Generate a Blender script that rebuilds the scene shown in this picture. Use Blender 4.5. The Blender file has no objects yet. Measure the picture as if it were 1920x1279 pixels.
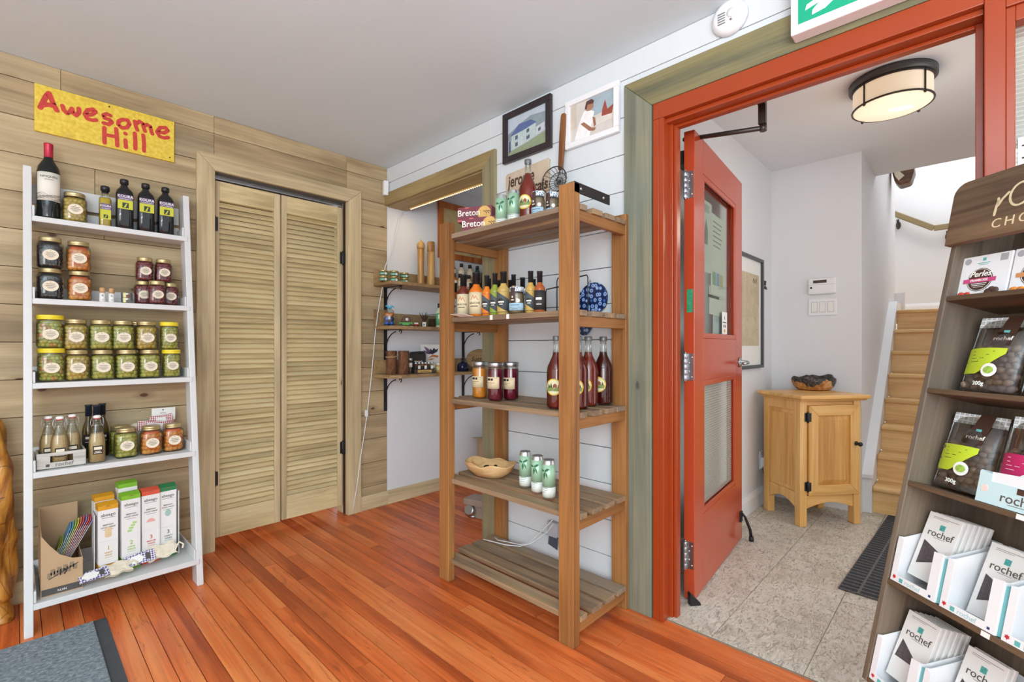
import bpy, bmesh, math, random
from mathutils import Vector, Matrix
PI = math.pi
RND = random.Random(11)
S = bpy.context.scene
COL = S.collection

# ------------------------------------------------------------------ camera
CAM = (2.948, -1.811, 1.10)
FOC, CX, HY = 898.0, 960.0, 650.0           # focal length and horizon in pixels of the 1920x1279 frame
FW, RT = (-.6925, .7214), (.7214, .6925)
cd = bpy.data.cameras.new('camera')
cam = bpy.data.objects.new('camera', cd)
COL.objects.link(cam)
cam.location = CAM
cam.rotation_euler = (PI/2, 0, math.atan2(.6925, .7214))
cd.sensor_width = 36.0
cd.lens = FOC/1920*36.0
cd.shift_y = (HY-639.5)/1920
cd.clip_start = .02
S.camera = cam

# ------------------------------------------------------------------ daylight, added fill lights, exposure
w = bpy.data.worlds.new('World')
S.world = w
w.use_nodes = True
bg = w.node_tree.nodes['Background']
bg.inputs[0].default_value = (.93, .96, 1.0, 1)
bg.inputs[1].default_value = 1.6

def area(name, loc, target, size, power, col=(1, 1, 1)):
    l = bpy.data.lights.new(name, 'AREA')
    l.shape = 'RECTANGLE'
    l.size, l.size_y = size
    l.energy = power
    l.color = col
    o = bpy.data.objects.new(name, l)
    COL.objects.link(o)
    o.location = loc
    d = Vector(target)-Vector(loc)
    o.rotation_euler = d.to_track_quat('-Z', 'Y').to_euler()
    return o
area('rear_fill', (4.8, -3.75, 1.5), (.6, -.3, 1.15), (2.8, 1.9), 36, (.95, .99, 1))  # unseen area light added behind the camera to brighten the whole shop
area('side_fill', (2.9, -4.9, 1.5), (1.5, 0, 1.1), (2.2, 1.5), 9, (.95, .99, 1))  # second light added out of view, aimed at the white board wall
area('ceiling_fill', (3.7, -2.7, 1.45), (3.7, -2.7, 2.345), (1.6, 1.6), 138, (.80, .95, 1))  # upward light added to brighten the ceiling and offset the red floor bounce
area('camera_fill', (3.6, -2.6, 1.35), (1.0, -.3, 1.0), (1.1, 1.1), 25, (.93, .98, 1))  # soft forward light added near the camera to lift shade behind the rack
area('entrance_door_daylight', (3.75, .95, 1.35), (1.9, 1.4, 1.0), (.9, 1.9), 6.5, (.98, .99, 1))
area('stairwell_daylight', (3.1, 4.3, 3.9), (2.6, 4.6, 1.6), (.8, .8), 36, (1, 1, 1))
S.view_settings.view_transform = 'Standard'
S.view_settings.look = 'None'
S.view_settings.gamma = 1
S.view_settings.use_curve_mapping = False
S.view_settings.exposure = 0.0

# ------------------------------------------------------------------ measuring: a pixel of the photograph onto a real plane
def _ray(px, py):
    r, u = (px-CX)/FOC, (HY-py)/FOC
    return (FW[0]+r*RT[0], FW[1]+r*RT[1], u)
def on_z(px, py, z=0.):
    d = _ray(px, py); t = (z-CAM[2])/d[2]
    return Vector([CAM[i]+t*d[i] for i in range(3)])
def on_x(px, py, x=0.):
    d = _ray(px, py); t = (x-CAM[0])/d[0]
    return Vector([CAM[i]+t*d[i] for i in range(3)])
def on_y(px, py, y=0.):
    d = _ray(px, py); t = (y-CAM[1])/d[1]
    return Vector([CAM[i]+t*d[i] for i in range(3)])

# ------------------------------------------------------------------ materials
def lin(h):
    h = h.lstrip('#')
    out = []
    for i in (0, 2, 4):
        c = int(h[i:i+2], 16)/255
        out.append(c/12.92 if c <= .04045 else ((c+.055)/1.055)**2.4)
    return tuple(out)+(1,)
class NT:
    def __init__(s, name):
        s.m = bpy.data.materials.new(name)
        s.m.use_nodes = True
        s.t = s.m.node_tree
        s.t.nodes.clear()
        s.out = s.n('ShaderNodeOutputMaterial')
    def n(s, typ, props=None, **ins):
        nd = s.t.nodes.new(typ)
        for k, v in (props or {}).items():
            setattr(nd, k, v)
        for k, v in ins.items():
            k = int(k[1:]) if k[0] == '_' else k.replace('__', ' ')
            if isinstance(v, bpy.types.NodeSocket):
                s.t.links.new(v, nd.inputs[k])
            else:
                nd.inputs[k].default_value = v
        return nd
    def math(s, op, a, b=0.):
        return s.n('ShaderNodeMath', {'operation': op}, _0=a, _1=b).outputs[0]
    def ramp(s, fac, stops):
        nd = s.n('ShaderNodeValToRGB', Fac=fac)
        e = nd.color_ramp.elements
        while len(e) < len(stops):
            e.new(.5)
        for i, (p, c) in enumerate(stops):
            e[i].position = p
            e[i].color = lin(c) if isinstance(c, str) else c
        return nd.outputs[0]
    def mix(s, fac, a, b, blend='MIX'):
        nd = s.n('ShaderNodeMix', {'data_type': 'RGBA', 'blend_type': blend})
        for k, v in ((0, fac), (6, a), (7, b)):
            if isinstance(v, bpy.types.NodeSocket):
                s.t.links.new(v, nd.inputs[k])
            else:
                nd.inputs[k].default_value = v
        return nd.outputs[2]
    def bsdf(s, col, rough=.5, metal=0., bump=None, bstr=.2, bdist=.01, **kw):
        b = s.n('ShaderNodeBsdfPrincipled', Roughness=rough, Metallic=metal)
        if isinstance(col, bpy.types.NodeSocket):
            s.t.links.new(col, b.inputs['Base Color'])
        else:
            b.inputs['Base Color'].default_value = lin(col) if isinstance(col, str) else col
        for k, v in kw.items():
            b.inputs[k.replace('__', ' ')].default_value = v
        if bump is not None:
            bp = s.n('ShaderNodeBump', Strength=bstr, Distance=bdist, Height=bump)
            s.t.links.new(bp.outputs[0], b.inputs['Normal'])
        s.t.links.new(b.outputs[0], s.out.inputs[0])
        return b
    def coord(s, scale=(1, 1, 1), kind='Object', add=None):
        c = s.n('ShaderNodeTexCoord').outputs[kind]
        if add is not None:
            c = s.n('ShaderNodeVectorMath', {'operation': 'ADD'}, _0=c, _1=add).outputs[0]
        return s.n('ShaderNodeMapping', _0=c, Scale=scale).outputs[0]

_MC = {}
def plain(name, col, rough=.5, metal=0., var=.06, scale=18., bump=0., **kw):
    if name in _MC: return _MC[name]
    t = NT(name)
    nz = t.n('ShaderNodeTexNoise', _0=t.coord(), Scale=scale, Detail=4.)
    c = lin(col)
    lo = tuple(x*(1-var) for x in c[:3])+(1,)
    hi = tuple(min(1, x*(1+var)) for x in c[:3])+(1,)
    cc = t.ramp(nz.outputs[0], [(.3, lo), (.7, hi)])
    t.bsdf(cc, rough, metal, nz.outputs[0] if bump else None, bump, .004, **kw)
    _MC[name] = t.m
    return t.m

def wood(name, cols, axis='X', stretch=.9, across=16., rough=.55, knots=.0, island=.5, grain=.35, bump=.12, knotcol='#5a3a20', patch=None, patchcol='#6e6a58', seed=0., shift=.18, nrm=None, wear=None):
    """Boards: grain runs along axis, every loose board of the mesh gets its own tone and figure."""
    if name in _MC: return _MC[name]
    t = NT(name)
    isl = t.n('ShaderNodeNewGeometry').outputs['Random Per Island']
    obr = t.n('ShaderNodeObjectInfo').outputs['Random']
    rr = t.math('ADD', t.math('MULTIPLY', isl, 37.), t.math('MULTIPLY', obr, 19.))
    off = t.n('ShaderNodeCombineXYZ', X=rr, Y=t.math('MULTIPLY', rr, 1.7), Z=t.math('ADD', rr, seed)).outputs[0]
    i = 'XYZ'.index(axis)
    def sc(a, b):
        v = [b, b, b]; v[i] = a
        return tuple(v)
    p1 = t.coord(sc(stretch, across), add=off)
    n1 = t.n('ShaderNodeTexNoise', _0=p1, Scale=1., Detail=7., Roughness=.62, Distortion=1.2)
    p2 = t.coord(sc(stretch*3, across*9), add=off)
    n2 = t.n('ShaderNodeTexNoise', _0=p2, Scale=1., Detail=4., Roughness=.6)
    p3 = t.coord(sc(1.6, 5.), add=off)
    n3 = t.n('ShaderNodeTexNoise', _0=p3, Scale=1., Detail=3.)
    f = t.math('ADD', n1.outputs[0], t.math('MULTIPLY', t.math('SUBTRACT', n3.outputs[0], .5), .6))
    f = t.math('ADD', f, t.math('MULTIPLY', t.math('SUBTRACT', isl, .5), island*shift))
    c = t.ramp(f, [(.28, cols[0]), (.5, cols[1]), (.72, cols[2])])
    g = t.ramp(n2.outputs[0], [(.3, (1-grain,)*3+(1,)), (.6, (1, 1, 1, 1))])
    c = t.mix(1., c, g, 'MULTIPLY')
    if patch:
        pp = t.n('ShaderNodeTexNoise', _0=t.coord(sc(1.1, 4.), add=off), Scale=1., Detail=4.)
        c = t.mix(t.ramp(pp.outputs[0], [(.5, (0, 0, 0, 1)), (.72, (patch,)*3+(1,))]), c, lin(patchcol))
    if knots:
        ks = list(sc(2.6, 5.2))
        if nrm: ks['XYZ'.index(nrm)] = 0.
        pk = t.coord(tuple(ks), add=off)
        if nrm:
            sp3 = t.n('ShaderNodeSeparateXYZ', _0=pk).outputs
            ij = [q for q in range(3) if q != 'XYZ'.index(nrm)]
            pk = t.n('ShaderNodeCombineXYZ', X=sp3[ij[0]], Y=sp3[ij[1]]).outputs[0]
        vk = t.n('ShaderNodeTexVoronoi', {'voronoi_dimensions': '2D' if nrm else '3D'}, _0=pk, Scale=1., Randomness=1.)
        nk = t.n('ShaderNodeTexNoise', _0=pk, Scale=9.)
        dk = t.math('ADD', vk.outputs['Distance'], t.math('MULTIPLY', nk.outputs[0], .05))
        keep = t.math('LESS_THAN', t.n('ShaderNodeSeparateColor', _0=vk.outputs['Color']).outputs[0], knots)
        k = t.math('MULTIPLY', t.ramp(dk, [(.055, (1, 1, 1, 1)), (.08, (0, 0, 0, 1))]), keep)
        ring = t.math('MULTIPLY', t.ramp(dk, [(.09, (.55,)*3+(1,)), (.17, (0, 0, 0, 1))]), keep)
        c = t.mix(ring, c, lin(cols[0]))
        c = t.mix(k, c, lin(knotcol))
    if wear:
        sp = t.n('ShaderNodeTexNoise', _0=t.coord((9., 70., 1.)), Scale=1., Detail=8., Roughness=.8, Distortion=.8)
        big = t.n('ShaderNodeTexNoise', _0=t.coord((1.3, 1.6, 1.)), Scale=1., Detail=3.)
        k = t.math('MULTIPLY', t.ramp(sp.outputs[0], [(.60, (0, 0, 0, 1)), (.68, (.75,)*3+(1,))]), t.ramp(big.outputs[0], [(.42, (.15,)*3+(1,)), (.62, (1, 1, 1, 1))]))
        c = t.mix(k, c, lin(wear[0]))
        st = t.n('ShaderNodeTexNoise', _0=t.coord((5., 30., 1.), add=off), Scale=1., Detail=6., Roughness=.7, Distortion=1.5)
        c = t.mix(t.ramp(st.outputs[0], [(.56, (0, 0, 0, 1)), (.70, (.6,)*3+(1,))]), c, lin(wear[1]))
    t.bsdf(c, rough, 0., n2.outputs[0], bump, .004)
    _MC[name] = t.m
    return t.m

def island_mat(name, cols, rough=.4, **kw):
    if name in _MC: return _MC[name]
    t = NT(name)
    isl = t.n('ShaderNodeNewGeometry').outputs['Random Per Island']
    n = len(cols)
    c = t.ramp(isl, [(i/max(1, n-1), k) for i, k in enumerate(cols)])
    nz = t.n('ShaderNodeTexNoise', _0=t.coord(), Scale=90., Detail=3.)
    c = t.mix(1., c, t.ramp(nz.outputs[0], [(.3, (.75,)*3+(1,)), (.7, (1, 1, 1, 1))]), 'MULTIPLY')
    t.bsdf(c, rough, **kw)
    _MC[name] = t.m
    return t.m

def glass(name, tint='#f4f8f6', refl=.10, rough=.02, fres=.55):
    if name in _MC: return _MC[name]
    t = NT(name)
    tr = t.n('ShaderNodeBsdfTransparent', Color=lin(tint))
    gl = t.n('ShaderNodeBsdfGlossy', Roughness=rough)
    lw = t.n('ShaderNodeLayerWeight', Blend=.35)
    fac = t.math('ADD', t.math('MULTIPLY', lw.outputs['Fresnel'], fres), refl*.4)
    mx = t.n('ShaderNodeMixShader', _0=fac, _1=tr.outputs[0], _2=gl.outputs[0])
    t.t.links.new(mx.outputs[0], t.out.inputs[0])
    _MC[name] = t.m
    return t.m

def emis(name, col, strength):
    if name in _MC: return _MC[name]
    t = NT(name)
    e = t.n('ShaderNodeEmission', Color=lin(col), Strength=strength)
    t.t.links.new(e.outputs[0], t.out.inputs[0])
    _MC[name] = t.m
    return t.m

# ------------------------------------------------------------------ mesh building
class MB:
    def __init__(s):
        s.v, s.f, s.sm = [], [], []
    def add(s, vs, fs, smooth=False, M=None):
        k = len(s.v)
        for v in vs:
            v = Vector(v)
            s.v.append(M @ v if M is not None else v)
        for f in fs:
            s.f.append([k+i for i in f]); s.sm.append(smooth)
        return s
    def box(s, a, b, M=None):
        (x0, y0, z0), (x1, y1, z1) = a, b
        x0, x1 = min(x0, x1), max(x0, x1); y0, y1 = min(y0, y1), max(y0, y1); z0, z1 = min(z0, z1), max(z0, z1)
        vs = [(x0, y0, z0), (x1, y0, z0), (x1, y1, z0), (x0, y1, z0), (x0, y0, z1), (x1, y0, z1), (x1, y1, z1), (x0, y1, z1)]
        return s.add(vs, [(3, 2, 1, 0), (4, 5, 6, 7), (0, 1, 5, 4), (1, 2, 6, 5), (2, 3, 7, 6), (3, 0, 4, 7)], False, M)
    def prism(s, pts, d0, d1, plane='XZ', M=None, smooth=False):
        """outline pts in a plane, thickness d0..d1 along the third axis"""
        def P(p, d):
            return {'XZ': (p[0], d, p[1]), 'XY': (p[0], p[1], d), 'YZ': (d, p[0], p[1])}[plane]
        n = len(pts)
        vs = [P(p, d0) for p in pts]+[P(p, d1) for p in pts]
        fs = [(i, (i+1) % n, n+(i+1) % n, n+i) for i in range(n)]
        s.add(vs, fs, smooth, M)
        k = len(s.v)-2*n
        s.f += [list(range(k, k+n))[::-1], list(range(k+n, k+2*n))]; s.sm += [False, False]
        return s
    def lathe(s, prof, segs=24, ex=2., M=None, sx=1., sy=1., caps=True, smooth=True, a0=0.):
        """profile [(r,z)...]; ex>2 makes a rounded-square section; (r,z,ex) overrides per ring"""
        vs, fs = [], []
        for p in prof:
            r, z = p[0], p[1]
            e = p[2] if len(p) > 2 else ex
            for i in range(segs):
                a = a0+2*PI*i/segs
                c, q = math.cos(a), math.sin(a)
                k = (abs(c)**e+abs(q)**e)**(-1/e)
                vs.append((r*k*c*sx, r*k*q*sy, z))
        n = len(prof)
        for j in range(n-1):
            for i in range(segs):
                a, b = j*segs+i, j*segs+(i+1) % segs
                fs.append((a, b, b+segs, a+segs))
        s.add(vs, fs, smooth, M)
        if caps:
            k = len(s.v)-n*segs
            s.f += [list(range(k, k+segs))[::-1], list(range(k+(n-1)*segs, k+n*segs))]; s.sm += [False, False]
        return s
    def tube(s, path, r, segs=8, M=None, closed=False):
        pts = [Vector(p) for p in path]
        n = len(pts)
        rs = r if isinstance(r, (list, tuple)) else [r]*n
        vs, fs = [], []
        ref = None
        for i, p in enumerate(pts):
            a = pts[i-1] if (i > 0 or closed) else p
            b = pts[(i+1) % n] if (i < n-1 or closed) else p
            d = (b-a).normalized()
            if ref is None:
                ref = Vector((0, 0, 1)) if abs(d.z) < .9 else Vector((1, 0, 0))
            u = d.cross(ref).normalized()
            v = u.cross(d).normalized()
            ref = v
            for k in range(segs):
                t = 2*PI*k/segs
                vs.append(p+u*math.cos(t)*rs[i]+v*math.sin(t)*rs[i])
        for j in range(n if closed else n-1):
            for k in range(segs):
                a, b = j*segs+k, j*segs+(k+1) % segs
                a2, b2 = ((j+1) % n)*segs+k, ((j+1) % n)*segs+(k+1) % segs
                fs.append((a, b, b2, a2))
        s.add(vs, fs, True, M)
        if not closed:
            k = len(s.v)-n*segs
            s.f += [list(range(k, k+segs))[::-1], list(range(k+(n-1)*segs, k+n*segs))]; s.sm += [True, True]
        return s
    def ball(s, c, r, seg=10, rings=6, M=None):
        rx, ry, rz = r if isinstance(r, (list, tuple)) else (r, r, r)
        vs = [(0, 0, -1)]
        for j in range(1, rings):
            a = -PI/2+PI*j/rings
            for i in range(seg):
                b = 2*PI*i/seg
                vs.append((math.cos(a)*math.cos(b), math.cos(a)*math.sin(b), math.sin(a)))
        vs.append((0, 0, 1))
        fs = [(0, 1+(i+1) % seg, 1+i) for i in range(seg)]
        for j in range(rings-2):
            for i in range(seg):
                a, b = 1+j*seg+i, 1+j*seg+(i+1) % seg
                fs.append((a, b, b+seg, a+seg))
        top = len(vs)-1
        k = 1+(rings-2)*seg
        fs += [(k+i, k+(i+1) % seg, top) for i in range(seg)]
        T = Matrix.Translation(c) @ Matrix.Diagonal((rx, ry, rz, 1))
        return s.add(vs, fs, True, (Matrix.Translation(c) @ (M or Matrix()) @ Matrix.Diagonal((rx, ry, rz, 1))) if M is not None else T)
    def patch(s, r, a0, a1, z0, z1, n=8, th=.0006, sq=0.):
        """a label bent round an upright cylinder of radius r, front (-Y) is angle 0"""
        vs, fs = [], []
        for i in range(n+1):
            a = a0+(a1-a0)*i/n
            for z in (z0, z1):
                for q in (r, r+th):
                    vs.append((q*math.sin(a), -q*math.cos(a), z))
        for i in range(n):
            k = 4*i
            fs += [(k+1, k+5, k+7, k+3), (k, k+2, k+6, k+4), (k+2, k+3, k+7, k+6), (k, k+4, k+5, k+1)]
        fs += [(0, 1, 3, 2), (4*n, 4*n+2, 4*n+3, 4*n+1)]
        return s.add(vs, fs, True)
    def build(s, name, mat, parent=None, loc=None, bevel=0., seg=2, subsurf=0, bend=None):
        me = bpy.data.meshes.new(name)
        vs = s.v
        if bend and vs:
            bm = bmesh.new()
            bv = [bm.verts.new(v) for v in vs]
            for f in s.f:
                try: bm.faces.new([bv[i] for i in f])
                except ValueError: pass
            lo, hi = min(v.x for v in vs), max(v.x for v in vs)
            st = bend*.16
            k = math.floor(lo/st)+1
            while k*st < hi-1e-6:
                bmesh.ops.bisect_plane(bm, geom=bm.verts[:]+bm.edges[:]+bm.faces[:], dist=1e-7, plane_co=(k*st, 0, 0), plane_no=(1, 0, 0))
                k += 1
            bm.verts.index_update()
            s.v = vs = [v.co.copy() for v in bm.verts]
            s.f = [[v.index for v in f.verts] for f in bm.faces]
            s.sm = [False]*len(s.f)
            bm.free()
        if bend:
            vs = [Vector((math.sin(v.x/bend)*(bend-v.y), -math.cos(v.x/bend)*(bend-v.y), v.z)) for v in vs]
        me.from_pydata([tuple(v) for v in vs], [], s.f)
        me.polygons.foreach_set('use_smooth', s.sm)
        me.update()
        me.materials.append(mat)
        o = bpy.data.objects.new(name, me)
        COL.objects.link(o)
        if parent is not None: o.parent = parent
        if loc is not None: o.location = loc
        if bevel:
            m = o.modifiers.new('edge', 'BEVEL'); m.width = bevel; m.segments = seg; m.limit_method = 'ANGLE'; m.angle_limit = .6
        if subsurf:
            m = o.modifiers.new('smooth', 'SUBSURF'); m.levels = m.render_levels = subsurf
        return o

_FT = {}
def letters(txt, size, bold=0., depth=.0004, align='CENTER', shear=0., space=1.):
    """MB with the text in the XZ plane facing -Y, centred on its x, baseline at z=0"""
    key = (txt, size, bold, depth, align, shear, space)
    if key not in _FT:
        c = bpy.data.curves.new('lettering', 'FONT')
        c.body = txt; c.size = size; c.extrude = depth/2; c.offset = bold; c.align_x = align; c.shear = shear; c.space_character = space
        c.resolution_u = 3
        o = bpy.data.objects.new('lettering', c)
        COL.objects.link(o)
        dg = bpy.context.evaluated_depsgraph_get()
        dg.update()
        me = bpy.data.meshes.new_from_object(o.evaluated_get(dg))
        _FT[key] = ([(v.co.x, -v.co.z, v.co.y) for v in me.vertices], [tuple(p.vertices) for p in me.polygons])
        bpy.data.objects.remove(o); bpy.data.curves.remove(c); bpy.data.meshes.remove(me)
    return _FT[key]
def addtext(mb, txt, size, x=0., y=0., z=0., rot=0., **kw):
    vs, fs = letters(txt, size, **kw)
    return mb.add(vs, fs, False, Matrix.Translation((x, y, z)) @ Matrix.Rotation(-rot, 4, 'Y'))
def stroke(mb, pts, wd, y=0., th=.001, n=8):
    """a brush stroke in the XZ plane: round dabs joined by bands"""
    for k, (x, z) in enumerate(pts):
        mb.prism([(x+wd/2*math.cos(2*PI*i/12), z+wd/2*math.sin(2*PI*i/12)) for i in range(12)], y-th-.00005*(k % 3), y)
    for k, ((x0, z0), (x1, z1)) in enumerate(zip(pts, pts[1:])):
        d = Vector((x1-x0, z1-z0)); L = d.length
        if L < 1e-6: continue
        q = Vector((-d.y, d.x))/L*wd/2
        mb.prism([(x0-q.x, z0-q.y), (x1-q.x, z1-q.y), (x1+q.x, z1+q.y), (x0+q.x, z0+q.y)], y-th-.0001-.00003*(k % 2), y)
    return mb

# ------------------------------------------------------------------ things, parts
_LABELS = {}
def tag(o, label, cat, group=None, kind=None):
    n = len(label.split())
    if not 4 <= n <= 16: print('LABEL LENGTH', n, label)
    if label in _LABELS: print('LABEL TWICE', label)
    _LABELS[label] = o
    o['label'] = label; o['category'] = cat
    if group: o['group'] = group
    if kind: o['kind'] = kind
    return o
def thing(name, label, cat, loc=(0, 0, 0), rz=0., group=None):
    o = bpy.data.objects.new(name, None)
    o.empty_display_size = .05
    COL.objects.link(o)
    o.location = loc; o.rotation_euler = (0, 0, rz)
    return tag(o, label, cat, group)
def struct(mb, name, mat, parent=None, **kw):
    o = mb.build(name, mat, parent, **kw)
    if parent is None: o['kind'] = 'structure'
    return o
def dup(root, label, loc=None, rz=None, group=None, mats=None):
    """a copy of a thing with copies of its parts and their sub-parts; mats swaps materials by part name"""
    def cp(o, par):
        c = o.copy(); COL.objects.link(c)
        if par is not None: c.parent = par
        base = o.name.split('.')[0]
        if mats and base in mats and o.data is not None:
            c.data = mats[base] if isinstance(mats[base], bpy.types.Mesh) else o.data.copy()
            if not isinstance(mats[base], bpy.types.Mesh):
                c.data.materials[0] = mats[base]
        for ch in KIDS(o): cp(ch, c)
        return c
    r = cp(root, None)
    del_keys = [k for k in ('group',) if k in r and group is None]
    tag(r, label, root['category'], group or root.get('group'))
    if loc is not None: r.location = loc
    if rz is not None: r.rotation_euler = (0, 0, rz)
    return r
def KIDS(o):
    return [c for c in COL.objects if c.parent == o]

# ------------------------------------------------------------------ materials of the place
M_PINE = wood('weathered_pine_boards', ['#8e7b5a', '#b09a75', '#c2ad87'], 'Y', .8, 13., .6, knots=.35, island=1., grain=.18, patch=.55, patchcol='#a39a80', knotcol='#5e3a22', nrm='X')
M_PINEV = wood('pine_trim_upright', ['#b4a27c', '#cfbc94', '#dcc9a2'], 'Z', .8, 13., .6, nrm='X', knots=.2, island=.7, grain=.2, patch=.5, patchcol='#8f866c', knotcol='#6b4528')
M_PINEH = wood('pine_trim_level', ['#b4a27c', '#cfbc94', '#dcc9a2'], 'Y', .8, 13., .6, nrm='X', knots=.2, island=.7, grain=.2, patch=.5, patchcol='#8f866c', knotcol='#6b4528')
M_PINEX = wood('pine_trim_along_white_wall', ['#85714a', '#a08a5c', '#b09a6c'], 'X', .8, 13., .6, nrm='Y', knots=.2, island=.5, grain=.2, patch=.4, patchcol='#857c5c', knotcol='#6b4528')
M_GREENV = wood('grey_green_stained_board_upright', ['#6c6f60', '#868672', '#a0987a'], 'Z', .7, 12., .55, nrm='Y', knots=.12, island=.6, grain=.22, patch=.75, patchcol='#76857c', knotcol='#4e5148')
M_GREENX = wood('grey_green_stained_board_level', ['#66654e', '#857d58', '#96875c'], 'X', .7, 12., .55, nrm='Y', knots=.3, island=.6, grain=.22, patch=.6, patchcol='#727058', knotcol='#4e5148')
M_LOUV = wood('louver_pine', ['#b8a478', '#d8c494', '#e4d2a4'], 'Y', 1.2, 14., .6, island=1.2, grain=.16, patch=.4, patchcol='#a8a284')
M_FLOOR = wood('red_stained_floor_boards', ['#a8481e', '#e07036', '#ec8c4e'], 'X', .55, 11., .36, island=1.2, grain=.2, bump=.1, patch=.6, patchcol='#a8562c', shift=.22, wear=('#f2b888', '#7a3216'))
M_GAP = plain('dark_gap', '#3a2416', .9)
M_WHITE = plain('white_painted_boards', '#d6dbdf', .5, var=.015)
M_WALLW = plain('white_painted_wall', '#dfe0e3', .6, var=.012, scale=3.)
M_CEIL = plain('white_ceiling_paint', '#d3e1e8', .75, var=.01, scale=3.)
M_TRIMW = plain('white_gloss_trim', '#e8e9ec', .35, var=.01)
M_RED = plain('red_orange_gloss_paint', '#9c3d18', .22, var=.02, scale=6.)
M_RACK = wood('amber_pine', ['#80532a', '#9f6c3a', '#b27e48'], 'Z', .8, 16., .5, knots=.05, island=.5, grain=.25)
M_RACKX = wood('worn_slat_pine', ['#7a644e', '#9a8062', '#b4926a'], 'X', .9, 16., .6, knots=.06, island=1.0, grain=.3, patch=.5, patchcol='#a0978a')
M_RACKY = wood('amber_pine_rail', ['#80532a', '#9c6936', '#b07a44'], 'Y', .9, 16., .55, island=.6, grain=.25)
M_BLACK = plain('black_iron', '#17181a', .45, var=.1)
M_STEEL = plain('brushed_steel', '#b4b8bc', .32, 1., var=.05)
M_GRAPH = plain('dark_bronze_metal', '#4a4541', .4, .6, var=.08)
M_PAPER = plain('white_paper', '#e9e8e4', .7, var=.02)
M_INK = plain('black_ink', '#2b2725', .7)
M_CLEAR = glass('clear_glass')
M_CREAM = plain('cream_paper_label', '#e6dac4', .7, var=.03)
M_GOLD = plain('gold_tinplate_lid', '#c4b283', .33, .75, var=.08)
M_WLAD = plain('white_painted_shelf', '#d3d4d4', .4, var=.02)

t = NT('slate_look_tile')
pc = t.coord((1, 1, 1))
isl = t.n('ShaderNodeNewGeometry').outputs['Random Per Island']
off = t.n('ShaderNodeCombineXYZ', X=t.math('MULTIPLY', isl, 13.), Y=t.math('MULTIPLY', isl, 29.)).outputs[0]
pc = t.n('ShaderNodeVectorMath', {'operation': 'ADD'}, _0=pc, _1=off).outputs[0]
n1 = t.n('ShaderNodeTexNoise', _0=pc, Scale=5., Detail=5., Roughness=.6, Distortion=1.)
ms = t.n('ShaderNodeMapping', _0=pc, Scale=(60, 26, 1), Rotation=(0, 0, .6))
n2 = t.n('ShaderNodeTexNoise', _0=ms.outputs[0], Scale=1., Detail=6., Roughness=.72, Distortion=1.6)
c = t.ramp(n1.outputs[0], [(.25, '#c8beaa'), (.5, '#e4dac8'), (.75, '#efe8da')])
c = t.mix(t.ramp(n2.outputs[0], [(.38, (.8,)*3+(1,)), (.50, (0, 0, 0, 1))]), c, lin('#94887a'))
c = t.mix(t.ramp(n2.outputs[0], [(.56, (0, 0, 0, 1)), (.68, (.7,)*3+(1,))]), c, lin('#efe6d8'))
t.bsdf(c, .5, 0., n2.outputs[0], .9, .012)
M_TILE = t.m

VH = 2.387
# ------------------------------------------------------------------ shop floor: boards along X
H = 2.345
m = MB()
yy = -5.0
row = 0
while yy < .98:
    y1 = min(yy+.0605, 1.0)
    x = -RND.random()*1.5
    x0 = 0. if yy > -.28 or yy < -1.08 else -.57
    while x0 < 5.2:
        x1 = min(5.2, x0+(.6+RND.random()*2.2))
        lim = 5.2
        if yy > -.001: lim = 1.9
        elif yy > -.06: lim = 5.2
        if x0 < lim:
            m.box((x0+.0008, yy+.0012, -.02), (min(x1, lim)-.0008, y1-.0012, RND.random()*.0008))
        x0 = x1
    yy = y1
struct(m, 'floor', M_FLOOR)
m = MB(); m.box((-.6, -5, -.06), (5.2, 1.0, -.004)); struct(m, 'floor_bed', M_GAP)
# vestibule tiles: three courses along Y, joints staggered
m = MB()
cols = [(1.885, 1.945, .34), (1.945, 2.241, .67), (2.241, 2.543, .343), (2.543, 2.845, .66), (2.845, 3.147, .343), (3.147, 3.6, .67)]
for x0, x1, j in cols:
    ys = [.012]+[j+.64*k for k in range(-1, 4) if .06 < j+.64*k < 2.1]+[2.14]
    for a, b in zip(ys, ys[1:]):
        m.box((x0+.0015, a+.0015, -.02), (x1-.0015, b-.0015, .006))
struct(m, 'floor_tiles', M_TILE)
m = MB(); m.box((1.885, .008, -.03), (3.6, 2.14, .0035)); struct(m, 'floor_grout', plain('grey_grout', '#84796a', .8))

# ------------------------------------------------------------------ wood-clad wall with the closet
def boards_wall(m, y0, y1, z0, z1, x0=-.02, x1=0.):
    z = H
    k = 0
    edges = [H, H-.095]+[H-.095-.1615*i for i in range(1, 16)]
    for a, b in zip(edges, edges[1:]):
        top, bot = min(a, z1), max(b, z0)
        if top-bot < .01: continue
        y = y0
        L = [y0]
        joint = y0+RND.random()*2.6+.5
        while joint < y1-.3:
            L.append(joint); joint += 1.2+RND.random()*1.5
        L.append(y1)
        for p, q in zip(L, L[1:]):
            m.box((x0, p+.0008, bot+.0013), (x1-RND.random()*.0012, q-.0008, top-.0013))
m = MB()
boards_wall(m, -5.0, -1.06, 0, H)
boards_wall(m, -1.06, -.30, 2.05, H)
boards_wall(m, -.30, 0.0, 0, H)
struct(m, 'wall_left', M_PINE, bevel=.0008, seg=1)
m = MB(); m.box((-.05, -5, 0), (-.018, -1.06, H)); m.box((-.05, -1.06, 2.05), (-.018, -.3, H)); m.box((-.05, -.3, 0), (-.018, 0, H))
m.box((-.6, -1.2, 0), (-.58, -.1, H))
struct(m, 'wall_left_backing', M_GAP)
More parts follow.
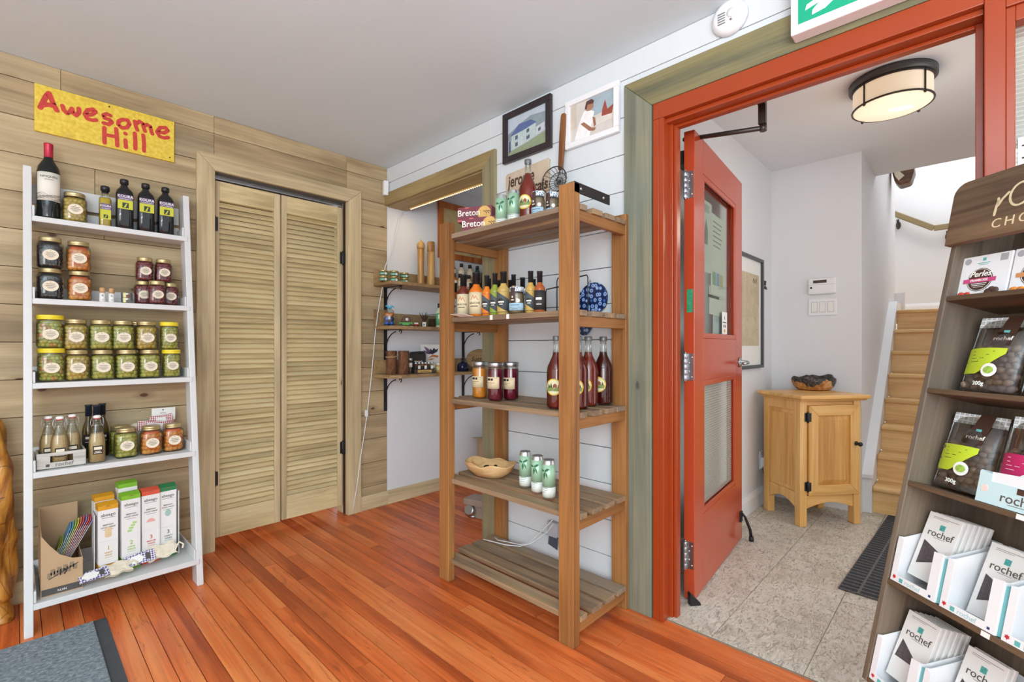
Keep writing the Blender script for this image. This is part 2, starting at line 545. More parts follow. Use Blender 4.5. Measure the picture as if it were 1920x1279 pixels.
# closet casing
t1 = MB()
t1.prism([(-1.145, .0), (-1.06, 0), (-1.06, 2.045), (-1.145, 2.13)], -.002, .019, 'YZ')
o = struct(t1, 'trim_1', M_PINEV, bevel=.002)
t1 = MB(); t1.prism([(-.206, .0), (-.206, 2.13), (-.30, 2.045), (-.30, 0)], -.002, .019, 'YZ'); struct(t1, 'trim_2', M_PINEV, bevel=.002)
t1 = MB(); t1.prism([(-1.145, 2.131), (-1.0595, 2.046), (-.3005, 2.046), (-.206, 2.131)], -.002, .018, 'YZ'); struct(t1, 'trim_3', M_PINEH, bevel=.002)
t1 = MB(); t1.box((-.13, -1.075, 0), (0, -1.0605, 2.05)); t1.box((-.13, -.2995, 0), (0, -.285, 2.05)); struct(t1, 'trim_4', M_PINEV)
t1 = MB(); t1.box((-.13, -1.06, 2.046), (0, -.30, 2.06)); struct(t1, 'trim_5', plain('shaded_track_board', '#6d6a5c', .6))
track = MB(); track.box((-.075, -1.058, 2.018), (-.055, -.302, 2.0455)); track.box((-.055, -1.058, 2.018), (-.038, -.302, 2.024))
tag(track.build('bifold_track', M_STEEL), 'metal track rail over the louvered closet doors', 'track')

def closet_leaf(name, y0, y1, st_l, st_r, hinge_left):
    d = bpy.data.objects.new(name, None); COL.objects.link(d); d['kind'] = 'structure'
    xb, xf = -.062, -.03
    zb, zt = .055 if hinge_left else .06, 2.008
    m = MB()
    m.box((xb, y0, zb), (xf, y0+st_l, zt)); m.box((xb, y1-st_r, zb), (xf, y1, zt))
    m.build('stile', M_PINEV, d, bevel=.002)
    m = MB(); m.box((xb, y0+st_l, zt-.105), (xf-.001, y1-st_r, zt)); m.box((xb, y0+st_l, zb), (xf-.001, y1-st_r, zb+.14))
    m.build('door_rail', M_LOUV, d, bevel=.002)
    m = MB()
    z = zb+.145
    while z < zt-.112:
        M = Matrix.Translation((-.044, 0, z+.012)) @ Matrix.Rotation(-.75, 4, 'Y')
        m.box((-.003, y0+st_l+.001, -.0185), (.003, y1-st_r-.001, .0185), M)
        z += .0288
    m.build('louver_panel', M_LOUV, d)
    for hz in ((.33, 1.72) if hinge_left else (.39, 1.63)):
        yh = y0-.002 if hinge_left else y1+.002
        h = MB(); h.lathe([(.0, -.046), (.006, -.044), (.008, -.036), (.0085, .036), (.006, .044), (0, .046)], 12, caps=False)
        h.box((-.002, -.018, -.038), (.0, .018, .038))
        h.build('hinge', M_BLACK, d, loc=(-.022, yh, hz+.05))
    return d
closet_leaf('door_1', -1.052, -.706, .026, .034, True)
closet_leaf('door_2', -.698, -.318, .03, .03, False)

# ------------------------------------------------------------------ white walls
m = MB(); m.box((-.03, .0, 0), (0, 2.0, H)); struct(m, 'wall_niche', M_WALLW)
m = MB(); m.box((0, 1.9, 0), (1.8, 1.93, H)); m.box((1.77, .15, 0), (1.80, 1.9, H)); struct(m, 'wall_niche_back', M_WALLW)
m = MB()
edges = [H, 2.2405]+[2.2405-.1585*i for i in range(1, 16)]
def seg_boards(x0, x1, z0, z1):
    for a, b in zip(edges, edges[1:]):
        top, bot = min(a, z1), max(b, z0)
        if top-bot > .01:
            m.box((x0, 0, bot+.0016), (x1, .02, top-.0016))
seg_boards(0, 1.05, 2.12, H); seg_boards(1.05, 1.95, 0, H); seg_boards(1.95, 3.9, 2.14, H); seg_boards(3.9, 5.2, 0, H)
struct(m, 'wall_right', M_WHITE, bevel=.0012, seg=1)
m = MB(); m.box((0, .0195, 2.1), (1.03, .14, H)); m.box((1.03, .0195, 0), (2.0, .14, H)); m.box((2.0, .0195, 2.1), (3.9, .145, VH+.03)); m.box((3.9, .0195, 0), (5.2, .145, H))
struct(m, 'wall_right_backing', plain('grey_gap', '#54565a', .8))
m = MB(); m.box((1.80, .145, 0), (1.885, 2.06, H+.1)); struct(m, 'wall_vestibule_left', M_WALLW)
m = MB(); m.prism([(-.05, -5), (5.2, -5), (5.2, .139), (1.86, .139), (1.86, 1.95), (-.05, 1.95)], H, H+.04, 'XY')
struct(m, 'ceiling', M_CEIL)
# niche opening casing
m = MB(); m.prism([(.002, 2.08), (1.005, 2.08), (1.098, 2.165), (.002, 2.165)], -.02, .0, 'XZ'); m.box((.002, 0.002, 2.075), (1.002, .145, 2.0985)); struct(m, 'trim_6', M_PINEX, bevel=.0015)
m = MB(); m.prism([(1.0, 0), (1.098, 0), (1.098, 2.163), (1.0, 2.078)], -.02, .0, 'XZ'); m.box((1.002, .002, 0), (1.028, .145, 2.074)); struct(m, 'trim_7', M_GREENV if False else wood('pale_green_grey_casing', ['#7d775c', '#978d6c', '#a69a76'], 'Z', .7, 12., .55, knots=.08, grain=.2, patch=.5, patchcol='#7c7d6a'), bevel=.0015)
# baseboards
m = MB(); m.box((0.0, -.206, 0), (.014, 0, .095)); m.box((0, 0, 0), (.014, 1.9, .095)); struct(m, 'baseboard_left', M_PINEH, bevel=.002)
m = MB(); m.box((0.0, -5, 0), (.014, -1.145, .095)); struct(m, 'baseboard_left_front', M_PINEH, bevel=.002)

# ------------------------------------------------------------------ red door frame with the sidelight
m = MB()
m.prism([(1.887, 0), (2.012, 0), (2.012, 2.078), (1.887, 2.203)], -.022, .0, 'XZ'); struct(m, 'trim_8', M_GREENV, bevel=.002)
m = MB(); m.prism([(1.887, 2.204), (2.012, 2.079), (3.95, 2.079), (3.95, 2.204)], -.022, .0, 'XZ'); struct(m, 'trim_9', M_GREENX, bevel=.002)
m = MB()
for x0, x1, y0, y1 in ((2.018, 2.044, -.02, .165), (2.0442, 2.064, -.02, .03), (2.0442, 2.078, .0302, .075), (2.0782, 2.092, .04, .072)):
    m.box((x0, y0, 0), (x1, y1, 1.9858 if x0 > 2.05 else 2.0135))
m.box((2.0185, -.02, 2.014), (2.9715, .03, 2.078)); m.box((2.0445, .002, 1.997), (2.9715, .05, 2.0135)); m.box((2.0665, .045, 1.986), (2.955, .075, 1.9965)); m.box((2.0185, .0305, 2.05), (2.9715, .165, 2.078))
m.box((2.972, -.02, 0), (3.012, .165, 2.078)); m.box((2.955, .045, 0), (2.972, .075, 1.9965))
m.box((3.012, -.012, .0), (3.030, .1, 1.985)); m.box((3.012, -.02, 1.985), (3.95, .165, 2.078)); m.box((3.030, -.012, 1.945), (3.9, .1, 1.985))
m.box((3.86, -.02, 0), (3.95, .165, 1.985)); m.box((3.030, -.012, 0), (3.86, .1, .25))
struct(m, 'trim_10', M_RED, bevel=.002)
t = NT('wired_glass')
wv = t.n('ShaderNodeTexWave', {'wave_type': 'BANDS', 'bands_direction': 'Z'}, _0=t.coord(), Scale=26.)
tr = t.n('ShaderNodeBsdfTransparent', Color=lin('#eef0ea')); gl = t.n('ShaderNodeBsdfGlossy', Roughness=.08); df = t.n('ShaderNodeBsdfDiffuse', Color=lin('#d9d8cf'))
mx = t.n('ShaderNodeMixShader', _0=.05, _1=tr.outputs[0], _2=gl.outputs[0])
fz = t.ramp(wv.outputs[0], [(.86, (.22,)*3+(1,)), (.97, (.5,)*3+(1,))])
m2 = t.n('ShaderNodeMixShader', _0=fz, _1=mx.outputs[0], _2=df.outputs[0])
t.t.links.new(m2.outputs[0], t.out.inputs[0])
M_WIRED = t.m
m = MB(); m.box((3.030, .03, .25), (3.86, .036, 1.945)); struct(m, 'window_1', M_WIRED)
notice = MB(); notice.box((3.036, .022, 1.35), (3.22, .0235, 1.65))
n0 = notice.build('paper_notice', M_PAPER)
tag(n0, 'white paper notice taped inside the glass beside the red door', 'notice')
lt = MB()
for k in range(9): lt.box((3.043, .0208, 1.625-.032*k), (3.20-.03*(k % 3), .0222, 1.629-.032*k))
lt.build('printed_lines', M_INK, n0)

# ------------------------------------------------------------------ vestibule shell
VH = 2.387
m = MB(); m.box((1.885, 2.06, 0), (2.425, 2.16, VH+.05)); struct(m, 'wall_vestibule_back', M_WALLW)
m = MB(); m.box((2.325, 2.16, 0), (2.425, 3.96, 3.3)); struct(m, 'wall_stair_left', M_WALLW)
m = MB(); m.box((1.885, .14, VH), (3.65, 2.70, VH+.05)); struct(m, 'ceiling_vestibule', M_WALLW)
m = MB(); m.box((2.425, 2.65, VH+.002), (3.55, 2.699, 4.2)); struct(m, 'wall_over_stair', M_WALLW)
m = MB(); m.box((3.42, 2.14, 0), (3.52, 5.2, 4.3)); m.box((3.6, .15, 0), (3.62, .35, VH)); m.box((3.6, 1.6, 0), (3.62, 2.2, VH)); m.box((3.6, .35, 2.05), (3.62, 1.6, VH)); m.box((3.42, 2.06, 0), (3.62, 2.16, VH)); struct(m, 'wall_stair_right', M_WALLW)
m = MB(); m.box((1.4, 4.95, 1.2), (3.5, 5.05, 4.3)); struct(m, 'wall_stair_back', M_WALLW)
m = MB(); m.box((1.4, 3.95, 1.3), (1.44, 5.0, 4.3)); m.box((1.4, 3.9, 1.9), (2.33, 3.96, 4.3)); struct(m, 'wall_stair_upper', M_WALLW)
m = MB(); m.box((1.3, 2.66, 4.3), (3.6, 5.1, 4.34)); struct(m, 'ceiling_stairwell', M_CEIL)
m = MB()
bb = [(0, 0), (.016, 0), (.016, .095), (.008, .125), (0, .125)]
m.prism([(1.885+a, z) for a, z in bb], .165, 2.06, 'XZ')
struct(m, 'baseboard_vestibule_left', M_TRIMW)
m = MB(); m.prism([(2.06-a, z) for a, z in bb], 1.885, 2.425, 'YZ'); struct(m, 'baseboard_vestibule_back', M_TRIMW)
m = MB(); m.prism([(4.95-a, 1.44+z) for a, z in bb], 2.36, 3.42, 'YZ'); m.box((2.36, 4.93, 1.42), (3.42, 4.95, 1.45)); struct(m, 'baseboard_landing', M_TRIMW)
# stairs
OAK = wood('golden_oak_tread', ['#d0a064', '#e8bd80', '#efca92'], 'X', 1.2, 18., .35, island=.6, grain=.18)
m = MB()
rise, run, ys0 = .1775, .2035, 2.125
for k in range(8):
    y = ys0+run*k
    m.box((2.475, y+.012, rise*k), (3.42, y+.03, rise*(k+1)-.03))
struct(m, 'stair_risers', OAK)
m = MB()
for k in range(8):
    y = ys0+run*k
    z = rise*(k+1)
    y2 = y+run+.03 if k < 7 else 4.95
    m.box((2.475, y-.018, z-.03), (3.42, y2, z))
m.box((1.44, 3.97, rise*8-.03), (2.475, 4.95, rise*8))
struct(m, 'stair_treads', OAK, bevel=.011, seg=3)
m = MB()
sl = rise/run
def zt(y): return .255+(y-2.10)*sl
m.prism([(2.095, 0), (2.6, 0), (3.5, 1.0), (3.5, zt(3.5)), (2.095, zt(2.095))], 2.425, 2.474, 'YZ')
m.prism([(2.08, zt(2.08)-.004), (3.5, zt(3.5)-.004), (3.5, zt(3.5)+.02), (2.08, zt(2.08)+.02)], 2.425, 2.482, 'YZ')
m.box((2.425, 3.5, 1.3), (2.474, 3.96, 1.50)); m.box((2.425, 3.92, 1.42), (2.50, 3.965, 1.60))
struct(m, 'trim_11', M_TRIMW)

# ================================================================== white ladder shelf on the pine wall
LZ = [1.642, 1.297, .954, .606, .118]
def xf(z): return .386-.1446*z
lad = thing('ladder_shelf', 'white painted ladder shelf leaning on the pine wall beside the closet', 'shelf', (0, 0, 0))
LY0, LY1 = -1.757, -1.226
for y0, y1 in ((-1.783, LY0), (LY1, -1.200)):
    m = MB()
    zt_ = 1.853
    m.prism([(xf(0), 0), (xf(zt_), zt_), (xf(zt_)-.085, zt_), (xf(0)-.085, 0)], y0, y1, 'XZ')
    m.build('rail', M_WLAD, lad, bevel=.003)
for z in LZ:
    m = MB()
    m.box((.022, LY0, z-.023), (xf(z)+.006, LY1+.012, z))
    sh = m.build('shelf_board', M_WLAD, lad, bevel=.002)
    m = MB(); m.box((.022, LY0, z), (.036, LY1, z+.06)); m.build('back_lip', M_WLAD, lad, bevel=.002)
    for a, b in ((LY0+.0005, LY0+.008), (LY1-.008, LY1-.0005)):
        m = MB(); m.box((.036, a, z), (xf(z)-.004, b, z+.045)); m.build('side_lip', M_WLAD, lad, bevel=.002)
m = MB(); m.box((.022, LY0, LZ[0]+.075), (.034, LY1, LZ[0]+.16)); m.build('top_rail', M_WLAD, lad, bevel=.002)

# ------------------------------------------------------------------ jars
def contents_mesh(w, h, r, mats, seed, core, sq=3.4, squash=1.25, z0=.006):
    rr = random.Random(seed)
    m = MB()
    z = z0+r*.9
    lay = 0
    while z < h-r*.5:
        n = max(8, int(4*w*.98/(r*2.05)*.98))
        for i in range(n):
            a = 2*PI*(i+.5*(lay % 2)+rr.uniform(-.18, .18))/n
            c, q = math.cos(a), math.sin(a)
            k = (abs(c)**sq+abs(q)**sq)**(-1/sq)
            rad = w/2-r*.86
            M = Matrix.Rotation(rr.uniform(-.9, .9), 4, 'Y') @ Matrix.Rotation(a+PI/2, 4, 'Z')
            s = rr.uniform(.88, 1.12)
            m.ball((rad*k*c, rad*k*q, z+rr.uniform(-.2, .2)*r), (r*squash*s, r*.95*s, r*s), 8, 6, Matrix.Rotation(a+PI/2, 4, 'Z') @ Matrix.Rotation(rr.uniform(-.8, .8), 4, 'Y'))
        z += r*1.62; lay += 1
    return m
def jar(name, label, w, h, cont, core_mat, lid_mat, r=.0095, seed=1, lab=.046, squash=1.25, group=None, lidw=None, labmat=None):
    o = thing(name, label, 'jar', group=group)
    ex = 4.2
    b = w/2
    lw = (lidw or w*.42)
    hb = h-.018
    g = MB(); g.lathe([(b*.80, .0), (b*.93, .004), (b, .014), (b, hb*.84), (b*.96, hb*.92, 3.2), (lw*.97, hb*.985, 2.2), (lw*.95, h-.016, 2.)], 32, ex)
    g.build('glass', M_CLEAR, o)
    c = contents_mesh(w-.006, hb*.93, r, None, seed, None, squash=squash)
    c.build('filling', cont, o)
    k = MB(); k.lathe([(b*.70, .006), (b*.74, .02), (b*.74, hb*.86), (lw*.8, hb*.95)], 20, ex)
    k.build('brine', core_mat, o)
    l = MB(); prof = [(lw, h-.019), (lw*1.035, h-.0185), (lw*1.035, h-.013), (lw*1.0, h-.0115), (lw*1.03, h-.010), (lw*1.03, h-.003), (lw*.98, h), (lw*.88, h), (lw*.86, h-.0012)]
    l.lathe(prof, 32)
    l.build('lid', lid_mat, o)
    p = MB(); q = lab/2
    n = 28
    p.prism([(q*1.08*math.cos(2*PI*i/n), h*.42+q*.96*math.sin(2*PI*i/n)) for i in range(n)], -b-.0012, -b+.002, 'XZ')
    L = p.build('label', labmat or M_CREAM, o)
    d = MB()
    addtext(d, 'K', lab*.13, 0, -b-.0014, h*.42+q*.62)
    for i, ww in enumerate((.62, .5, .72, .66, .45, .3)):
        zz = h*.42+q*(.36-.17*i)
        d.box((-q*ww, -b-.0016, zz), (q*ww, -b-.0012, zz+.0009 if i % 2 else zz+.0014))
    d.build('label_print', M_INK, L)
    return o
OLIVE = island_mat('green_olives', ['#a8a444', '#b8b04c', '#c4b856', '#9ca446'], .3)
OLIVEY = island_mat('golden_olives', ['#c09c3c', '#ccac4c', '#b4a048', '#d4b45e'], .3)
PIMENTO = island_mat('olives_with_pepper', ['#a8a444', '#bcb450', '#aab650', '#c8763a', '#a0a84c'], .3)
BEAN = island_mat('orange_beans', ['#d8761e', '#e89632', '#eeaa48', '#d0601c'], .3)
BLACKO = island_mat('black_olives', ['#1c1716', '#2b2422', '#3a3230'], .25)
REDO = island_mat('red_olives', ['#6c1a20', '#862a34', '#9a3a42'], .25)
BR_G = plain('olive_brine', '#94903a', .3)
BR_Y = plain('golden_brine', '#ae9036', .3)
BR_O = plain('orange_brine', '#cc5a20', .3)
BR_K = plain('dark_brine', '#15100f', .3)
BR_R = plain('red_brine', '#48090f', .3)
M_YLID = plain('yellow_lid', '#e8d22e', .35)
M_CREAMY = M_CREAM

J = {}
def protojar(key, *a, **k):
    J[key] = [jar(*a, **k), False]
protojar('olive', 'jar', '_proto olive jar a', .083, .131, OLIVE, BR_G, M_GOLD, .0098, 3)
protojar('gold', 'jar', '_proto golden jar a', .083, .131, OLIVEY, BR_Y, M_GOLD, .0098, 5)
protojar('pim', 'jar', '_proto pimento jar a', .086, .138, PIMENTO, BR_G, M_YLID, .0085, 7, lidw=.042)
protojar('oliveyl', 'jar', '_proto olive jar yellow', .072, .131, OLIVE, BR_G, M_YLID, .0085, 8, lidw=.036, lab=.042)
protojar('bean', 'jar', '_proto orange bean jar', .082, .129, BEAN, BR_O, M_GOLD, .0105, 9)
protojar('black', 'jar', '_proto black olive jar', .084, .131, BLACKO, BR_K, M_GOLD, .009, 10)
protojar('red', 'jar', '_proto red olive jar', .070, .112, REDO, BR_R, M_GOLD, .0085, 11, lab=.040)
def put(key, name, label, loc, rz=PI/2, group=None):
    p, used = J[key]
    if not used:
        J[key][1] = True
        _LABELS.pop(p['label'], None)
        o = p
        tag(o, label, p['category'], group); o.location = loc; o.rotation_euler = (0, 0, rz)
    else:
        o = dup(p, label, loc, rz, group)
    o.name = name
    return o
def lad_at(px, x, k, dz=0.):
    return (x, on_x(px, 650, x).y, LZ[k]+.0008+dz)
G = 'jars of olives and preserves on the ladder shelf'
put('gold', 'olive_jar', 'lone jar of golden olives between the wine bottle and the small oil bottle', lad_at(140, .095, 0), group=G)
put('black', 'olive_jar', 'lower jar of black olives at the left of the second ladder shelf', lad_at(94, .135, 1), group=G)
put('black', 'olive_jar', 'upper jar of black olives stacked on another on the second ladder shelf', lad_at(94, .132, 1, .131), group=G)
put('bean', 'preserve_jar', 'lower jar of orange preserves in the second ladder shelf stack', lad_at(149, .135, 1), group=G)
put('bean', 'preserve_jar', 'upper jar of orange preserves stacked beside the black olives', lad_at(147, .132, 1, .129), group=G)
put('red', 'olive_jar', 'lower left jar of red olives, half hidden behind the front one', lad_at(268, .105, 1), group=G)
put('red', 'olive_jar', 'front lower jar of red olives in the middle of its pile', lad_at(294, .157, 1), group=G)
put('red', 'olive_jar', 'lower right jar of red olives behind the front one', lad_at(318, .105, 1), group=G)
put('red', 'olive_jar', 'upper left jar of red olives on top of the dark red pile', lad_at(271, .108, 1, .112), group=G)
put('red', 'olive_jar', 'upper right jar of red olives on top of the dark red pile', lad_at(306, .112, 1, .112), group=G)
low = [(96, 'pim', 'yellow-lidded jar of sliced olives, bottom left on the third ladder shelf'), (145, 'gold', 'second jar from the left in the bottom row, golden olives'),
       (192, 'olive', 'third jar from the left in the bottom row, green olives'), (237, 'olive', 'fourth jar from the left in the bottom row, green olives'),
       (280, 'olive', 'fifth jar from the left in the bottom row, green olives'), (321, 'oliveyl', 'yellow-lidded narrow jar of green olives, bottom right on the third shelf')]
for px, k, lb in low:
    put(k, 'olive_jar', lb, lad_at(px, .178, 2), group=G)
up = [(94, 'pim', 'yellow-lidded jar of sliced olives stacked at the top left', .138), (142, 'gold', 'second jar from the left in the top row, golden olives', .131),
      (189, 'olive', 'third jar from the left in the top row, green olives', .131), (230, 'olive', 'fourth jar from the left in the top row, green olives', .131),
      (274, 'gold', 'fifth jar from the left in the top row, golden olives', .131), (317, 'oliveyl', 'yellow-lidded narrow jar of green olives stacked at the top right', .131)]
for px, k, lb, dz in up:
    put(k, 'olive_jar', lb, lad_at(px, .172, 2, dz), group=G)
put('gold', 'olive_jar', 'jar of golden olives half hidden behind the front jars on the third shelf', lad_at(256, .085, 2), group=G)
put('gold', 'olive_jar', 'jar of golden olives stacked behind the fifth jar of the top row', lad_at(255, .085, 2, .131), group=G)
put('olive', 'olive_jar', 'jar of green olives beside the swing-top sesame bottle on the fourth shelf', lad_at(236, .215, 3), group=G)
put('olive', 'olive_jar', 'jar of green olives half hidden at the back of the fourth shelf', lad_at(226, .12, 3), group=G)
put('bean', 'preserve_jar', 'left jar of orange preserves on the fourth ladder shelf', lad_at(283, .215, 3), group=G)
put('bean', 'preserve_jar', 'right jar of orange preserves at the end of the fourth ladder shelf', lad_at(324, .205, 3), group=G)

# ------------------------------------------------------------------ top shelf bottles
o = thing('wine_bottle', 'tall dark wine bottle with red capsule and cream label on the top ladder shelf', 'bottle', lad_at(91, .097, 0), PI/2)
g = MB(); g.lathe([(.030, 0), (.0365, .003), (.0375, .01), (.0375, .20), (.034, .222), (.024, .242), (.0165, .256), (.0145, .27), (.0145, .31)], 32)
g.build('glass', plain('dark_green_bottle_glass', '#14191a', .06, var=.02), o)
c = MB(); c.lathe([(.0155, .262), (.0152, .264), (.0152, .318), (.0158, .319), (.0158, .323), (.0145, .325)], 24); c.build('capsule', plain('red_foil', '#b3243c', .35, .3), o)
l = MB(); l.patch(.0378, -1.25, 1.25, .075, .195, 16); L = l.build('label', plain('ivory_label', '#e4e0d4', .7, var=.02), o)
d = MB(); addtext(d, 'NINQUÉN', .0125, 0, -.0006, .172)
d.box((-.014, -.0008, .163), (.014, -.0004, .1645))
d2 = MB()
for k in range(9):
    p = [(-.046+.0092*i, .098+.008*math.sin(i*.7+k*.9)-.002*k) for i in range(11)]
    for a, b in zip(p, p[1:]): d2.prism([(a[0], a[1]), (b[0], b[1]), (b[0], b[1]+.0012), (a[0], a[1]+.0012)], -.0007, -.0003)
d.build('label_lettering', M_INK, L, bend=.0382); d2.build('label_drawing', plain('grey_ink', '#7a7670', .7), L, bend=.0382)

M_OIL = plain('olive_oil', '#c9a92a', .08)
M_CAPB = plain('black_cap', '#1b1c1f', .4)
M_LIME = plain('lime_label', '#c4c63a', .6, var=.02)
M_PURP = plain('purple_label', '#6a5a80', .6, var=.02)
M_WINK = plain('white_ink', '#efeee6', .6)
def koura(label, big, loc):
    o = thing('oil_bottle', label, 'bottle', loc, PI/2, 'oil bottles on the top ladder shelf')
    if big:
        b, h = .032, .235
        prof = [(b*.92, 0), (b, .004), (b, .165), (b*.93, .18, 3), (.017, .197, 2), (.0135, .204, 2), (.0125, .215, 2)]
        body = plain('very_dark_bottle_glass', '#1b1d20', .06, var=.03)
        lz0, lz1 = .092, .158
    else:
        b, h = .0215, .187
        prof = [(b*.92, 0), (b, .004), (b, .127), (b*.92, .134, 3), (.0135, .140, 2), (.0125, .145, 2), (.0125, .165, 2)]
        body = None
        lz0, lz1 = .034, .105
    if big:
        g = MB(); g.lathe(prof, 32, 5.); g.build('glass', body, o)
    else:
        g = MB(); g.lathe(prof, 32, 5.); g.build('glass', M_CLEAR, o)
        q = MB(); q.lathe([(b*.93, .004), (b*.95, .125), (b*.85, .132, 3)], 24, 5.); q.build('oil', M_OIL, o)
    c = MB(); c.lathe([(.0125, h-.03), (.0128, h-.022), (.0165, h-.021), (.0165, h-.004), (.0145, h)], 20); c.build('cap', M_CAPB, o)
    y = -b-.0006
    zm = lz0+(lz1-lz0)*.62
    l = MB(); l.box((-b*.86, y, lz0), (b*.86, -b+.001, zm)); L = l.build('label', M_LIME, o)
    l2 = MB(); l2.box((-b*.86, y, zm), (b*.86, -b+.001, lz1)); L2 = l2.build('label_band', M_PURP, o)
    d = MB(); addtext(d, 'KOURA', b*.52, 0, y-.0003, zm+(lz1-zm)*.45, bold=.0002); d.box((-b*.7, y-.0003, zm+.004), (b*.7, y, zm+.0055)); d.build('lettering', M_WINK, L2)
    d = MB(); d.box((-b*.34, y-.0003, lz0+.005), (b*.38, y, lz0+.005+b*.75)); d.build('printed_panel', plain('dark_print', '#2e3a30', .6), L)
    d = MB(); d.prism([(-b*.2, lz0+.007), (b*.1, lz0+.005+b*.65), (b*.22, lz0+.005+b*.62), (b*.02, lz0+.007)], y-.0006, y-.0003); d.build('printed_leaf', M_LIME, L)
    return o
koura('small clear bottle of golden oil with a lime and purple label', False, lad_at(197, .098, 0))
koura('first of the three tall dark oil bottles, beside the small golden one', True, lad_at(233, .098, 0))
koura('middle one of the three tall dark square oil bottles', True, lad_at(273, .098, 0))
koura('last of the three tall dark oil bottles, at the shelf end', True, lad_at(310, .098, 0))

# ------------------------------------------------------------------ second shelf smalls
for i, (px, lb) in enumerate(((192, 'left one of two small white tubes with tan caps'), (209, 'right one of two small white tubes, next to the tins'))):
    o = thing('balm_tube', lb+' on the ladder', 'tube', lad_at(px, .165, 1), PI/2, 'balm tubes')
    m = MB(); m.lathe([(.0095, 0), (.0105, .001), (.0105, .040)], 20); T = m.build('tube', M_PAPER, o)
    m = MB(); m.lathe([(.0103, .040), (.0103, .062), (.009, .063)], 20); m.build('cap', plain('tan_cap', '#c4976a', .5), o)
    m = MB(); addtext(m, 'K', .012, 0, -.0108, .024); m.box((-.005, -.0108, .012), (.005, -.0106, .0128)); m.box((-.004, -.0108, .008), (.004, -.0106, .0088)); m.build('print', M_INK, T)
for i, (dz, lb) in enumerate(((0, 'lower flat silver tin under another beside the white tubes'), (.023, 'upper flat silver tin stacked on another beside the white tubes'))):
    o = thing('balm_tin', lb, 'tin', lad_at(238, .165, 1, dz), PI/2, 'balm tins')
    m = MB(); m.lathe([(.020, 0), (.021, .001), (.021, .011), (.0218, .0115), (.0218, .0215), (.0208, .023)], 28); m.build('tin', M_STEEL, o)
    m = MB(); m.box((-.016, -.0222, .002), (-.006, -.0195, .0225)); m.build('seal_label', plain('pale_green_seal', '#dfe0a0', .6), o)

# ------------------------------------------------------------------ fourth shelf: crate, swing-top bottles, oils, linens
M_CRATE = wood('whitewashed_crate', ['#b0aca4', '#ccc8c0', '#dcd9d2'], 'X', 1.5, 30., .7, grain=.25, island=.4)
c0 = on_x(116, 650, .279)
o = thing('crate', 'small whitewashed wooden crate holding swing-top bottles', 'crate', (.215, c0.y, LZ[3]+.0008), PI/2)
cw, cdp, ch = .0735, .062, .065
m = MB()
m.box((-cw, -cdp, .004), (cw, -cdp+.006, .026)); m.box((-cw, -cdp, .052), (cw, -cdp+.006, ch)); m.box((-cw, -cdp, .026), (-.034, -cdp+.006, .052)); m.box((.034, -cdp, .026), (cw, -cdp+.006, .052))
m.build('front_panel', M_CRATE, o, bevel=.0008)
m = MB(); m.box((-cw, cdp-.006, .004), (cw, cdp, ch)); m.box((-cw, -cdp+.006, .004), (-cw+.006, cdp-.006, ch)); m.box((cw-.006, -cdp+.006, .004), (cw, cdp-.006, ch)); m.build('side_panel', M_CRATE, o, bevel=.0008)
m = MB(); m.box((-cw+.006, -cdp+.006, .002), (cw-.006, cdp-.006, .007)); m.build('base', M_CRATE, o)
m = MB(); addtext(m, 'rochef', .021, .008, -cdp-.0005, .010); m.box((-.047, -cdp-.0005, .010), (-.036, -cdp, .021)); m.build('lettering', plain('charcoal_ink', '#4c4a46', .7), o)

GRAIN = plain('sesame_grain', '#c9a873', .8, var=.35, scale=420., bump=.6)
M_CERAM = plain('white_ceramic_stopper', '#eeeceb', .2)
M_RUB = plain('red_rubber_seal', '#d0524c', .5)
M_WIRE = plain('steel_wire', '#c2c5c8', .3, 1.)
M_BLAB = plain('black_label', '#26231f', .55)
def swing(label, loc, hh=.198):
    o = thing('swing_top_bottle', label, 'bottle', loc, PI/2, 'swing-top bottles of sesame seed')
    g = MB(); g.lathe([(.030, 0), (.0335, .004), (.0335, .085, 2.4), (.030, .105), (.018, .145), (.0135, .160), (.0128, .172), (.015, .173), (.015, .18), (.012, .182)], 28, 3.); g.build('glass', M_CLEAR, o)
    g = MB(); g.lathe([(.0315, .003), (.0317, .084, 2.4), (.0285, .104), (.0235, .122)], 24, 3.); g.build('filling', GRAIN, o)
    g = MB(); g.lathe([(.012, .183), (.0135, .184), (.0135, .187)], 18); g.build('seal', M_RUB, o)
    g = MB(); g.lathe([(.013, .187), (.0155, .189), (.0155, .195), (.010, .199)], 18); g.build('stopper', M_CERAM, o)
    w_ = MB()
    for s in (-1, 1):
        w_.tube([(s*.016, 0, .192), (s*.023, -.004, .185), (s*.026, -.006, .165), (s*.022, -.004, .150), (s*.0148, 0, .163), (s*.0150, 0, .176)], .0011, 6)
    w_.tube([(.026*math.sin(a)*.9, -.004-.016*math.cos(a), .158) for a in [-1.3+.26*i for i in range(11)]], .0011, 6)
    w_.build('wire_bail', M_WIRE, o)
    l = MB(); l.box((-.019, -.0343, .036), (.019, -.033, .072)); L = l.build('label', M_BLAB, o)
    d = MB(); d.box((-.015, -.0347, .055), (.015, -.0343, .067)); d.box((-.015, -.0347, .041), (.015, -.0343, .044)); d.box((-.011, -.0347, .047), (.011, -.0343, .049)); d.build('label_print', M_CREAM, L)
    return o
z4 = LZ[3]
for px, x, dz, lb in ((-.036, .195, .007, 'back left swing-top bottle of sesame in the whitewashed crate'), (-.004, .238, .007, 'front swing-top bottle of sesame in the whitewashed crate'), (.036, .195, .007, 'back right swing-top bottle of sesame in the whitewashed crate'), (182, .245, 0, 'swing-top bottle of sesame standing outside the crate')):
    swing(lb, (x, c0.y+px if px < 1 else on_x(px, 650, x).y, z4+.0015+dz)).scale = (.85, .85, 1.)
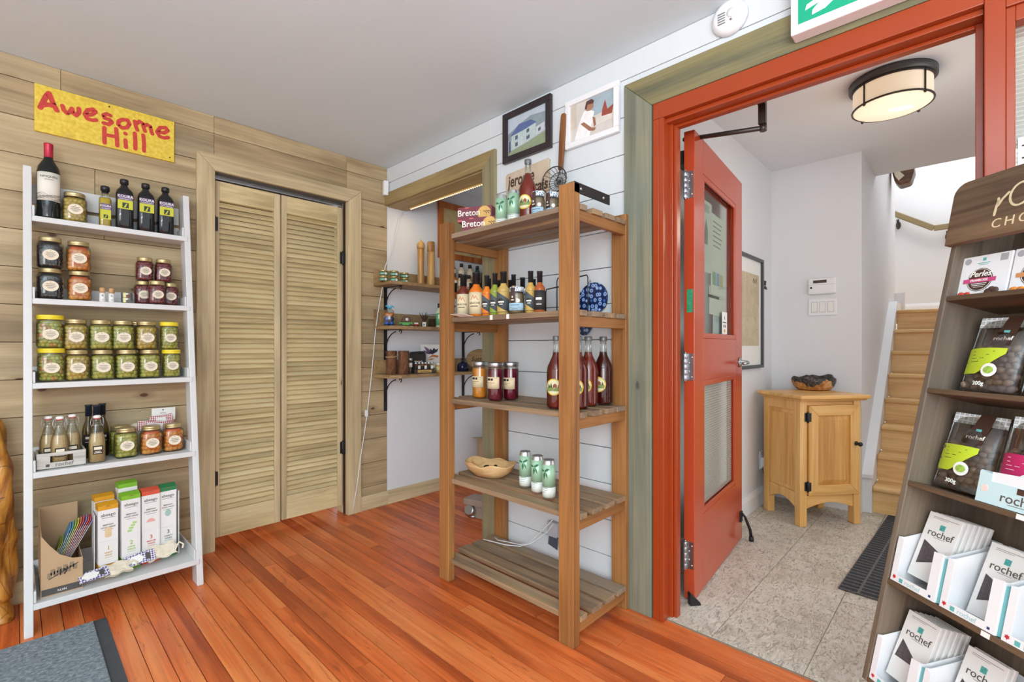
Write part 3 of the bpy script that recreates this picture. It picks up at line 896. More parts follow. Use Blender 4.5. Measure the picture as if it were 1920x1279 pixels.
for px, x, lb, hh in ((166, .115, 'left dark-capped slim oil bottle behind the swing-top bottle', .235), (181, .15, 'middle dark-capped slim oil bottle, front of its trio', .235), (192, .10, 'right dark-capped slim oil bottle behind the swing-top bottle', .235)):
    o = thing('slim_oil_bottle', lb, 'bottle', (x, on_x(px, 650, x).y, z4+.0008), PI/2, 'slim oil bottles')
    g = MB(); g.lathe([(.020, 0), (.0225, .003), (.0225, .12), (.018, .145), (.0115, .165), (.0105, .175), (.0105, hh-.04)], 24); g.build('glass', plain('dark_oil_bottle', '#4b3a12', .08), o)
    g = MB(); g.lathe([(.012, hh-.05), (.012, hh-.006), (.0135, hh-.005), (.0135, hh)], 18); g.build('cap', plain('navy_cap', '#1f2633', .4), o)
    l = MB(); l.patch(.0226, -1.2, 1.2, .05, .105, 10); L = l.build('label', M_BLAB, o)
    d = MB(); d.box((-.012, -.0008, .085), (.012, -.0004, .095)); d.box((-.014, -.0008, .070), (.014, -.0004, .072)); d.build('label_print', M_CREAM, L, bend=.0230)

M_LINEN = plain('natural_cotton_cloth', '#ddd2bd', .9, var=.08, scale=160., bump=.3)
t = NT('red_and_blue_chevron_band')
ck = t.n('ShaderNodeTexChecker', _0=t.n('ShaderNodeMapping', _0=t.n('ShaderNodeTexCoord').outputs['Object'], Rotation=(0, .78, 0)).outputs[0], Scale=170., Color1=lin('#b0404c'), Color2=lin('#e6e2e0'))
t.bsdf(ck.outputs[0], .7); M_CHEVR = t.m
t = NT('purple_chevron_band')
ck = t.n('ShaderNodeTexChecker', _0=t.n('ShaderNodeMapping', _0=t.n('ShaderNodeTexCoord').outputs['Object'], Rotation=(.78, .78, .3)).outputs[0], Scale=150., Color1=lin('#50457e'), Color2=lin('#dcd8e0'))
t.bsdf(ck.outputs[0], .7); M_CHEVP = t.m
def crumple(m, a, b, seed, amp=.006, nx=14, nz=10, M=None, yth=.02, edge=.012):
    """a soft folded cloth block: rounded box whose faces undulate"""
    rr = random.Random(seed)
    ph = [rr.uniform(0, 6.28) for _ in range(8)]
    vs, fs = [], []
    (x0, z0), (x1, z1) = a, b
    for side in (-1, 1):
        for i in range(nx+1):
            for j in range(nz+1):
                u, v = i/nx, j/nz
                e = min(1., min(u, 1-u, v, 1-v)*nx*.45)
                y = side*yth*(.35+.65*math.sqrt(e))+amp*e*(math.sin(9*u+ph[0]+4*v)+.6*math.sin(17*v+ph[1]-5*u)+.5*math.sin(23*u+ph[2+(side+1)//2]))
                x = x0+(x1-x0)*u+.006*math.sin(9*v+ph[4]); z = z0+(z1-z0)*v+.005*math.sin(11*u+ph[5])
                vs.append((x, y, z))
    n1_ = (nx+1)*(nz+1)
    for s_ in (0, 1):
        for i in range(nx):
            for j in range(nz):
                q = [s_*n1_+i*(nz+1)+j, s_*n1_+(i+1)*(nz+1)+j, s_*n1_+(i+1)*(nz+1)+j+1, s_*n1_+i*(nz+1)+j+1]
                fs.append(q if s_ == 0 else q[::-1])
    def rim(idx):
        for p, q in zip(idx, idx[1:]): fs.append((p, p+n1_, q+n1_, q))
    rim([i*(nz+1) for i in range(nx+1)][::-1]); rim([i*(nz+1)+nz for i in range(nx+1)])
    rim([j for j in range(nz+1)]); rim([nx*(nz+1)+j for j in range(nz+1)][::-1])
    return m.add(vs, fs, True, M)
for px, x, hh, lb, w2, tp in ((280, .112, .150, 'folded cotton produce bag with red chevron band behind the orange jars', .075, True), (305, .072, .172, 'folded cotton produce bag with white hang card at the back of the fourth shelf', .05, False)):
    o = thing('produce_bag', lb, 'bag', (x, on_x(px, 650, x).y, z4+.0008), PI/2, 'packaged cotton bags')
    m = MB(); crumple(m, (-w2, .010), (w2, hh-.02), 5+int(px), .003, yth=.014); m.build('cloth', M_LINEN, o)
    m = MB(); m.box((-w2*.85, -.026, hh*.62), (w2*.95, -.0195, hh*.93), Matrix.Rotation(.12 if tp else -.1, 4, 'Y')); B = m.build('paper_band', M_CHEVR, o)
    m = MB(); m.box((-w2*.35, -.0272, hh*.66), (w2*.45, -.0262, hh*.86), Matrix.Rotation(.12 if tp else -.1, 4, 'Y')); m.build('band_label', M_PAPER, B)
    if not tp:
        m = MB(); m.box((-.045, -.008, hh-.04), (.05, -.006, hh+.02)); c_ = m.build('hang_card', M_PAPER, o)
        m = MB(); m.box((-.003, -.0085, hh+.008), (.003, -.008, hh+.013)); m.box((-.012, -.0085, hh-.006), (.012, -.008, hh-.004)); m.build('card_print', M_INK, c_)
    m = MB(); m.tube([(w2*.9, -.01, hh*.6), (w2*1.1, -.015, hh*.5), (w2*1.05, -.018, hh*.35), (w2*1.2, -.015, hh*.2)], .0022, 6); m.build('drawstring', M_LINEN, o)

# ------------------------------------------------------------------ bottom shelf: kraft file, coloured bags, wrap boxes, cotton bags
z5 = LZ[4]
M_KRAFT = plain('kraft_cardboard', '#b99a76', .75, var=.04)
M_DKBAND = plain('dark_grey_print_band', '#4a4745', .7)
bx0 = max(-1.7395, on_x(76, 1105, .33).y); bx1 = on_x(155, 1080, .33).y
o = thing('display_box', 'kraft cardboard display box with sloping sides holding folded colourful bags', 'box', (.335, bx0, z5+.0008), PI/2)
W_, D_ = bx1-bx0, .235
side = [(0, 0), (D_, 0), (D_, .235), (D_-.03, .27), (D_-.05, .22), (.06, .155), (0, .14)]
m = MB()
m.prism([(0, 0), (W_, 0), (W_, .125), (W_*.75, .130), (W_*.45, .155), (W_*.2, .20), (.0, .245)], 0, .003, 'XZ')
m.build('front_panel', M_KRAFT, o)
m = MB()
for a in (0, W_-.003): m.prism([(.003, 0), (D_, 0), (D_, .30 if a == 0 else .15), (D_*.6, .265 if a == 0 else .13), (.003, .245 if a == 0 else .125)], a, a+.003, 'YZ')
m.box((0, D_-.003, 0), (W_, D_, .30)); m.build('side_panel', M_KRAFT, o)
m = MB(); m.box((.003, .003, .001), (W_-.003, D_-.003, .004)); m.build('base', M_KRAFT, o)
m = MB(); m.box((.002, -.0006, .004), (W_-.002, 0, .03)); B = m.build('printed_band', M_DKBAND, o)
m = MB(); addtext(m, 'KLIIN', .011, W_/2, -.0009, .012); m.build('band_lettering', M_WINK, B)
m = MB(); cxb = W_*.52
for i in range(9):
    ii, jj = i % 5, i//5
    x_, z_ = cxb-.045+.0185*ii+.009*jj, .068+.013*jj+.004*ii
    m.box((x_, -.0005, z_), (x_+.013, 0, z_+.022))
m.build('printed_rolls', plain('kraft_shadow_print', '#8d7a62', .75), o)
m = MB(); addtext(m, '17', .03, cxb, -.0011, .074, bold=.0006)
stroke(m, [(cxb-.04, .066), (cxb+.045, .108)], .0028, -.0006, .0004); m.build('printed_number', M_INK, o)
cols_ = ['#8a9b4a', '#c8c85a', '#6aa3c8', '#7ab8d8', '#b8cc5c', '#d8d878', '#e08a5c', '#d86a78', '#9a86b8', '#e0788a', '#d8605c', '#a8a0c8', '#e8948c', '#e26a7c']
for i, cc in enumerate(cols_[:12]):
    px_ = .0005+.0030*i
    hgt = .19 if i < 2 else .235+.005*min(i, 8)
    m = MB()
    n = 8
    pts = [(0, 0), (.075, 0), (.075, hgt-.03)]+[(.075-.03*(1-math.cos(PI/2*k/n))*1.1, hgt-.03+.03*math.sin(PI/2*k/n)) for k in range(1, n+1)]+[(0, hgt-.012)]
    o2 = thing('folded_bag', ['olive', 'yellow-green', 'sky blue', 'pale blue', 'lime', 'pale yellow', 'orange', 'rose', 'lavender', 'pink', 'coral red', 'lilac', 'peach', 'raspberry'][i]+' folded bag leaning in the kraft cardboard display box', 'bag', (.335-.10, bx0+px_+.010, z5+.0075), PI/2, 'coloured folded bags')
    M = Matrix.Rotation(.30+.0155*i, 4, 'Y')
    m.prism(pts, -.0010, .0010, 'YZ', M)
    m.build('bag', plain('bag_colour_%d' % i, cc, .6, var=.04), o2, bevel=.001)
    m = MB(); m.prism([(-.0006, .02), (.0, .02), (.0, hgt-.035), (-.0006, hgt-.035)], -.0006, .0006, 'YZ', M); m.build('seam', plain('pale_seam', '#e6e3d8', .7), o2)

# abeego display and boxes
M_BOXW = plain('white_carton', '#e6e4e1', .6, var=.015)
ay0 = on_x(183, 1030, .30).y; ay1 = on_x(342, 1000, .20).y
names = [('yellow', '#d99a1e', '1', 'GIANT', 'WRAP'), ('lime green', '#7cb52e', '2', 'LARGE', 'WRAPS'), ('coral red', '#d4553c', '3', 'MEDIUM', 'WRAPS'), ('dark green', '#2e7a4c', '3', 'VARIETY', 'WRAPS')]
tops = [(236, 1050, .29, .285), (0, 0, .27, .33), (0, 0, .25, .335), (0, 0, .23, .335)]
pxs = [(203, .275, .30), (246, .268, .325), (283, .255, .325), (315, .238, .325)]
for i, (nm, colr, num, t1_, t2_) in enumerate(names):
    px, x, hh = pxs[i]
    o = thing('wrap_box', nm+' topped white carton of beeswax wrap, number '+num+' '+t1_.lower(), 'box', (x, on_x(px, 650, x).y, z5+.0008), PI/2+.10, 'beeswax wrap cartons')
    bw = .034
    C = plain('carton_'+nm.replace(' ', '_'), colr, .5, var=.03)
    m = MB(); m.box((-bw, 0, .055), (bw, .05, hh-.018)); W1 = m.build('carton', M_BOXW, o, bevel=.0008)
    m = MB(); m.box((-bw, 0, .0), (bw, .05, .055)); m.build('carton_base', C, o, bevel=.0008)
    m = MB(); m.prism([(0, hh-.018), (.05, hh-.018), (.05, hh+.008), (.028, hh+.012), (0, hh)], -bw, bw, 'YZ'); m.build('carton_top', C, o, bevel=.0008)
    m = MB(); m.prism([(-.012, hh-.004), (.012, hh-.004), (0, hh+.0)], -.0006, .002); m.build('hang_slot', plain('slot_shadow_card', '#8a6a3a', .8), o)
    d = MB(); addtext(d, 'abeego', .0175, 0, -.0005, hh-.045, bold=.00025); d.build('brand_lettering', plain('grey_print', '#66625e', .7), W1)
    d = MB(); addtext(d, 'BEESWAX', .0082, 0, -.0005, hh-.085, bold=.0002); addtext(d, 'FOOD WRAP', .0082, 0, -.0005, hh-.096, bold=.0002)
    d.build('product_lettering', plain('grey_print', '#66625e', .7), W1)
    d = MB(); d.box((-.022, -.0005, hh-.053), (.022, 0, hh-.0515)); d.build('small_print', plain('grey_print', '#66625e', .7), W1)
    d = MB(); d.box((-.018, -.0005, hh-.104), (.018, 0, hh-.1028)); d.build('small_print', plain('grey_print', '#66625e', .7), W1)
    d = MB()
    if i == 0:
        for k in range(5): d.prism([(.012*math.cos(2*PI*j/14), .19-hh*0+.17-.19+.012*0+.0+.165-.165+.0+.012*k*.62+.007*math.sin(2*PI*j/14)) for j in range(14)], -.0006-.0001*k, -.0003)
        d.v = [Vector((v.x, v.y, v.z-.0)) for v in d.v]
    elif i == 1:
        for k in range(4): d.box((-.008, -.0006, .165+.011*k), (.008, 0, .173+.011*k), Matrix.Rotation(.03*(k-1), 4, 'Y'))
    elif i == 2:
        d.prism([(.016*math.cos(PI*j/12), .185+.016*math.sin(PI*j/12)) for j in range(13)], -.0006, 0)
    else:
        d.prism([(.012*math.cos(2*PI*j/18), .205+.016*math.sin(2*PI*j/18)) for j in range(18)], -.0006, 0)
    d.build('printed_food', plain('print_'+nm.replace(' ', '_'), ['#dcc49a', '#a8cf7c', '#e0a8a0', '#9fc0b8'][i], .6), W1)
# stand in front of the cartons
o = thing('carton_stand', 'white printed counter stand holding the upright beeswax wrap cartons', 'stand', (0, 0, z5), 0.)
m = MB()
fr = []
for i, (px, x, hh) in enumerate(pxs):
    p = on_x(px, 650, x); fr.append(p)
    M = Matrix.Translation((x+.0045, p.y, 0)) @ Matrix.Rotation(PI/2+.10, 4, 'Z')
    m2_ = MB(); m2_.box((-.0325, -.001, .052 if i < 3 else .055), (.0325, .0, .165-.008*i if i else .15), M)
    Pn = m2_.build('front_panel', M_BOXW, o)
    d = MB(); nm, colr, num, t1_, t2_ = names[i]
    addtext(d, num, .024, 0, -.0016, .112, bold=.0003); addtext(d, t1_, .0088, 0, -.0016, .098, bold=.0002); addtext(d, t2_, .0088, 0, -.0016, .087, bold=.0002); d.box((-.014, -.0016, .08), (.014, -.001, .0812))
    d.v = [M @ v for v in d.v]
    d.build('panel_lettering', plain('ink_'+nm.replace(' ', '_'), ['#c49a4a', '#8cc04a', '#c85a48', '#5a6460'][i], .6), Pn)
m = MB()
m.box((.19, fr[0].y-.0465, .002), (.282, fr[0].y-.044, .27)); m.build('side_panel', M_BOXW, o)
m = MB(); m.box((.185, fr[3].y+.0415, .002), (.236, fr[3].y+.044, .30)); m.build('side_panel', M_BOXW, o)
for nm, px, x, hh, lb in (('yellow', 196, .21, .325, 'back yellow topped carton standing behind the front yellow one'), ('lime_green', 240, .205, .365, 'back lime green topped carton standing behind the front green one')):
    o = thing('wrap_box', lb, 'box', (x, on_x(px, 650, x).y, z5+.0008), PI/2+.10, 'beeswax wrap cartons')
    C = _MC['carton_'+nm]
    m = MB(); m.box((-.034, 0, 0), (.034, .05, hh-.018)); m.build('carton', M_BOXW, o, bevel=.0008)
    m = MB(); m.prism([(0, hh-.018), (.05, hh-.018), (.05, hh+.006), (.028, hh+.010), (0, hh)], -.034, .034, 'YZ'); m.build('carton_top', C, o, bevel=.0008)

# two packaged cotton bags leaning in front of the cartons
for i, (px, x, z_, lean, lb, L_) in enumerate(((198, .354, .008, 1.02, 'front cotton bag with purple chevron band lying on the bottom ladder shelf', .122), (284, .312, .012, .62, 'back cotton bag with purple chevron band leaning against the cartons', .140))):
    p = on_x(px, 650, x)
    o = thing('produce_bag', lb, 'bag', (x, p.y, z5+z_), PI/2, 'cotton bags on the bottom shelf')
    M = Matrix.Rotation(-.30 if i == 0 else -.26, 4, 'Y') @ Matrix.Rotation(-lean, 4, 'X')
    M = Matrix.Translation((0, 0, .012)) @ Matrix.Rotation(-lean, 4, 'X') @ Matrix.Rotation(-.10, 4, 'Y')
    m = MB(); crumple(m, (-L_*.05, -.0), (L_*.72, .062), 31+i, .0022, yth=.008, M=M); m.build('cloth', M_LINEN, o)
    m = MB(); m.box((-L_*.66, -.0125, .004), (L_*.12, -.0095, .052), M); B = m.build('paper_band', M_CHEVP, o)
    m = MB(); m.prism([(-L_*.36+.028*math.cos(PI/3*k), .028+.019*math.sin(PI/3*k)) for k in range(6)], -.0133, -.0126, M=M); m.build('band_label', M_PAPER, B)
    m = MB(); m.box((-L_*.12, -.0133, .014), (-L_*.0, -.0126, .042), M); m.build('dark_mark', M_DKBAND, B)
    m = MB(); m.tube([M @ Vector(q) for q in ((L_*.7, 0, .03), (L_*.82, -.004, .045), (L_*.92, .0, .03), (L_*.86, -.006, .012))], .004, 7); m.build('drawstring', M_LINEN, o)

# ================================================================== on the pine wall
a, b = on_x(64, 160), on_x(326, 301)
sy0, sy1, sz0, sz1 = -1.747, -1.241, 2.040, 2.246
t = NT('yellow_painted_plywood')
n1 = t.n('ShaderNodeTexNoise', _0=t.coord((60, 3, 60)), Scale=1., Detail=5.)
n2 = t.n('ShaderNodeTexNoise', _0=t.coord((1, 1, 1)), Scale=14., Detail=4.)
c = t.ramp(n1.outputs[0], [(.3, '#cfae30'), (.55, '#e0c443'), (.75, '#e8d268')])
c = t.mix(t.ramp(n2.outputs[0], [(.62, (0, 0, 0, 1)), (.78, (.5,)*3+(1,))]), c, lin('#b8984a'))
t.bsdf(c, .55, 0., n1.outputs[0], .15, .003)
sg = thing('painted_sign', 'yellow painted board lettered in red above the ladder shelf', 'sign', (.001, sy0, sz0), PI/2)
m = MB(); m.box((0, -.012, 0), (sy1-sy0, 0, sz1-sz0)); m.build('board', t.m, sg, bevel=.001)
def SG(cx, cy):           # measured on the sign in the photograph, turned into board coordinates
    p = on_x(cx*.23451, 60+cy*.23451, .013)
    return (p.y-sy0, p.z-sz0)
LET = [
 [(322, 605), (345, 560), (368, 515), (392, 490), (410, 535), (430, 585), (455, 628)], [(345, 585), (385, 580), (425, 592)],
 [(500, 590), (510, 625), (535, 650), (560, 640), (575, 612), (585, 650), (608, 668), (632, 645), (630, 612)],
 [(690, 665), (730, 662), (765, 640), (745, 618), (700, 625), (678, 660), (700, 695), (740, 706), (768, 704)],
 [(882, 668), (855, 655), (828, 665), (838, 690), (875, 700), (895, 720), (870, 740), (828, 728)],
 [(985, 700), (950, 712), (945, 740), (975, 768), (1015, 765), (1035, 735), (1020, 705), (985, 700)],
 [(1078, 715), (1085, 750), (1098, 785)], [(1088, 735), (1115, 715), (1140, 730), (1150, 770), (1160, 795)], [(1150, 755), (1175, 740), (1200, 755), (1212, 800), (1218, 815)],
 [(1270, 800), (1310, 808), (1342, 790), (1325, 765), (1280, 765), (1255, 800), (1275, 835), (1315, 848), (1345, 843)],
 [(835, 765), (834, 815), (836, 885)], [(928, 775), (935, 840), (937, 910)], [(840, 820), (890, 832), (935, 838)],
 [(1003, 865), (1005, 900), (1006, 922)], [(1002, 812), (1004, 815)], [(1078, 810), (1082, 870), (1082, 935)], [(1145, 825), (1152, 890), (1152, 952)]]
m = MB()
for i, L in enumerate(LET):
    stroke(m, [SG(*p) for p in L], .0165 if i > 1 else .019, -.0122, .0006+.00008*(i % 4))
m.build('lettering', plain('brushed_red_paint', '#c23a30', .55, var=.15, scale=60.), sg)
m = MB()
for x, z in ((.25, .192), (.487, .02)): m.lathe([(.003, -.0005), (.0035, .001), (0, .0015)], 10, M=Matrix.Translation((x, -.012, z)) @ Matrix.Rotation(PI/2, 4, 'X'), caps=False)
m.build('nail_head', M_BLACK, sg)

o = thing('wall_outlet', 'white wall outlet behind the kraft display box on the pine wall', 'outlet', (.002, -1.655, .335), PI/2)
m = MB(); m.box((-.036, -.006, -.058), (.036, 0, .058)); m.build('cover_plate', M_TRIMW, o, bevel=.002)
m = MB()
for z in (-.034, .006): m.box((-.017, -.0072, z), (.017, -.006, z+.028))
F_ = m.build('sockets', M_PAPER, o, bevel=.001)
m = MB()
for z in (-.034, .006):
    m.box((-.008, -.0078, z+.014), (-.006, -.0072, z+.022)); m.box((.006, -.0078, z+.014), (.008, -.0072, z+.022)); m.box((-.002, -.0078, z+.005), (.002, -.0072, z+.009))
m.build('slots', M_BLACK, F_)

# burl wood pole at the left edge
m = MB()
rr = random.Random(4)
ring = 26
prof = []
N = 90
lb = plain('x', '#000000')
t = NT('polished_burl')
n1 = t.n('ShaderNodeTexNoise', _0=t.coord((9, 9, 3)), Scale=1., Detail=6., Distortion=2.2)
n2 = t.n('ShaderNodeTexVoronoi', {'feature': 'DISTANCE_TO_EDGE'}, _0=t.coord((16, 16, 5)), Scale=1.)
c = t.ramp(n1.outputs[0], [(.28, '#5c2e10'), (.45, '#a86a24'), (.62, '#c98f3c'), (.8, '#8a4a1c')])
c = t.mix(t.ramp(n2.outputs[0], [(.0, (1, 1, 1, 1)), (.02, (0, 0, 0, 1))]), c, lin('#6a3414'))
t.bsdf(c, .35, 0., n1.outputs[0], .5, .02)
vs, fs = [], []
for j in range(N+1):
    z = .83*j/N
    u = z/.83
    r0 = .052*(1-.25*u)*(1.35-.6*min(1, z/.08) if z < .08 else 1.)*(1 if u < .9 else math.sqrt(max(.02, 1-((u-.9)/.1)**2)))
    for i in range(ring):
        a = 2*PI*i/ring
        k = 1+.16*math.sin(3*a+9*z)+.12*math.sin(2*a-14*z+1.)+.08*math.sin(5*a+31*z)+.30*math.exp(-((z-.32)/.03)**2)*max(0, math.cos(a-1.2))+.22*math.exp(-((z-.60)/.05)**2)*max(0, math.cos(a-1.5))
        cxo, cyo = .008*math.sin(5*z), .012*math.sin(4*z+.5)
        vs.append((cxo+r0*k*math.cos(a), cyo+r0*k*math.sin(a), z))
for j in range(N):
    for i in range(ring):
        a0, b0 = j*ring+i, j*ring+(i+1) % ring
        fs.append((a0, b0, b0+ring, a0+ring))
fs.append(list(range(ring))[::-1]); fs.append(list(range(N*ring, (N+1)*ring)))
m.add(vs, fs, True)
o = m.build('burl_post', t.m, None, loc=(.105, -1.868, 0))
tag(o, 'knobbly honey-brown burl wood post standing on the floor beside the ladder shelf', 'post')
m = MB(); m.tube([(.0, .04*math.cos(a), .01*math.sin(a)) for a in [0, .5]], .004); 
m = MB(); m.tube([(.056*math.cos(2*PI*i/24), .056*math.sin(2*PI*i/24), .495) for i in range(24)], .0016, 6, closed=True)
m.build('cord_tie', M_WIRE, o)

# grey entrance mat on the wood floor
t = NT('blue_grey_ribbed_carpet')
n1 = t.n('ShaderNodeTexNoise', _0=t.coord(), Scale=70., Detail=5., Roughness=.75)
n2 = t.n('ShaderNodeTexNoise', _0=t.coord((90, 60, 1)), Scale=1., Detail=6., Roughness=.8)
c = t.ramp(n2.outputs[0], [(.32, '#4c5860'), (.5, '#7e8b93'), (.68, '#b4c0c6')])
t.bsdf(c, .95, 0., n2.outputs[0], .9, .006); M_CARP = t.m
o = thing('floor_mat', 'blue-grey carpet mat with rubber edge on the red wood floor', 'mat', (.41, -1.55, 0))
m = MB(); m.box((.02, -1.3, .001), (1.75, -.04, .011)); m.build('carpet', M_CARP, o, bevel=.003)
m = MB(); m.prism([(-.0, .0005), (.03, .004), (1.74, .004), (1.77, .0005)], -1.34, 0, 'XZ'); m.build('rubber_edge', plain('dark_rubber', '#45494d', .8), o)

# corner sensor, white cord
o = thing('motion_sensor', 'small white motion sensor high in the corner', 'sensor', (.012, -.02, 2.195), PI/4+PI/8)
m = MB(); m.prism([(-.022, 0), (.022, 0), (.016, -.03), (-.016, -.03)], -.05, .05, 'XY'); m.build('housing', M_TRIMW, o, bevel=.004)
m = MB(); m.box((-.012, -.0315, -.03), (.012, -.029, .01)); m.build('lens', M_PAPER, o, bevel=.002)
cordp = [(756, 398, .02), (748, 412, .012), (735, 470, .01), (722, 500, .03), (716, 545, .03), (709, 585, .025), (704, 620, .03), (697, 700, .022), (688, 780, .02), (676, 860, .02), (668, 920, .018), (662, 957, .03)]
pts = [on_x(px, py, x) for px, py, x in cordp]
o = thing('power_cord', 'thin white power cord hanging from the lit header down the corner', 'cord', pts[-1])
m = MB(); m.tube([p-pts[-1] for p in pts], .0028, 8); m.build('cable', M_TRIMW, o)
m = MB(); pp = on_x(687, 775, .022)-pts[-1]; m.box((pp.x-.008, pp.y-.010, pp.z-.022), (pp.x+.008, pp.y+.010, pp.z+.022)); m.build('inline_switch', M_TRIMW, o, bevel=.003)

# LED strip under the header
o = thing('led_strip', 'warm glowing LED strip under the header of the niche', 'light strip', (0, 0, 0))
e0, e1 = on_z(757, 392, 2.072), on_z(907, 341, 2.072)
m = MB(); m.box((.10, .118, 2.066), (.99, .132, 2.0745)); m.build('strip', plain('strip_tape', '#d8b070', .5), o)
m = MB()
for k in range(46):
    x = .108+.0192*k
    m.ball((x, .125, 2.0655), (.0042, .0042, .0028), 8, 4)
d_ = m.build('diodes', emis('warm_led', '#ffdb9a', 9.), o); d_['kind'] = 'stuff'
l = bpy.data.lights.new('led_glow', 'AREA'); l.shape = 'RECTANGLE'; l.size = .85; l.size_y = .012; l.energy = 1.2; l.color = (1, .78, .45)
lo = bpy.data.objects.new('led_glow', l); COL.objects.link(lo); lo.location = (.54, .125, 2.06); lo.parent = o

# ================================================================== slatted wooden rack in front of the white boards
RZ = [1.628, 1.236, .856, .482, .106]
rack = thing('slatted_rack', 'tall amber pine rack with slatted shelves in front of the white board wall', 'rack', (0, 0, 0))
RX0, RX1, RYF, RYB = 1.118, 1.908, -.405, -.004
PW, PT = .070, .038
for x0, yb, ztop in ((RX0, RYF, 1.682), (RX1-PW, RYF, 1.700), (RX0, RYB-PT, 1.632), (RX1-PW, RYB-PT, 1.655)):
    m = MB(); m.box((x0, yb, .001), (x0+PW, yb+PT, ztop))
    m.build('post', M_RACK, rack, bevel=.003)
for k, z in enumerate(RZ):
    for x0 in (RX0+PW, RX1-PW-.022) if False else (RX0+.004, RX1-.026):
        m = MB(); m.box((x0, RYF+PT, z-.062), (x0+.022, RYB-PT, z-.022)); m.build('cross_rail', M_RACKY, rack, bevel=.002)
    ys = [RYF+.024, RYF+.118, RYF+.206, RYF+.292]
    for i, y in enumerate(ys):
        m = MB()
        x0, x1 = (RX0+PW+.001, RX1-PW-.001) if i == 0 else (RX0-.001, RX1+.004)
        if i == 0: m.prism([(RX0+PW+.001, RYF+.016), (RX1-PW-.001, RYF+.016), (RX1-PW-.001, RYF+PT+.001), (RX1+.004, RYF+PT+.001), (RX1+.004, RYF+PT+.042), (RX0-.001, RYF+PT+.042), (RX0-.001, RYF+PT+.001), (RX0+PW+.001, RYF+PT+.001)], z-.022, z, 'XY')
        else: m.box((x0, y, z-.022), (x1, y+.066, z-.0006*i))
        m.build('slat', M_RACKX, rack, bevel=.002)
m = MB(); m.box((RX1-.005, -.40, 1.664), (RX1+.0, -.165, 1.702)); m.box((RX1-.03, -.40, 1.699), (RX1-.005, -.165, 1.702)); 
e_ = m.build('edge_strip', M_BLACK, rack); e_['label'] = 'black metal edge strip screwed to the end of the top shelf'
m = MB()
for y in (-.36, -.21): m.lathe([(.006, 0), (.005, .003), (0, .004)], 10, M=Matrix.Translation((RX1, y, 1.682)) @ Matrix.Rotation(PI/2, 4, 'Y'), caps=False)
m.build('screw', M_STEEL, e_)

def rk(px, y, k, dz=0.):
    return (on_y(px, 650, y).x, y, RZ[k]+.0008+dz)
# ---------------- top shelf
M_BRET = plain('maroon_carton', '#7a3a46', .5, var=.04)
def cracker_box(label, loc, rz):
    o = thing('cracker_box', label, 'box', loc, rz, 'cracker boxes')
    m = MB(); m.box((-.088, -.022, 0), (.088, .040, .072)); B = m.build('carton', M_BRET, o, bevel=.001)
    d = MB(); addtext(d, 'Breton', .042, -.030, -.0226, .030, bold=.0004); d.build('lettering', M_WINK, B)
    d = MB(); d.box((-.088, -.0224, .004), (-.062, -.0219, .012)); d.box((-.055, -.0224, .006), (.0, -.0219, .009)); d.box((-.05, -.0224, .066), (-.03, -.0219, .071)); d.build('red_print', plain('light_red_print', '#d86a6c', .6), B)
    d = MB(); d.prism([(.050+.034*math.cos(2*PI*i/28), .038+.034*math.sin(2*PI*i/28)) for i in range(28)], -.0224, -.0219); C_ = d.build('printed_cracker', plain('cracker_gold', '#d6ac62', .6, var=.12, scale=90.), B)
    d = MB()
    for k in range(3): stroke(d, [(.045+.012*k+.018*math.cos(a), .028+.02*math.sin(a)) for a in (.3, .7, 1.1, 1.5)], .003, -.0225, .0003)
    d.build('printed_slices', plain('aubergine_print', '#4a3038', .6), C_)
    return o
cracker_box('upper maroon cracker box on the rack top, behind and above another', (on_y(893, 650, -.255).x, -.255, RZ[0]+.0735), .45)
cracker_box('lower maroon cracker box at the left end of the rack top', (on_y(902, 650, -.295).x, -.295, RZ[0]+.0008), .45)
M_CANG = plain('mint_green_can', '#a9d3b4', .35, .2, var=.02)
M_CANS = plain('aluminium', '#cfd3d4', .28, .9, var=.03)
M_LEAF = plain('dark_leaf_print', '#2f6a4a', .5)
def can(label, loc, rz, group, name='drink_can', wht=True):
    o = thing(name, label, 'can', loc, rz, group)
    r, h = .0265, .157
    m = MB(); m.lathe([(.020, 0), (.0225, .001), (r, .007), (r, h-.012), (.0235, h-.003), (.0235, h), (.022, h), (.021, h-.003)], 32); m.build('body', M_CANS, o)
    m = MB(); m.patch(r+.0002, -PI*.98, PI*.98, .05 if wht else .012, h-.016, 28); L = m.build('sleeve', M_CANG, o)
    m = MB(); m.patch(r+.0002, -PI*.98, PI*.98, .010, .05, 28); m.build('white_band', plain('pale_band', '#e3ebe3', .4), o)
    d = MB()
    d.prism([(0, .118), (.012, .127), (.021, .124), (.013, .116), (.002, .112)], -.0014, -.0008); d.prism([(.001, .114), (-.006, .1), (-.002, .080), (.004, .098)], -.0014, -.0008); d.prism([(.004, .113), (.011, .103), (.014, .084), (.006, .098)], -.0015, -.0009); d.prism([(-.002, .117), (-.016, .123), (-.021, .114), (-.005, .112)], -.0014, -.0008)
    d.build('leaf_print', M_LEAF, L, bend=r)
    d = MB(); d.box((-.014, -.0008, .046), (.014, -.0003, .048)); d.box((-.012, -.0008, .038), (.012, -.0003, .0392)); d.box((-.008, -.0008, .03), (.008, -.0003, .0312)); d.build('print', M_INK, L, bend=r)
    d = MB(); d.box((-.006, -.012, h-.0028), (.006, .004, h-.0018)); d.build('ring_pull', M_STEEL, o)
    return o
can('left mint green drink can on the rack top beside the cracker boxes', rk(940, -.272, 0), .5, 'drink cans on the rack top')
can('right mint green drink can on the rack top beside the syrup bottle', rk(963, -.285, 0), .2, 'drink cans on the rack top')

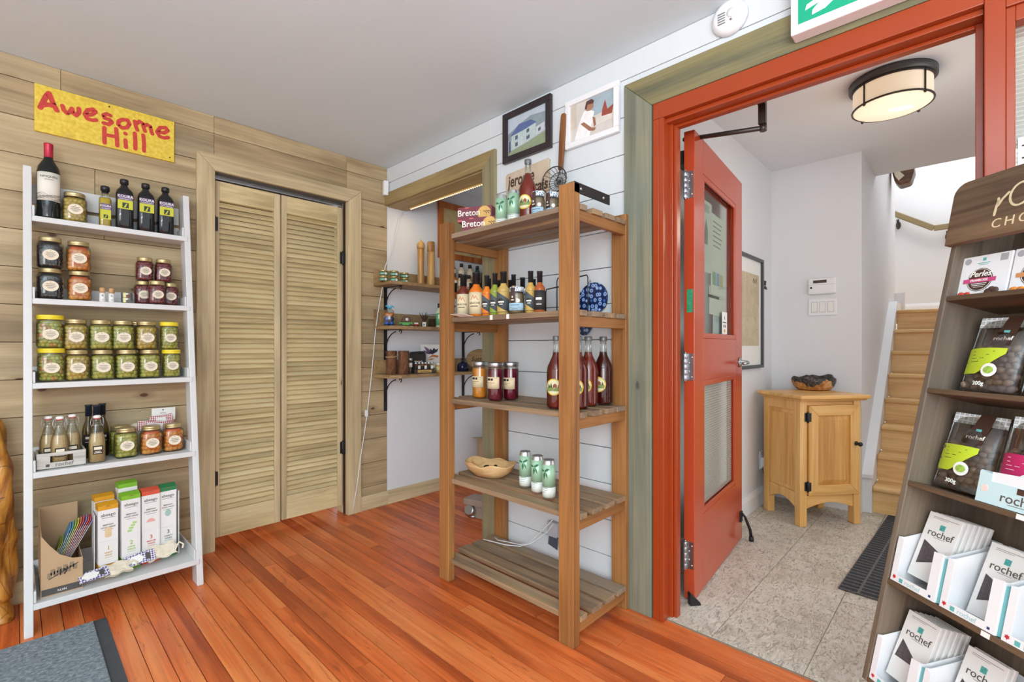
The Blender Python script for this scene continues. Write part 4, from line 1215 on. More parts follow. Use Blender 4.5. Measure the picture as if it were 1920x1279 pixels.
M_SYR = [plain('amber_syrup', '#a83216', .05, var=.03, Transmission__Weight=.6, IOR=1.2), plain('dark_syrup', '#8a2214', .05, var=.03, Transmission__Weight=.5, IOR=1.2), plain('darkest_syrup', '#5a1512', .05, var=.03, Transmission__Weight=.4, IOR=1.2)]
def syrup(label, loc, rz, mat, s=1., group='maple syrup bottles'):
    o = thing('syrup_bottle', label, 'bottle', loc, rz, group)
    r = .041*s
    pr = [(r*.86, 0), (r*.98, .004), (r, .012), (r, .150*s), (r*.93, .168*s), (r*.62, .196*s), (r*.44, .212*s), (r*.36, .235*s), (r*.33, .272*s), (r*.36, .274*s), (r*.36, .282*s)]
    g = MB(); g.lathe(pr, 32); g.build('glass', M_CLEAR, o)
    g = MB(); g.lathe([(r*.84, .003), (r*.965, .012), (r*.97, .150*s), (r*.9, .168*s), (r*.59, .196*s), (r*.41, .212*s), (r*.35, .226*s)], 28); g.build('syrup', mat, o)
    g = MB(); g.lathe([(r*.385, .272*s), (r*.40, .274*s), (r*.40, .288*s), (r*.36, .291*s)], 20); g.build('cap', plain('grey_metal_cap', '#73777a', .4, .5), o)
    g = MB(); n = 28
    zc, hz, hx = .088*s, .033*s, .036*s
    def oval(k, d0, d1, name, mat_, par):
        q = MB(); nn = 10
        vs, fs = [], []
        for j in range(-nn, nn+1):
            u = j/nn; x = hx*k*u; hh = hz*k*math.sqrt(max(.0004, 1-u*u))
            for z in (-hh, hh):
                for dd in (d0, d1): vs.append((x, -dd, zc+z))
        for j in range(2*nn):
            b = 4*j
            fs += [(b+1, b+5, b+7, b+3), (b, b+2, b+6, b+4), (b+2, b+3, b+7, b+6), (b, b+4, b+5, b+1)]
        q.add(vs, fs, True)
        return q.build(name, mat_, par, bend=r+.0004)
    A = oval(1., 0, .0005, 'label', plain('gold_label_rim', '#cfae3a', .5), o)
    B = oval(.86, .0003, .0008, 'label_centre', plain('cream_green_label', '#d8d8b0', .6), A)
    for nm, cl, polys in (('field', '#7d8f4a', [[(-.027, -.016), (.027, -.016), (.030, -.002), (-.030, -.002)]]), ('trees', '#3f5230', [[(-.026, -.002), (-.020, .014), (-.014, -.002)], [(-.016, -.002), (-.010, .018), (-.004, -.002)], [(.016, -.002), (.021, .012), (.026, -.002)]]), ('barn', '#8a4a34', [[(-.002, -.002), (-.002, .008), (.006, .015), (.014, .008), (.014, -.002)]]), ('path', '#efe9d6', [[(-.014, -.016), (.0, -.016), (.008, -.002), (.003, -.002)]])):
        q = MB()
        for pl in polys: q.prism([(x_*s, zc+z_*s) for x_, z_ in pl], -.0013, -.0007)
        q.build('printed_'+nm, plain('syrup_print_'+nm, cl, .6), A, bend=r+.0004)
    return o
syrup('amber syrup bottle with oval gold label on the rack top', rk(990, -.285, 0), .25, M_SYR[0], .93)
# sauce jars with blue labels
M_SKY = plain('sky_blue_label', '#a9cbe0', .6, var=.03)
M_BRTAG = plain('brown_paper_tag', '#4a3430', .6)
t = NT('blue_lattice_lid_paper')
ck = t.n('ShaderNodeTexVoronoi', {'feature': 'DISTANCE_TO_EDGE'}, _0=t.coord(), Scale=130.)
c = t.ramp(ck.outputs[0], [(.12, '#e8ecef'), (.2, '#4a7a9c')]); t.bsdf(c, .6); M_LATT = t.m
def caramel(label, loc, rz, r=.0275):
    o = thing('sauce_jar', label, 'jar', loc, rz, 'blue-labelled sauce jars')
    g = MB(); g.lathe([(r*.9, 0), (r, .004), (r, .078), (r*.92, .088), (r*.88, .094)], 28); g.build('glass', M_CLEAR, o)
    g = MB(); g.lathe([(r*.87, .003), (r*.96, .006), (r*.96, .076), (r*.88, .085)], 24); g.build('sauce', plain('caramel_sauce', '#8a7458', .4), o)
    g = MB(); g.lathe([(r*.93, .092), (r*.96, .093), (r*.96, .110), (r*.92, .112)], 28); g.build('lid', M_LATT, o)
    l = MB(); l.patch(r+.0003, -1.4, 1.4, .014, .045, 14); L = l.build('label', M_SKY, o)
    d = MB(); d.box((-.02, -.0007, .034), (.02, -.0003, .037)); d.box((-.024, -.0007, .026), (.024, -.0003, .028)); d.box((-.014, -.0007, .019), (.014, -.0003, .021)); d.build('label_print', plain('navy_ink', '#3a5068', .6), L, bend=r+.0004)
    l = MB(); l.patch(r+.0009, -.62, .05, .045, .108, 6); T = l.build('paper_tag', M_BRTAG, o)
    d = MB(); d.box((-.013, -.0014, .066), (-.007, -.001, .073)); d.box((-.016, -.0014, .055), (-.003, -.001, .059)); d.build('tag_print', M_WINK, T, bend=r+.0004)
    d = MB(); d.prism([(.016+.008*math.cos(2*PI*i/16), .054+.008*math.sin(2*PI*i/16)) for i in range(16)], -.0012, -.0004); d.build('round_sticker', M_PAPER, o, bend=r+.0004)
    return o
for px, y, lb, rz in ((1009, -.30, 'first sauce jar right of the rack-top syrup bottle', .3), (1035, -.25, 'second sauce jar on the rack top, below the wire strainer', .3), (1057, -.195, 'third sauce jar on the rack top, partly behind the rack post', .3), (1071, -.13, 'fourth sauce jar on the rack top, behind the rack post', .3)):
    caramel(lb, rk(px, y, 0), rz)

# ---------------- second shelf: sauces
def sauce(label, px, y, h, r, liq, lab, kind, rz=.55):
    o = thing('sauce_bottle', label, 'bottle', rk(px, y, 1), rz, 'sauce bottles on the second rack shelf')
    hb = h*.56
    hc = h*.27
    L_ = plain('sauce_'+liq.strip('#'), liq, .12, var=.06)
    g = MB(); g.lathe([(r*.9, 0), (r, .004), (r, hb), (r*.9, hb+.01), (r*.5, hb+(h-hb-hc)*.75), (r*.42, h-hc+.004), (r*.42, h-hc*.8)], 28); g.build('bottle', L_, o)
    g = MB(); g.lathe([(r*.5, h-hc), (r*.50, h-.006), (r*.56, h-.005), (r*.54, h)], 20); g.build('cap', M_CAPB, o)
    l = MB(); l.patch(r+.0003, -1.45, 1.45, .012, hb-.004, 14)
    P = l.build('label', plain('label_'+lab.strip('#'), lab, .6, var=.02), o)
    d = MB()
    if kind == 'cream':
        addtext(d, 'ARACHE', r*.42, 0, -.0007, hb*.5, bold=.0002); d.box((-r*.6, -.0007, hb*.40), (r*.5, -.0003, hb*.43)); d.build('lettering', M_INK, P, bend=r+.0004)
        d = MB(); stroke(d, [(-r*.5, hb*.68), (-r*.2, hb*.86), (0, hb*.72), (r*.2, hb*.82), (r*.5, hb*.66)], .0025, -.0004, .0004); d.build('mountain_print', plain('rust_print', '#c46a3c', .6), P, bend=r+.0004)
    elif kind == 'diag':
        q = [(-r*1.35, .012), (r*1.3, .012), (-r*1.35, .052)]
        d.prism([(-r*1.35, .014), (-r*.5, .014), (-r*.0, .014), (r*.5, .014), (r*1.1, .014), (r*.5, .02), (0, .027), (-r*.5, .034), (-r*1.35, .046)], -.0006, -.0002); d.build('lower_wedge', plain('wedge_'+liq.strip('#'), liq, .6), P, bend=r+.0004)
        d = MB(); d.prism([(r*1.35, hb-.005), (-r*1.2, hb-.005), (-r*.5, hb-.010), (0, hb-.02), (r*.5, hb-.028), (r*1.35, hb-.042)], -.0006, -.0002); d.build('upper_wedge', plain('wedge_'+liq.strip('#'), liq, .6), P, bend=r+.0004)
        d = MB(); d.prism([(.62*r*math.cos(2*PI*i/20)-r*.2, hb*.52+.62*r*math.sin(2*PI*i/20)) for i in range(20)], -.0009, -.0005); D_ = d.build('badge', M_BLAB, P, bend=r+.0004)
        d = MB(); d.box((-r*.7, -.0013, hb*.5), (r*.3, -.0009, hb*.56)); d.box((-r*.5, -.0013, hb*.42), (r*.15, -.0009, hb*.45)); d.build('badge_print', M_WINK, D_, bend=r+.0004)
    else:
        d.box((-r*.6, -.0007, hb*.55), (r*.5, -.0003, hb*.65)); d.box((-r*.5, -.0007, hb*.35), (r*.5, -.0003, hb*.38)); d.build('label_print', M_WINK if lab in ('#33302e', '#3c4448') else M_INK, P, bend=r+.0004)
    return o
CRM, DRK = '#e2d4ae', '#4d565c'
sl_ = [
 (853, -.31, .175, .020, '#b5622a', '#e6dfd0', 'plain', 'rust sauce bottle at the far left of the sauce row, beside the rack post'),
 (869, -.325, .205, .031, '#6a2c1e', CRM, 'cream', 'dark red sauce bottle with cream label, second in the sauce row'),
 (893, -.33, .205, .033, '#d8731e', CRM, 'cream', 'orange sauce bottle with cream label, the widest of the sauce row'),
 (913, -.325, .185, .0225, '#e07a22', DRK, 'diag', 'orange sauce bottle with slanted grey label, fourth in the sauce row'),
 (928, -.325, .190, .0225, '#8a9a3a', DRK, 'diag', 'green sauce bottle with slanted grey label, fifth in the sauce row'),
 (944, -.328, .190, .0275, '#c0a25a', DRK, 'diag', 'mustard sauce bottle with slanted grey label, in the middle of the row'),
 (963, -.262, .185, .020, '#b08858', '#b8c4cc', 'plain', 'tan sauce bottle standing behind the blue sauce jar'),
 (995, -.315, .178, .022, '#c4a050', DRK, 'diag', 'mustard sauce bottle with slanted label right of the blue sauce jar'),
 (1012, -.325, .170, .0225, '#a8562a', '#33302e', 'plain', 'brown sauce bottle with black label at the right end of the row'),
 (884, -.20, .185, .024, '#b06a2c', '#33302e', 'plain', 'black-capped sauce bottle in the back row behind the wide orange one'),
 (917, -.205, .195, .0205, '#b5562a', '#3c4448', 'plain', 'black-capped sauce bottle in the back row behind the green one'),
 (935, -.205, .180, .0205, '#8a5a2c', '#33302e', 'plain', 'black-capped sauce bottle in the back row left of the mustard one'),
 (957, -.17, .180, .0205, '#a8762a', '#3c4448', 'plain', 'black-capped sauce bottle in the back row right of the mustard one'),
 (980, -.20, .178, .0225, '#9a6a3c', '#b8c4cc', 'plain', 'black-capped sauce bottle in the back row behind the blue jar'),
 (1000, -.20, .165, .022, '#a8762a', '#3c4448', 'plain', 'black-capped sauce bottle in the back row near the right end'),
]
for px, y, h, r, lq, lab, kd, lb in sl_:
    sauce(lb, px, y, h, r, lq, lab, kd)
o = caramel('blue-labelled sauce jar standing in the row of sauce bottles', rk(969, -.345, 1), .45, .033)
o.scale = (.96, .96, 1.0)
o = caramel('blue-labelled sauce jar tucked behind another among the sauce bottles', rk(984, -.268, 1), .45, .031)
pc_ = on_y(869, 592, -.385)
o = thing('price_card', 'black and white card hanging over the front edge of the second rack shelf', 'card', (pc_.x, -.3905, RZ[1]+.0012), .0)
m = MB(); m.prism([(-.055, -.03), (.03, -.03), (.075, .012), (-.01, .012)], 0, .0012, 'XY', Matrix.Rotation(-.35, 4, 'X')); m.build('card', M_PAPER, o)
m = MB(); m.prism([(-.034, -.012), (.048, -.012), (.072, .010), (-.008, .010)], .0013, .0018, 'XY', Matrix.Rotation(-.35, 4, 'X')); m.build('dark_panel', M_BLAB, o)
for px, w_, lb in ((921, .008, 'left blank white price tag on the edge of the second rack shelf'), (952, .008, 'right blank white price tag on the edge of the second rack shelf')):
    q = on_y(px, 600, -.390)
    m = MB(); m.box((-w_, -.001, -.010), (w_, 0, .010)); o = m.build('price_tag', M_PAPER, None, loc=(q.x, -.3895, RZ[1]-.011)); tag(o, lb, 'tag', 'price tags')

# wire napkin stand
o = thing('wire_stand', 'empty black wire stand on the second rack shelf behind the front post', 'stand', (on_y(1062, 650, -.22).x, -.22, RZ[1]+.001), -.35)
m = MB()
for y, hh, w_ in ((-.055, .105, .075), (.0, .155, .075), (.055, .155, .075)):
    m.tube([(-w_, y, .003), (-w_, y, hh-.01), (-w_+.008, y, hh), (w_-.008, y, hh), (w_, y, hh-.01), (w_, y, .003)], .0028, 6)
m.build('hoops', M_GRAPH, o)
m = MB()
for x in (-.075, 0, .075): m.tube([(x, -.07, .003), (x, .07, .003)], .0028, 6)
m.tube([(-.09, -.07, .006), (.09, -.07, .006)], .0028, 6); m.tube([(-.09, .07, .006), (.09, .07, .006)], .0028, 6)
m.build('base_wires', M_GRAPH, o)

# blue patterned hanging board
t = NT('blue_ring_pattern')
v1 = t.n('ShaderNodeTexVoronoi', _0=t.coord(), Scale=44., Randomness=.6)
c = t.ramp(v1.outputs['Distance'], [(.0, '#3f74bd'), (.16, '#2d4f9a'), (.25, '#c8dcf2'), (.36, '#3f74bd'), (.5, '#17244f')])
t.bsdf(c, .15); M_BLUE = t.m
bc = on_y(1108, 566, -.016)
o = thing('blue_platter', 'blue heart-shaped platter with ring pattern hanging on the white boards', 'platter', (bc.x, -.004, bc.z), 0.)
pts = []
for i in range(48):
    a = 2*PI*i/48
    r_ = .083*(1+.10*math.cos(2*(a-.9)))
    x_, z_ = r_*math.cos(a), r_*math.sin(a)
    if math.sin(a) < -.45: z_ *= 1.75; x_ *= .75; x_ -= .03
    pts.append((x_, z_))
m = MB(); m.prism(pts, -.014, 0); m.build('platter', M_BLUE, o, bevel=.003)
m = MB(); m.tube([(-.02, -.006, .078), (-.008, -.006, .1), (.006, -.006, .078)], .0015, 6); m.build('hanger', M_WIRE, o)

# ---------------- third shelf
M_PUREE = plain('orange_puree', '#d98a2c', .25, var=.1, scale=60.)
M_BEET = plain('beet_pickle', '#6a0f26', .15, var=.35, scale=70.)
def quart(label, px, y, mat, labz):
    o = thing('preserve_jar', label, 'jar', rk(px, y, 2), .45, 'tall preserve jars')
    r, h = .036, .172
    g = MB(); g.lathe([(r*.85, 0), (r*.97, .004), (r, .012), (r, h-.034), (r*.95, h-.026), (r*.93, h-.016)], 32); g.build('glass', M_CLEAR, o)
    g = MB(); g.lathe([(r*.84, .003), (r*.95, .012), (r*.96, h-.036), (r*.9, h-.03)], 28); g.build('filling', mat, o)
    g = MB(); g.lathe([(r*.98, h-.020), (r*1.0, h-.019), (r*1.0, h-.003), (r*.95, h), (r*.9, h-.001)], 32); g.build('lid', M_STEEL, o)
    l = MB(); l.patch(r+.0003, -1.1, .85, labz, labz+.052, 12); L = l.build('label', plain('kraft_cream_label', '#dcc9a4', .7), o)
    d = MB(); d.box((-.03, -.0008, labz+.036), (-.012, -.0003, labz+.046)); d.box((-.009, -.0008, labz+.036), (.001, -.0003, labz+.046)); d.box((-.03, -.0008, labz+.026), (.008, -.0003, labz+.0275)); d.box((-.03, -.0008, labz+.02), (-.005, -.0003, labz+.0212)); d.build('label_print', M_INK, L, bend=r+.0004)
quart('orange puree preserve jar on the third rack shelf', 900, -.27, M_PUREE, .052)
quart('front dark red preserve jar beside the orange one', 929, -.30, M_BEET, .055)
quart('back dark red preserve jar, right of the other two jars', 958, -.225, M_BEET, .050)
syrup('dark syrup bottle left of the front rack post on the third shelf', rk(1044, -.325, 2), .35, M_SYR[1], .98)
syrup('dark syrup bottle half hidden behind the front rack post', rk(1084, -.27, 2), .3, M_SYR[1], .98)
syrup('amber syrup bottle second from the right on the third rack shelf', rk(1103, -.170, 2), .1, M_SYR[0], .98)
syrup('darkest syrup bottle at the right end of the third rack shelf', rk(1131, -.088, 2), .0, M_SYR[2], .98)

# ---------------- fourth shelf
t = NT('pale_turned_wood')
n1 = t.n('ShaderNodeTexNoise', _0=t.coord((6, 25, 25)), Scale=1., Detail=5., Distortion=1.)
c = t.ramp(n1.outputs[0], [(.3, '#c08c50'), (.5, '#d9b07a'), (.75, '#e6c796')]); t.bsdf(c, .45); M_BOWL = t.m
b0 = rk(919, -.23, 3)
o = thing('wooden_bowl', 'pale oval wooden bowl with rough rim on the fourth rack shelf', 'bowl', b0, .25)
m = MB()
outer = [(.055, 0), (.075, .003), (.112, .03), (.128, .055), (.131, .061)]
inner = [(.124, .062), (.105, .034), (.07, .014), (.0, .011)]
m.lathe(outer+inner, 48, 2.3, sy=.66, caps=False)
m.v = [Vector((v.x, v.y, v.z+(.006*math.sin(5*math.atan2(v.y, v.x))+.006*abs(v.x)/.13 if v.z > .05 else 0))) for v in m.v]
k0 = len(m.v)-9*48
m.f.append(list(range(48))[::-1]); m.sm.append(False)
m.build('bowl', M_BOWL, o)
rr = random.Random(9)
for i in range(11):
    m = MB()
    a = rr.uniform(0, 6.28); q = rr.uniform(.0, .05)
    px_, py_ = .02+q*math.cos(a)*1.1, q*math.sin(a)*.6
    d_ = [rr.uniform(-.018, .018), rr.uniform(-.01, .01)]
    m.tube([(-d_[0], -d_[1], .0), (0, .002, .008), (d_[0], d_[1], .002)], [.003, .009, .004], 7)
    m.ball((d_[0]*.8, d_[1], .006), (.009, .007, .006), 8, 5)
    oo = m.build('dried_pod', plain('dried_pod_%d' % (i % 3), ['#3a1c18', '#5c2a1c', '#2a2026'][i % 3], .5, var=.3, scale=80.), None, loc=(b0[0]+px_, b0[1]+py_, b0[2]+.026+.004*(i % 3)))
    tag(oo, ['one of the dark red dried pods heaped in the wooden bowl', 'one of the rust brown dried pods heaped in the wooden bowl', 'one of the blackish dried pods heaped in the wooden bowl'][i % 3], 'pod', ['dark red pods in the wooden bowl', 'rust pods in the wooden bowl', 'blackish pods in the wooden bowl'][i % 3])
    if i >= 3: _LABELS.pop(oo['label'], None)
    else: _LABELS.pop(oo['label'], None)
can('left one of the three mint green cans on the fourth rack shelf', rk(985, -.25, 3), .35, 'cans on the fourth rack shelf', wht=True)
can('middle one of the three mint green cans on the fourth rack shelf', rk(1008, -.275, 3), .15, 'cans on the fourth rack shelf')
can('right one of the three mint green cans, nearest the rack post', rk(1029, -.30, 3), .0, 'cans on the fourth rack shelf')

# cords and adapter behind the rack
o = thing('charging_cable', 'white charging cable looping from the wall adapter over the bottom rack slats', 'cable', (1.40, -.03, RZ[4]+.006), 0)
c0 = Vector((1.40, -.03, RZ[4]+.006))
def W3(px, py, y): return on_y(px, py, y)-c0
m = MB(); zc = .0046
m.tube([W3(1036, 975, -.034), W3(1022, 990, -.036), (-.02, -.03, .022), (-.07, -.04, zc), (-.13, -.055, zc), (-.19, -.075, zc), (-.225, -.062, zc)], .0022, 7)
m.tube([W3(1037, 983, -.034), W3(1026, 998, -.036), (.0, -.034, .03), (-.05, -.06, zc+.0045), (-.12, -.09, zc), (-.19, -.105, zc), (-.25, -.12, zc)], .0022, 7); m.build('cable', M_TRIMW, o)
q = on_y(1042, 990, 0)
o = thing('plug_adapter', 'grey plug adapter on the wall behind the rack near the floor', 'adapter', (q.x, -.002, q.z), 0)
m = MB(); m.box((-.03, -.03, -.035), (.03, 0, .035)); m.build('housing', plain('mid_grey_plastic', '#b0b0b8', .5), o, bevel=.004)
m = MB(); m.prism([(-.025, -.075), (.03, -.09), (.032, -.03), (-.02, -.03)], -.026, -.022); m.build('dark_label', plain('slate_card', '#4a4e5c', .5), o)

# ================================================================== on the white boards
def framed(name, label, pts, fw, fmat, pic_builder, mat_bg, tilt=0.):
    xs = [p[0] for p in pts]; zs = [p[1] for p in pts]
    x0, x1, z0, z1 = min(xs), max(xs), min(zs), max(zs)
    o = thing(name, label, 'picture', ((x0+x1)/2, -.003, z0), 0)
    W_, H_ = x1-x0, z1-z0
    m = MB()
    for a, b, c, d in ((-W_/2, 0, W_/2, fw), (-W_/2, H_-fw, W_/2, H_)): m.box((a, -.02, b), (c, 0, d))
    for a, c in ((-W_/2, -W_/2+fw), (W_/2-fw, W_/2)): m.box((a, -.02, fw), (c, 0, H_-fw))
    m.build('frame', fmat, o, bevel=.003)
    m = MB(); m.box((-W_/2+fw, -.008, fw), (W_/2-fw, -.002, H_-fw)); p = m.build('photograph', mat_bg, o)
    pic_builder(p, W_-2*fw, H_-2*fw, fw)
    return o
def flat(par, name, col, polys, y, x=0, z=0):
    m = MB()
    for i, q in enumerate(polys): m.prism([(a+x, b+z) for a, b in q], y-.00025-.00005*i, y)
    return m.build(name, plain('print_'+name+col.strip('#'), col, .5, var=.08, scale=40.), par)
def house(p, w, h, f):
    def T(poly): return [((a-.5)*w, f+b*h) for a, b in poly]
    y = -.0082
    flat(p, 'printed_trees', '#8a9aa0', [T([(0, .6), (.3, .75), (.6, .86), (1, .8), (1, .4), (0, .4)])], y)
    flat(p, 'printed_lawn', '#8e9a7c', [T([(0, 0), (1, 0), (1, .34), (.5, .2), (0, .12)])], y-.0003)
    flat(p, 'printed_walls', '#b8c8c8', [T([(.1, .15), (.42, .2), (.42, .55), (.1, .52)]), T([(.42, .2), (.72, .3), (.74, .62), (.42, .55)])], y-.0006)
    flat(p, 'printed_porch', '#c8ccd4', [T([(.74, .3), (.95, .38), (.95, .55), (.74, .5)])], y-.0008)
    flat(p, 'printed_roof', '#5a6a9a', [T([(.06, .52), (.30, .76), (.62, .74), (.76, .62), (.42, .56)])], y-.0011)
    flat(p, 'printed_windows', '#5c6478', [T([(.2, .38), (.27, .39), (.27, .49), (.2, .48)]), T([(.5, .44), (.57, .46), (.57, .55), (.5, .53)]), T([(.2, .2), (.27, .21), (.27, .31), (.2, .3)]), T([(.5, .27), (.58, .29), (.58, .38), (.5, .36)]), T([(.8, .36), (.86, .38), (.86, .46), (.8, .44)]), T([(.02, .1), (.08, .1), (.08, .4), (.02, .38)])], y-.0014)
framed('house_photo', 'dark framed photograph of a pale house hanging on the white boards', [(1.160, 2.062), (1.486, 2.322)], .032, plain('dark_mahogany_frame', '#2e2528', .3, var=.2), house, plain('pale_sky_print', '#b9c4d0', .5))
def woman(p, w, h, f):
    def T(poly): return [((a-.5)*w, f+b*h) for a, b in poly]
    y = -.0082
    flat(p, 'printed_curtain', '#c8bcae', [T([(0, .35), (.14, .35), (.14, 1), (0, 1)])], y)
    flat(p, 'printed_window', '#9fb0ba', [T([(.42, .5), (1, .55), (1, 1), (.42, 1)])], y-.0002)
    flat(p, 'printed_table', '#d8cfc8', [T([(.4, .2), (1, .28), (1, .5), (.5, .42)])], y-.0004)
    flat(p, 'printed_flowers', '#9a4a3c', [T([(.72, .42), (.95, .4), (.98, .62), (.85, .55), (.8, .82), (.74, .6)])], y-.0006)
    flat(p, 'printed_apron', '#eceaea', [T([(.08, .0), (.45, .0), (.5, .3), (.56, .62), (.44, .72), (.32, .72), (.22, .5)])], y-.0008)
    flat(p, 'printed_arms', '#9a6a54', [T([(.24, .42), (.32, .44), (.5, .22), (.6, .18), (.56, .12), (.44, .16)]), T([(.52, .5), (.58, .45), (.6, .25), (.55, .22)])], y-.0010)
    flat(p, 'printed_face', '#a87860', [T([(.38, .70), (.47, .68), (.54, .74), (.54, .86), (.4, .86)])], y-.0013)
    flat(p, 'printed_hair', '#5a3a34', [T([(.34, .78), (.38, .74), (.41, .86), (.53, .84), (.56, .9), (.5, .97), (.38, .96)])], y-.0016)
framed('kitchen_photo', 'white framed photograph of a person in white at a table with red flowers', [(1.574, 2.020), (1.860, 2.243)], .026, M_TRIMW, woman, plain('pale_room_print', '#cfc8c2', .5))
# board with words
s0 = on_y(953, 400, -.01); 
o = thing('word_board', 'tan board with brown French lettering behind the rack-top bottles', 'sign', (1.175, -.002, 1.70), 0)
t = NT('faded_tan_board'); n1 = t.n('ShaderNodeTexNoise', _0=t.coord(), Scale=9., Detail=4.); t.bsdf(t.ramp(n1.outputs[0], [(.3, '#b59c84'), (.7, '#cdbaa4')]), .7); 
m = MB(); m.prism([(0, 0), (.29, 0), (.295, .31), (.285, .318), (.012, .306), (0, .295)], -.010, 0); B = m.build('board', t.m, o, bevel=.003)
m = MB()
for tx, sz_, x0, x1, zb in (('jerome', .085, .014, .20, .232), ('en français', .078, .014, .288, .172)):
    q = MB(); addtext(q, tx, sz_, 0, -.0104, zb, bold=.0022, align='LEFT', shear=.12)
    lo, hi = min(v.x for v in q.v), max(v.x for v in q.v)
    m.add([(x0+(v.x-lo)/(hi-lo)*(x1-x0), v.y, v.z) for v in q.v], q.f)
m.build('lettering', plain('brown_painted_letters', '#4a3226', .6), o)
m = MB(); m.tube([(0, -.002, .29), (.012, -.004, .305), (.285, -.004, .317), (.295, -.002, .305)], .0022, 6); m.build('wire', M_GRAPH, o)
# strainer
h0 = on_y(1056, 214, -.03); h1 = on_y(1050, 318, -.03)
o = thing('wire_strainer', 'old wire strainer with long wooden handle hanging on the white boards', 'strainer', (h0.x, -.012, h0.z), 0)
m = MB(); dx = h1.x-h0.x; L_ = h0.z-h1.z
pts = [(-.0, -.013, 0), (0, -.013, -.01), (dx*.3, -.013, -L_*.4), (dx, -.013, -L_)]
m.prism([(-.013, -.005), (-.008, .004), (.008, .004), (.013, -.005), (.017+dx*.4, -L_*.4), (.011+dx, -L_), (-.011+dx, -L_), (-.015+dx*.4, -L_*.4)], -.022, -.006); m.build('handle', wood('worn_brown_handle', ['#4a2c18', '#7a4a26', '#94602f'], 'Z', 2, 40., .5, grain=.4), o, bevel=.004)
m = MB()
cx_, cz_ = dx-.012, -L_-.055
R_ = .072
for a in range(10):
    aa = PI*a/10
    m.tube([(cx_+R_*math.cos(aa)*math.cos(t_), -.05+.04*math.sin(t_)-.0, cz_+R_*math.sin(aa)*math.cos(t_)*.85) for t_ in [PI*i/12 for i in range(13)]], .0013, 5)
for rr_ in (.35, .68, 1.):
    m.tube([(cx_+R_*rr_*math.cos(2*PI*i/28), -.05+.04*math.sqrt(max(0, 1-rr_*rr_)), cz_+R_*rr_*.85*math.sin(2*PI*i/28)) for i in range(28)], .0016 if rr_ < 1 else .0026, 6, closed=True)
m.build('wire_basket', M_GRAPH, o)
m = MB(); m.tube([(dx, -.014, -L_+.03), (dx, -.02, -L_-.01), (cx_, -.03, cz_)], .003, 6); m.build('tang', M_GRAPH, o)

# smoke detector, exit sign
o = thing('smoke_detector', 'round white smoke detector on the wall above the red door', 'smoke detector', (2.314, -.001, 2.292), 0)
Mx = Matrix.Rotation(PI/2, 4, 'X')
m = MB(); m.lathe([(.062, 0), (.062, .012), (.058, .022), (.05, .028), (.046, .030), (0.001, .032)], 40, M=Mx); m.build('housing', M_TRIMW, o)
m = MB()
for k in range(5): m.box((-.034, -.0325, .012-.009*k), (-.008, -.028, .016-.009*k))
m.lathe([(.004, .031), (.004, .034), (0.001, .0345)], 12, M=Matrix.Translation((.012, 0, -.02)) @ Mx); m.build('vents', plain('mid_grey_slots', '#7c7c80', .6), o)
m = MB(); m.lathe([(.017, .030), (.016, .035), (.001, .036)], 24, M=Matrix.Translation((.014, 0, .004)) @ Mx); m.build('test_button', M_TRIMW, o)
o = thing('exit_sign', 'white boxed green running-person exit sign above the red door', 'sign', (2.527, -.024, 2.098), 0)
m = MB(); m.box((0, -.055, 0), (.34, 0, .235)); m.build('housing', M_TRIMW, o, bevel=.004)
m = MB(); m.box((.018, -.0562, .022), (.322, -.054, .213)); F_ = m.build('white_border', M_PAPER, o)
m = MB(); m.box((.022, -.0568, .027), (.318, -.056, .208)); P_ = m.build('green_panel', plain('exit_green', '#0fa67e', .4, var=.01), o)
m = MB()
for kq, q in enumerate(([(.06, .04), (.062, .055), (.085, .075), (.085, .108), (.108, .112), (.118, .075), (.115, .058), (.095, .045)], [(.042, .062), (.046, .078), (.078, .088), (.10, .13), (.118, .128), (.108, .098), (.085, .072)], [(.085, .105), (.078, .15), (.10, .16), (.122, .15), (.118, .108)], [(.115, .058), (.14, .06), (.158, .085), (.15, .10), (.128, .078)], [(.12, .15), (.15, .125), (.158, .135), (.125, .165)], [(.08, .15), (.05, .13), (.044, .14), (.078, .165)])):
    m.prism(q, -.0576-.00012*kq, -.0566)
m.prism([(.108+.014*math.cos(2*PI*i/18), .182+.014*math.sin(2*PI*i/18)) for i in range(18)], -.0586, -.0566)
for q in ([(.19, .035), (.30, .035), (.30, .2), (.19, .2), (.19, .19), (.29, .19), (.29, .045), (.19, .045)],): m.prism(q, -.0576, -.0566)
m.build('running_figure', plain('exit_white', '#f4f6f2', .4), P_)

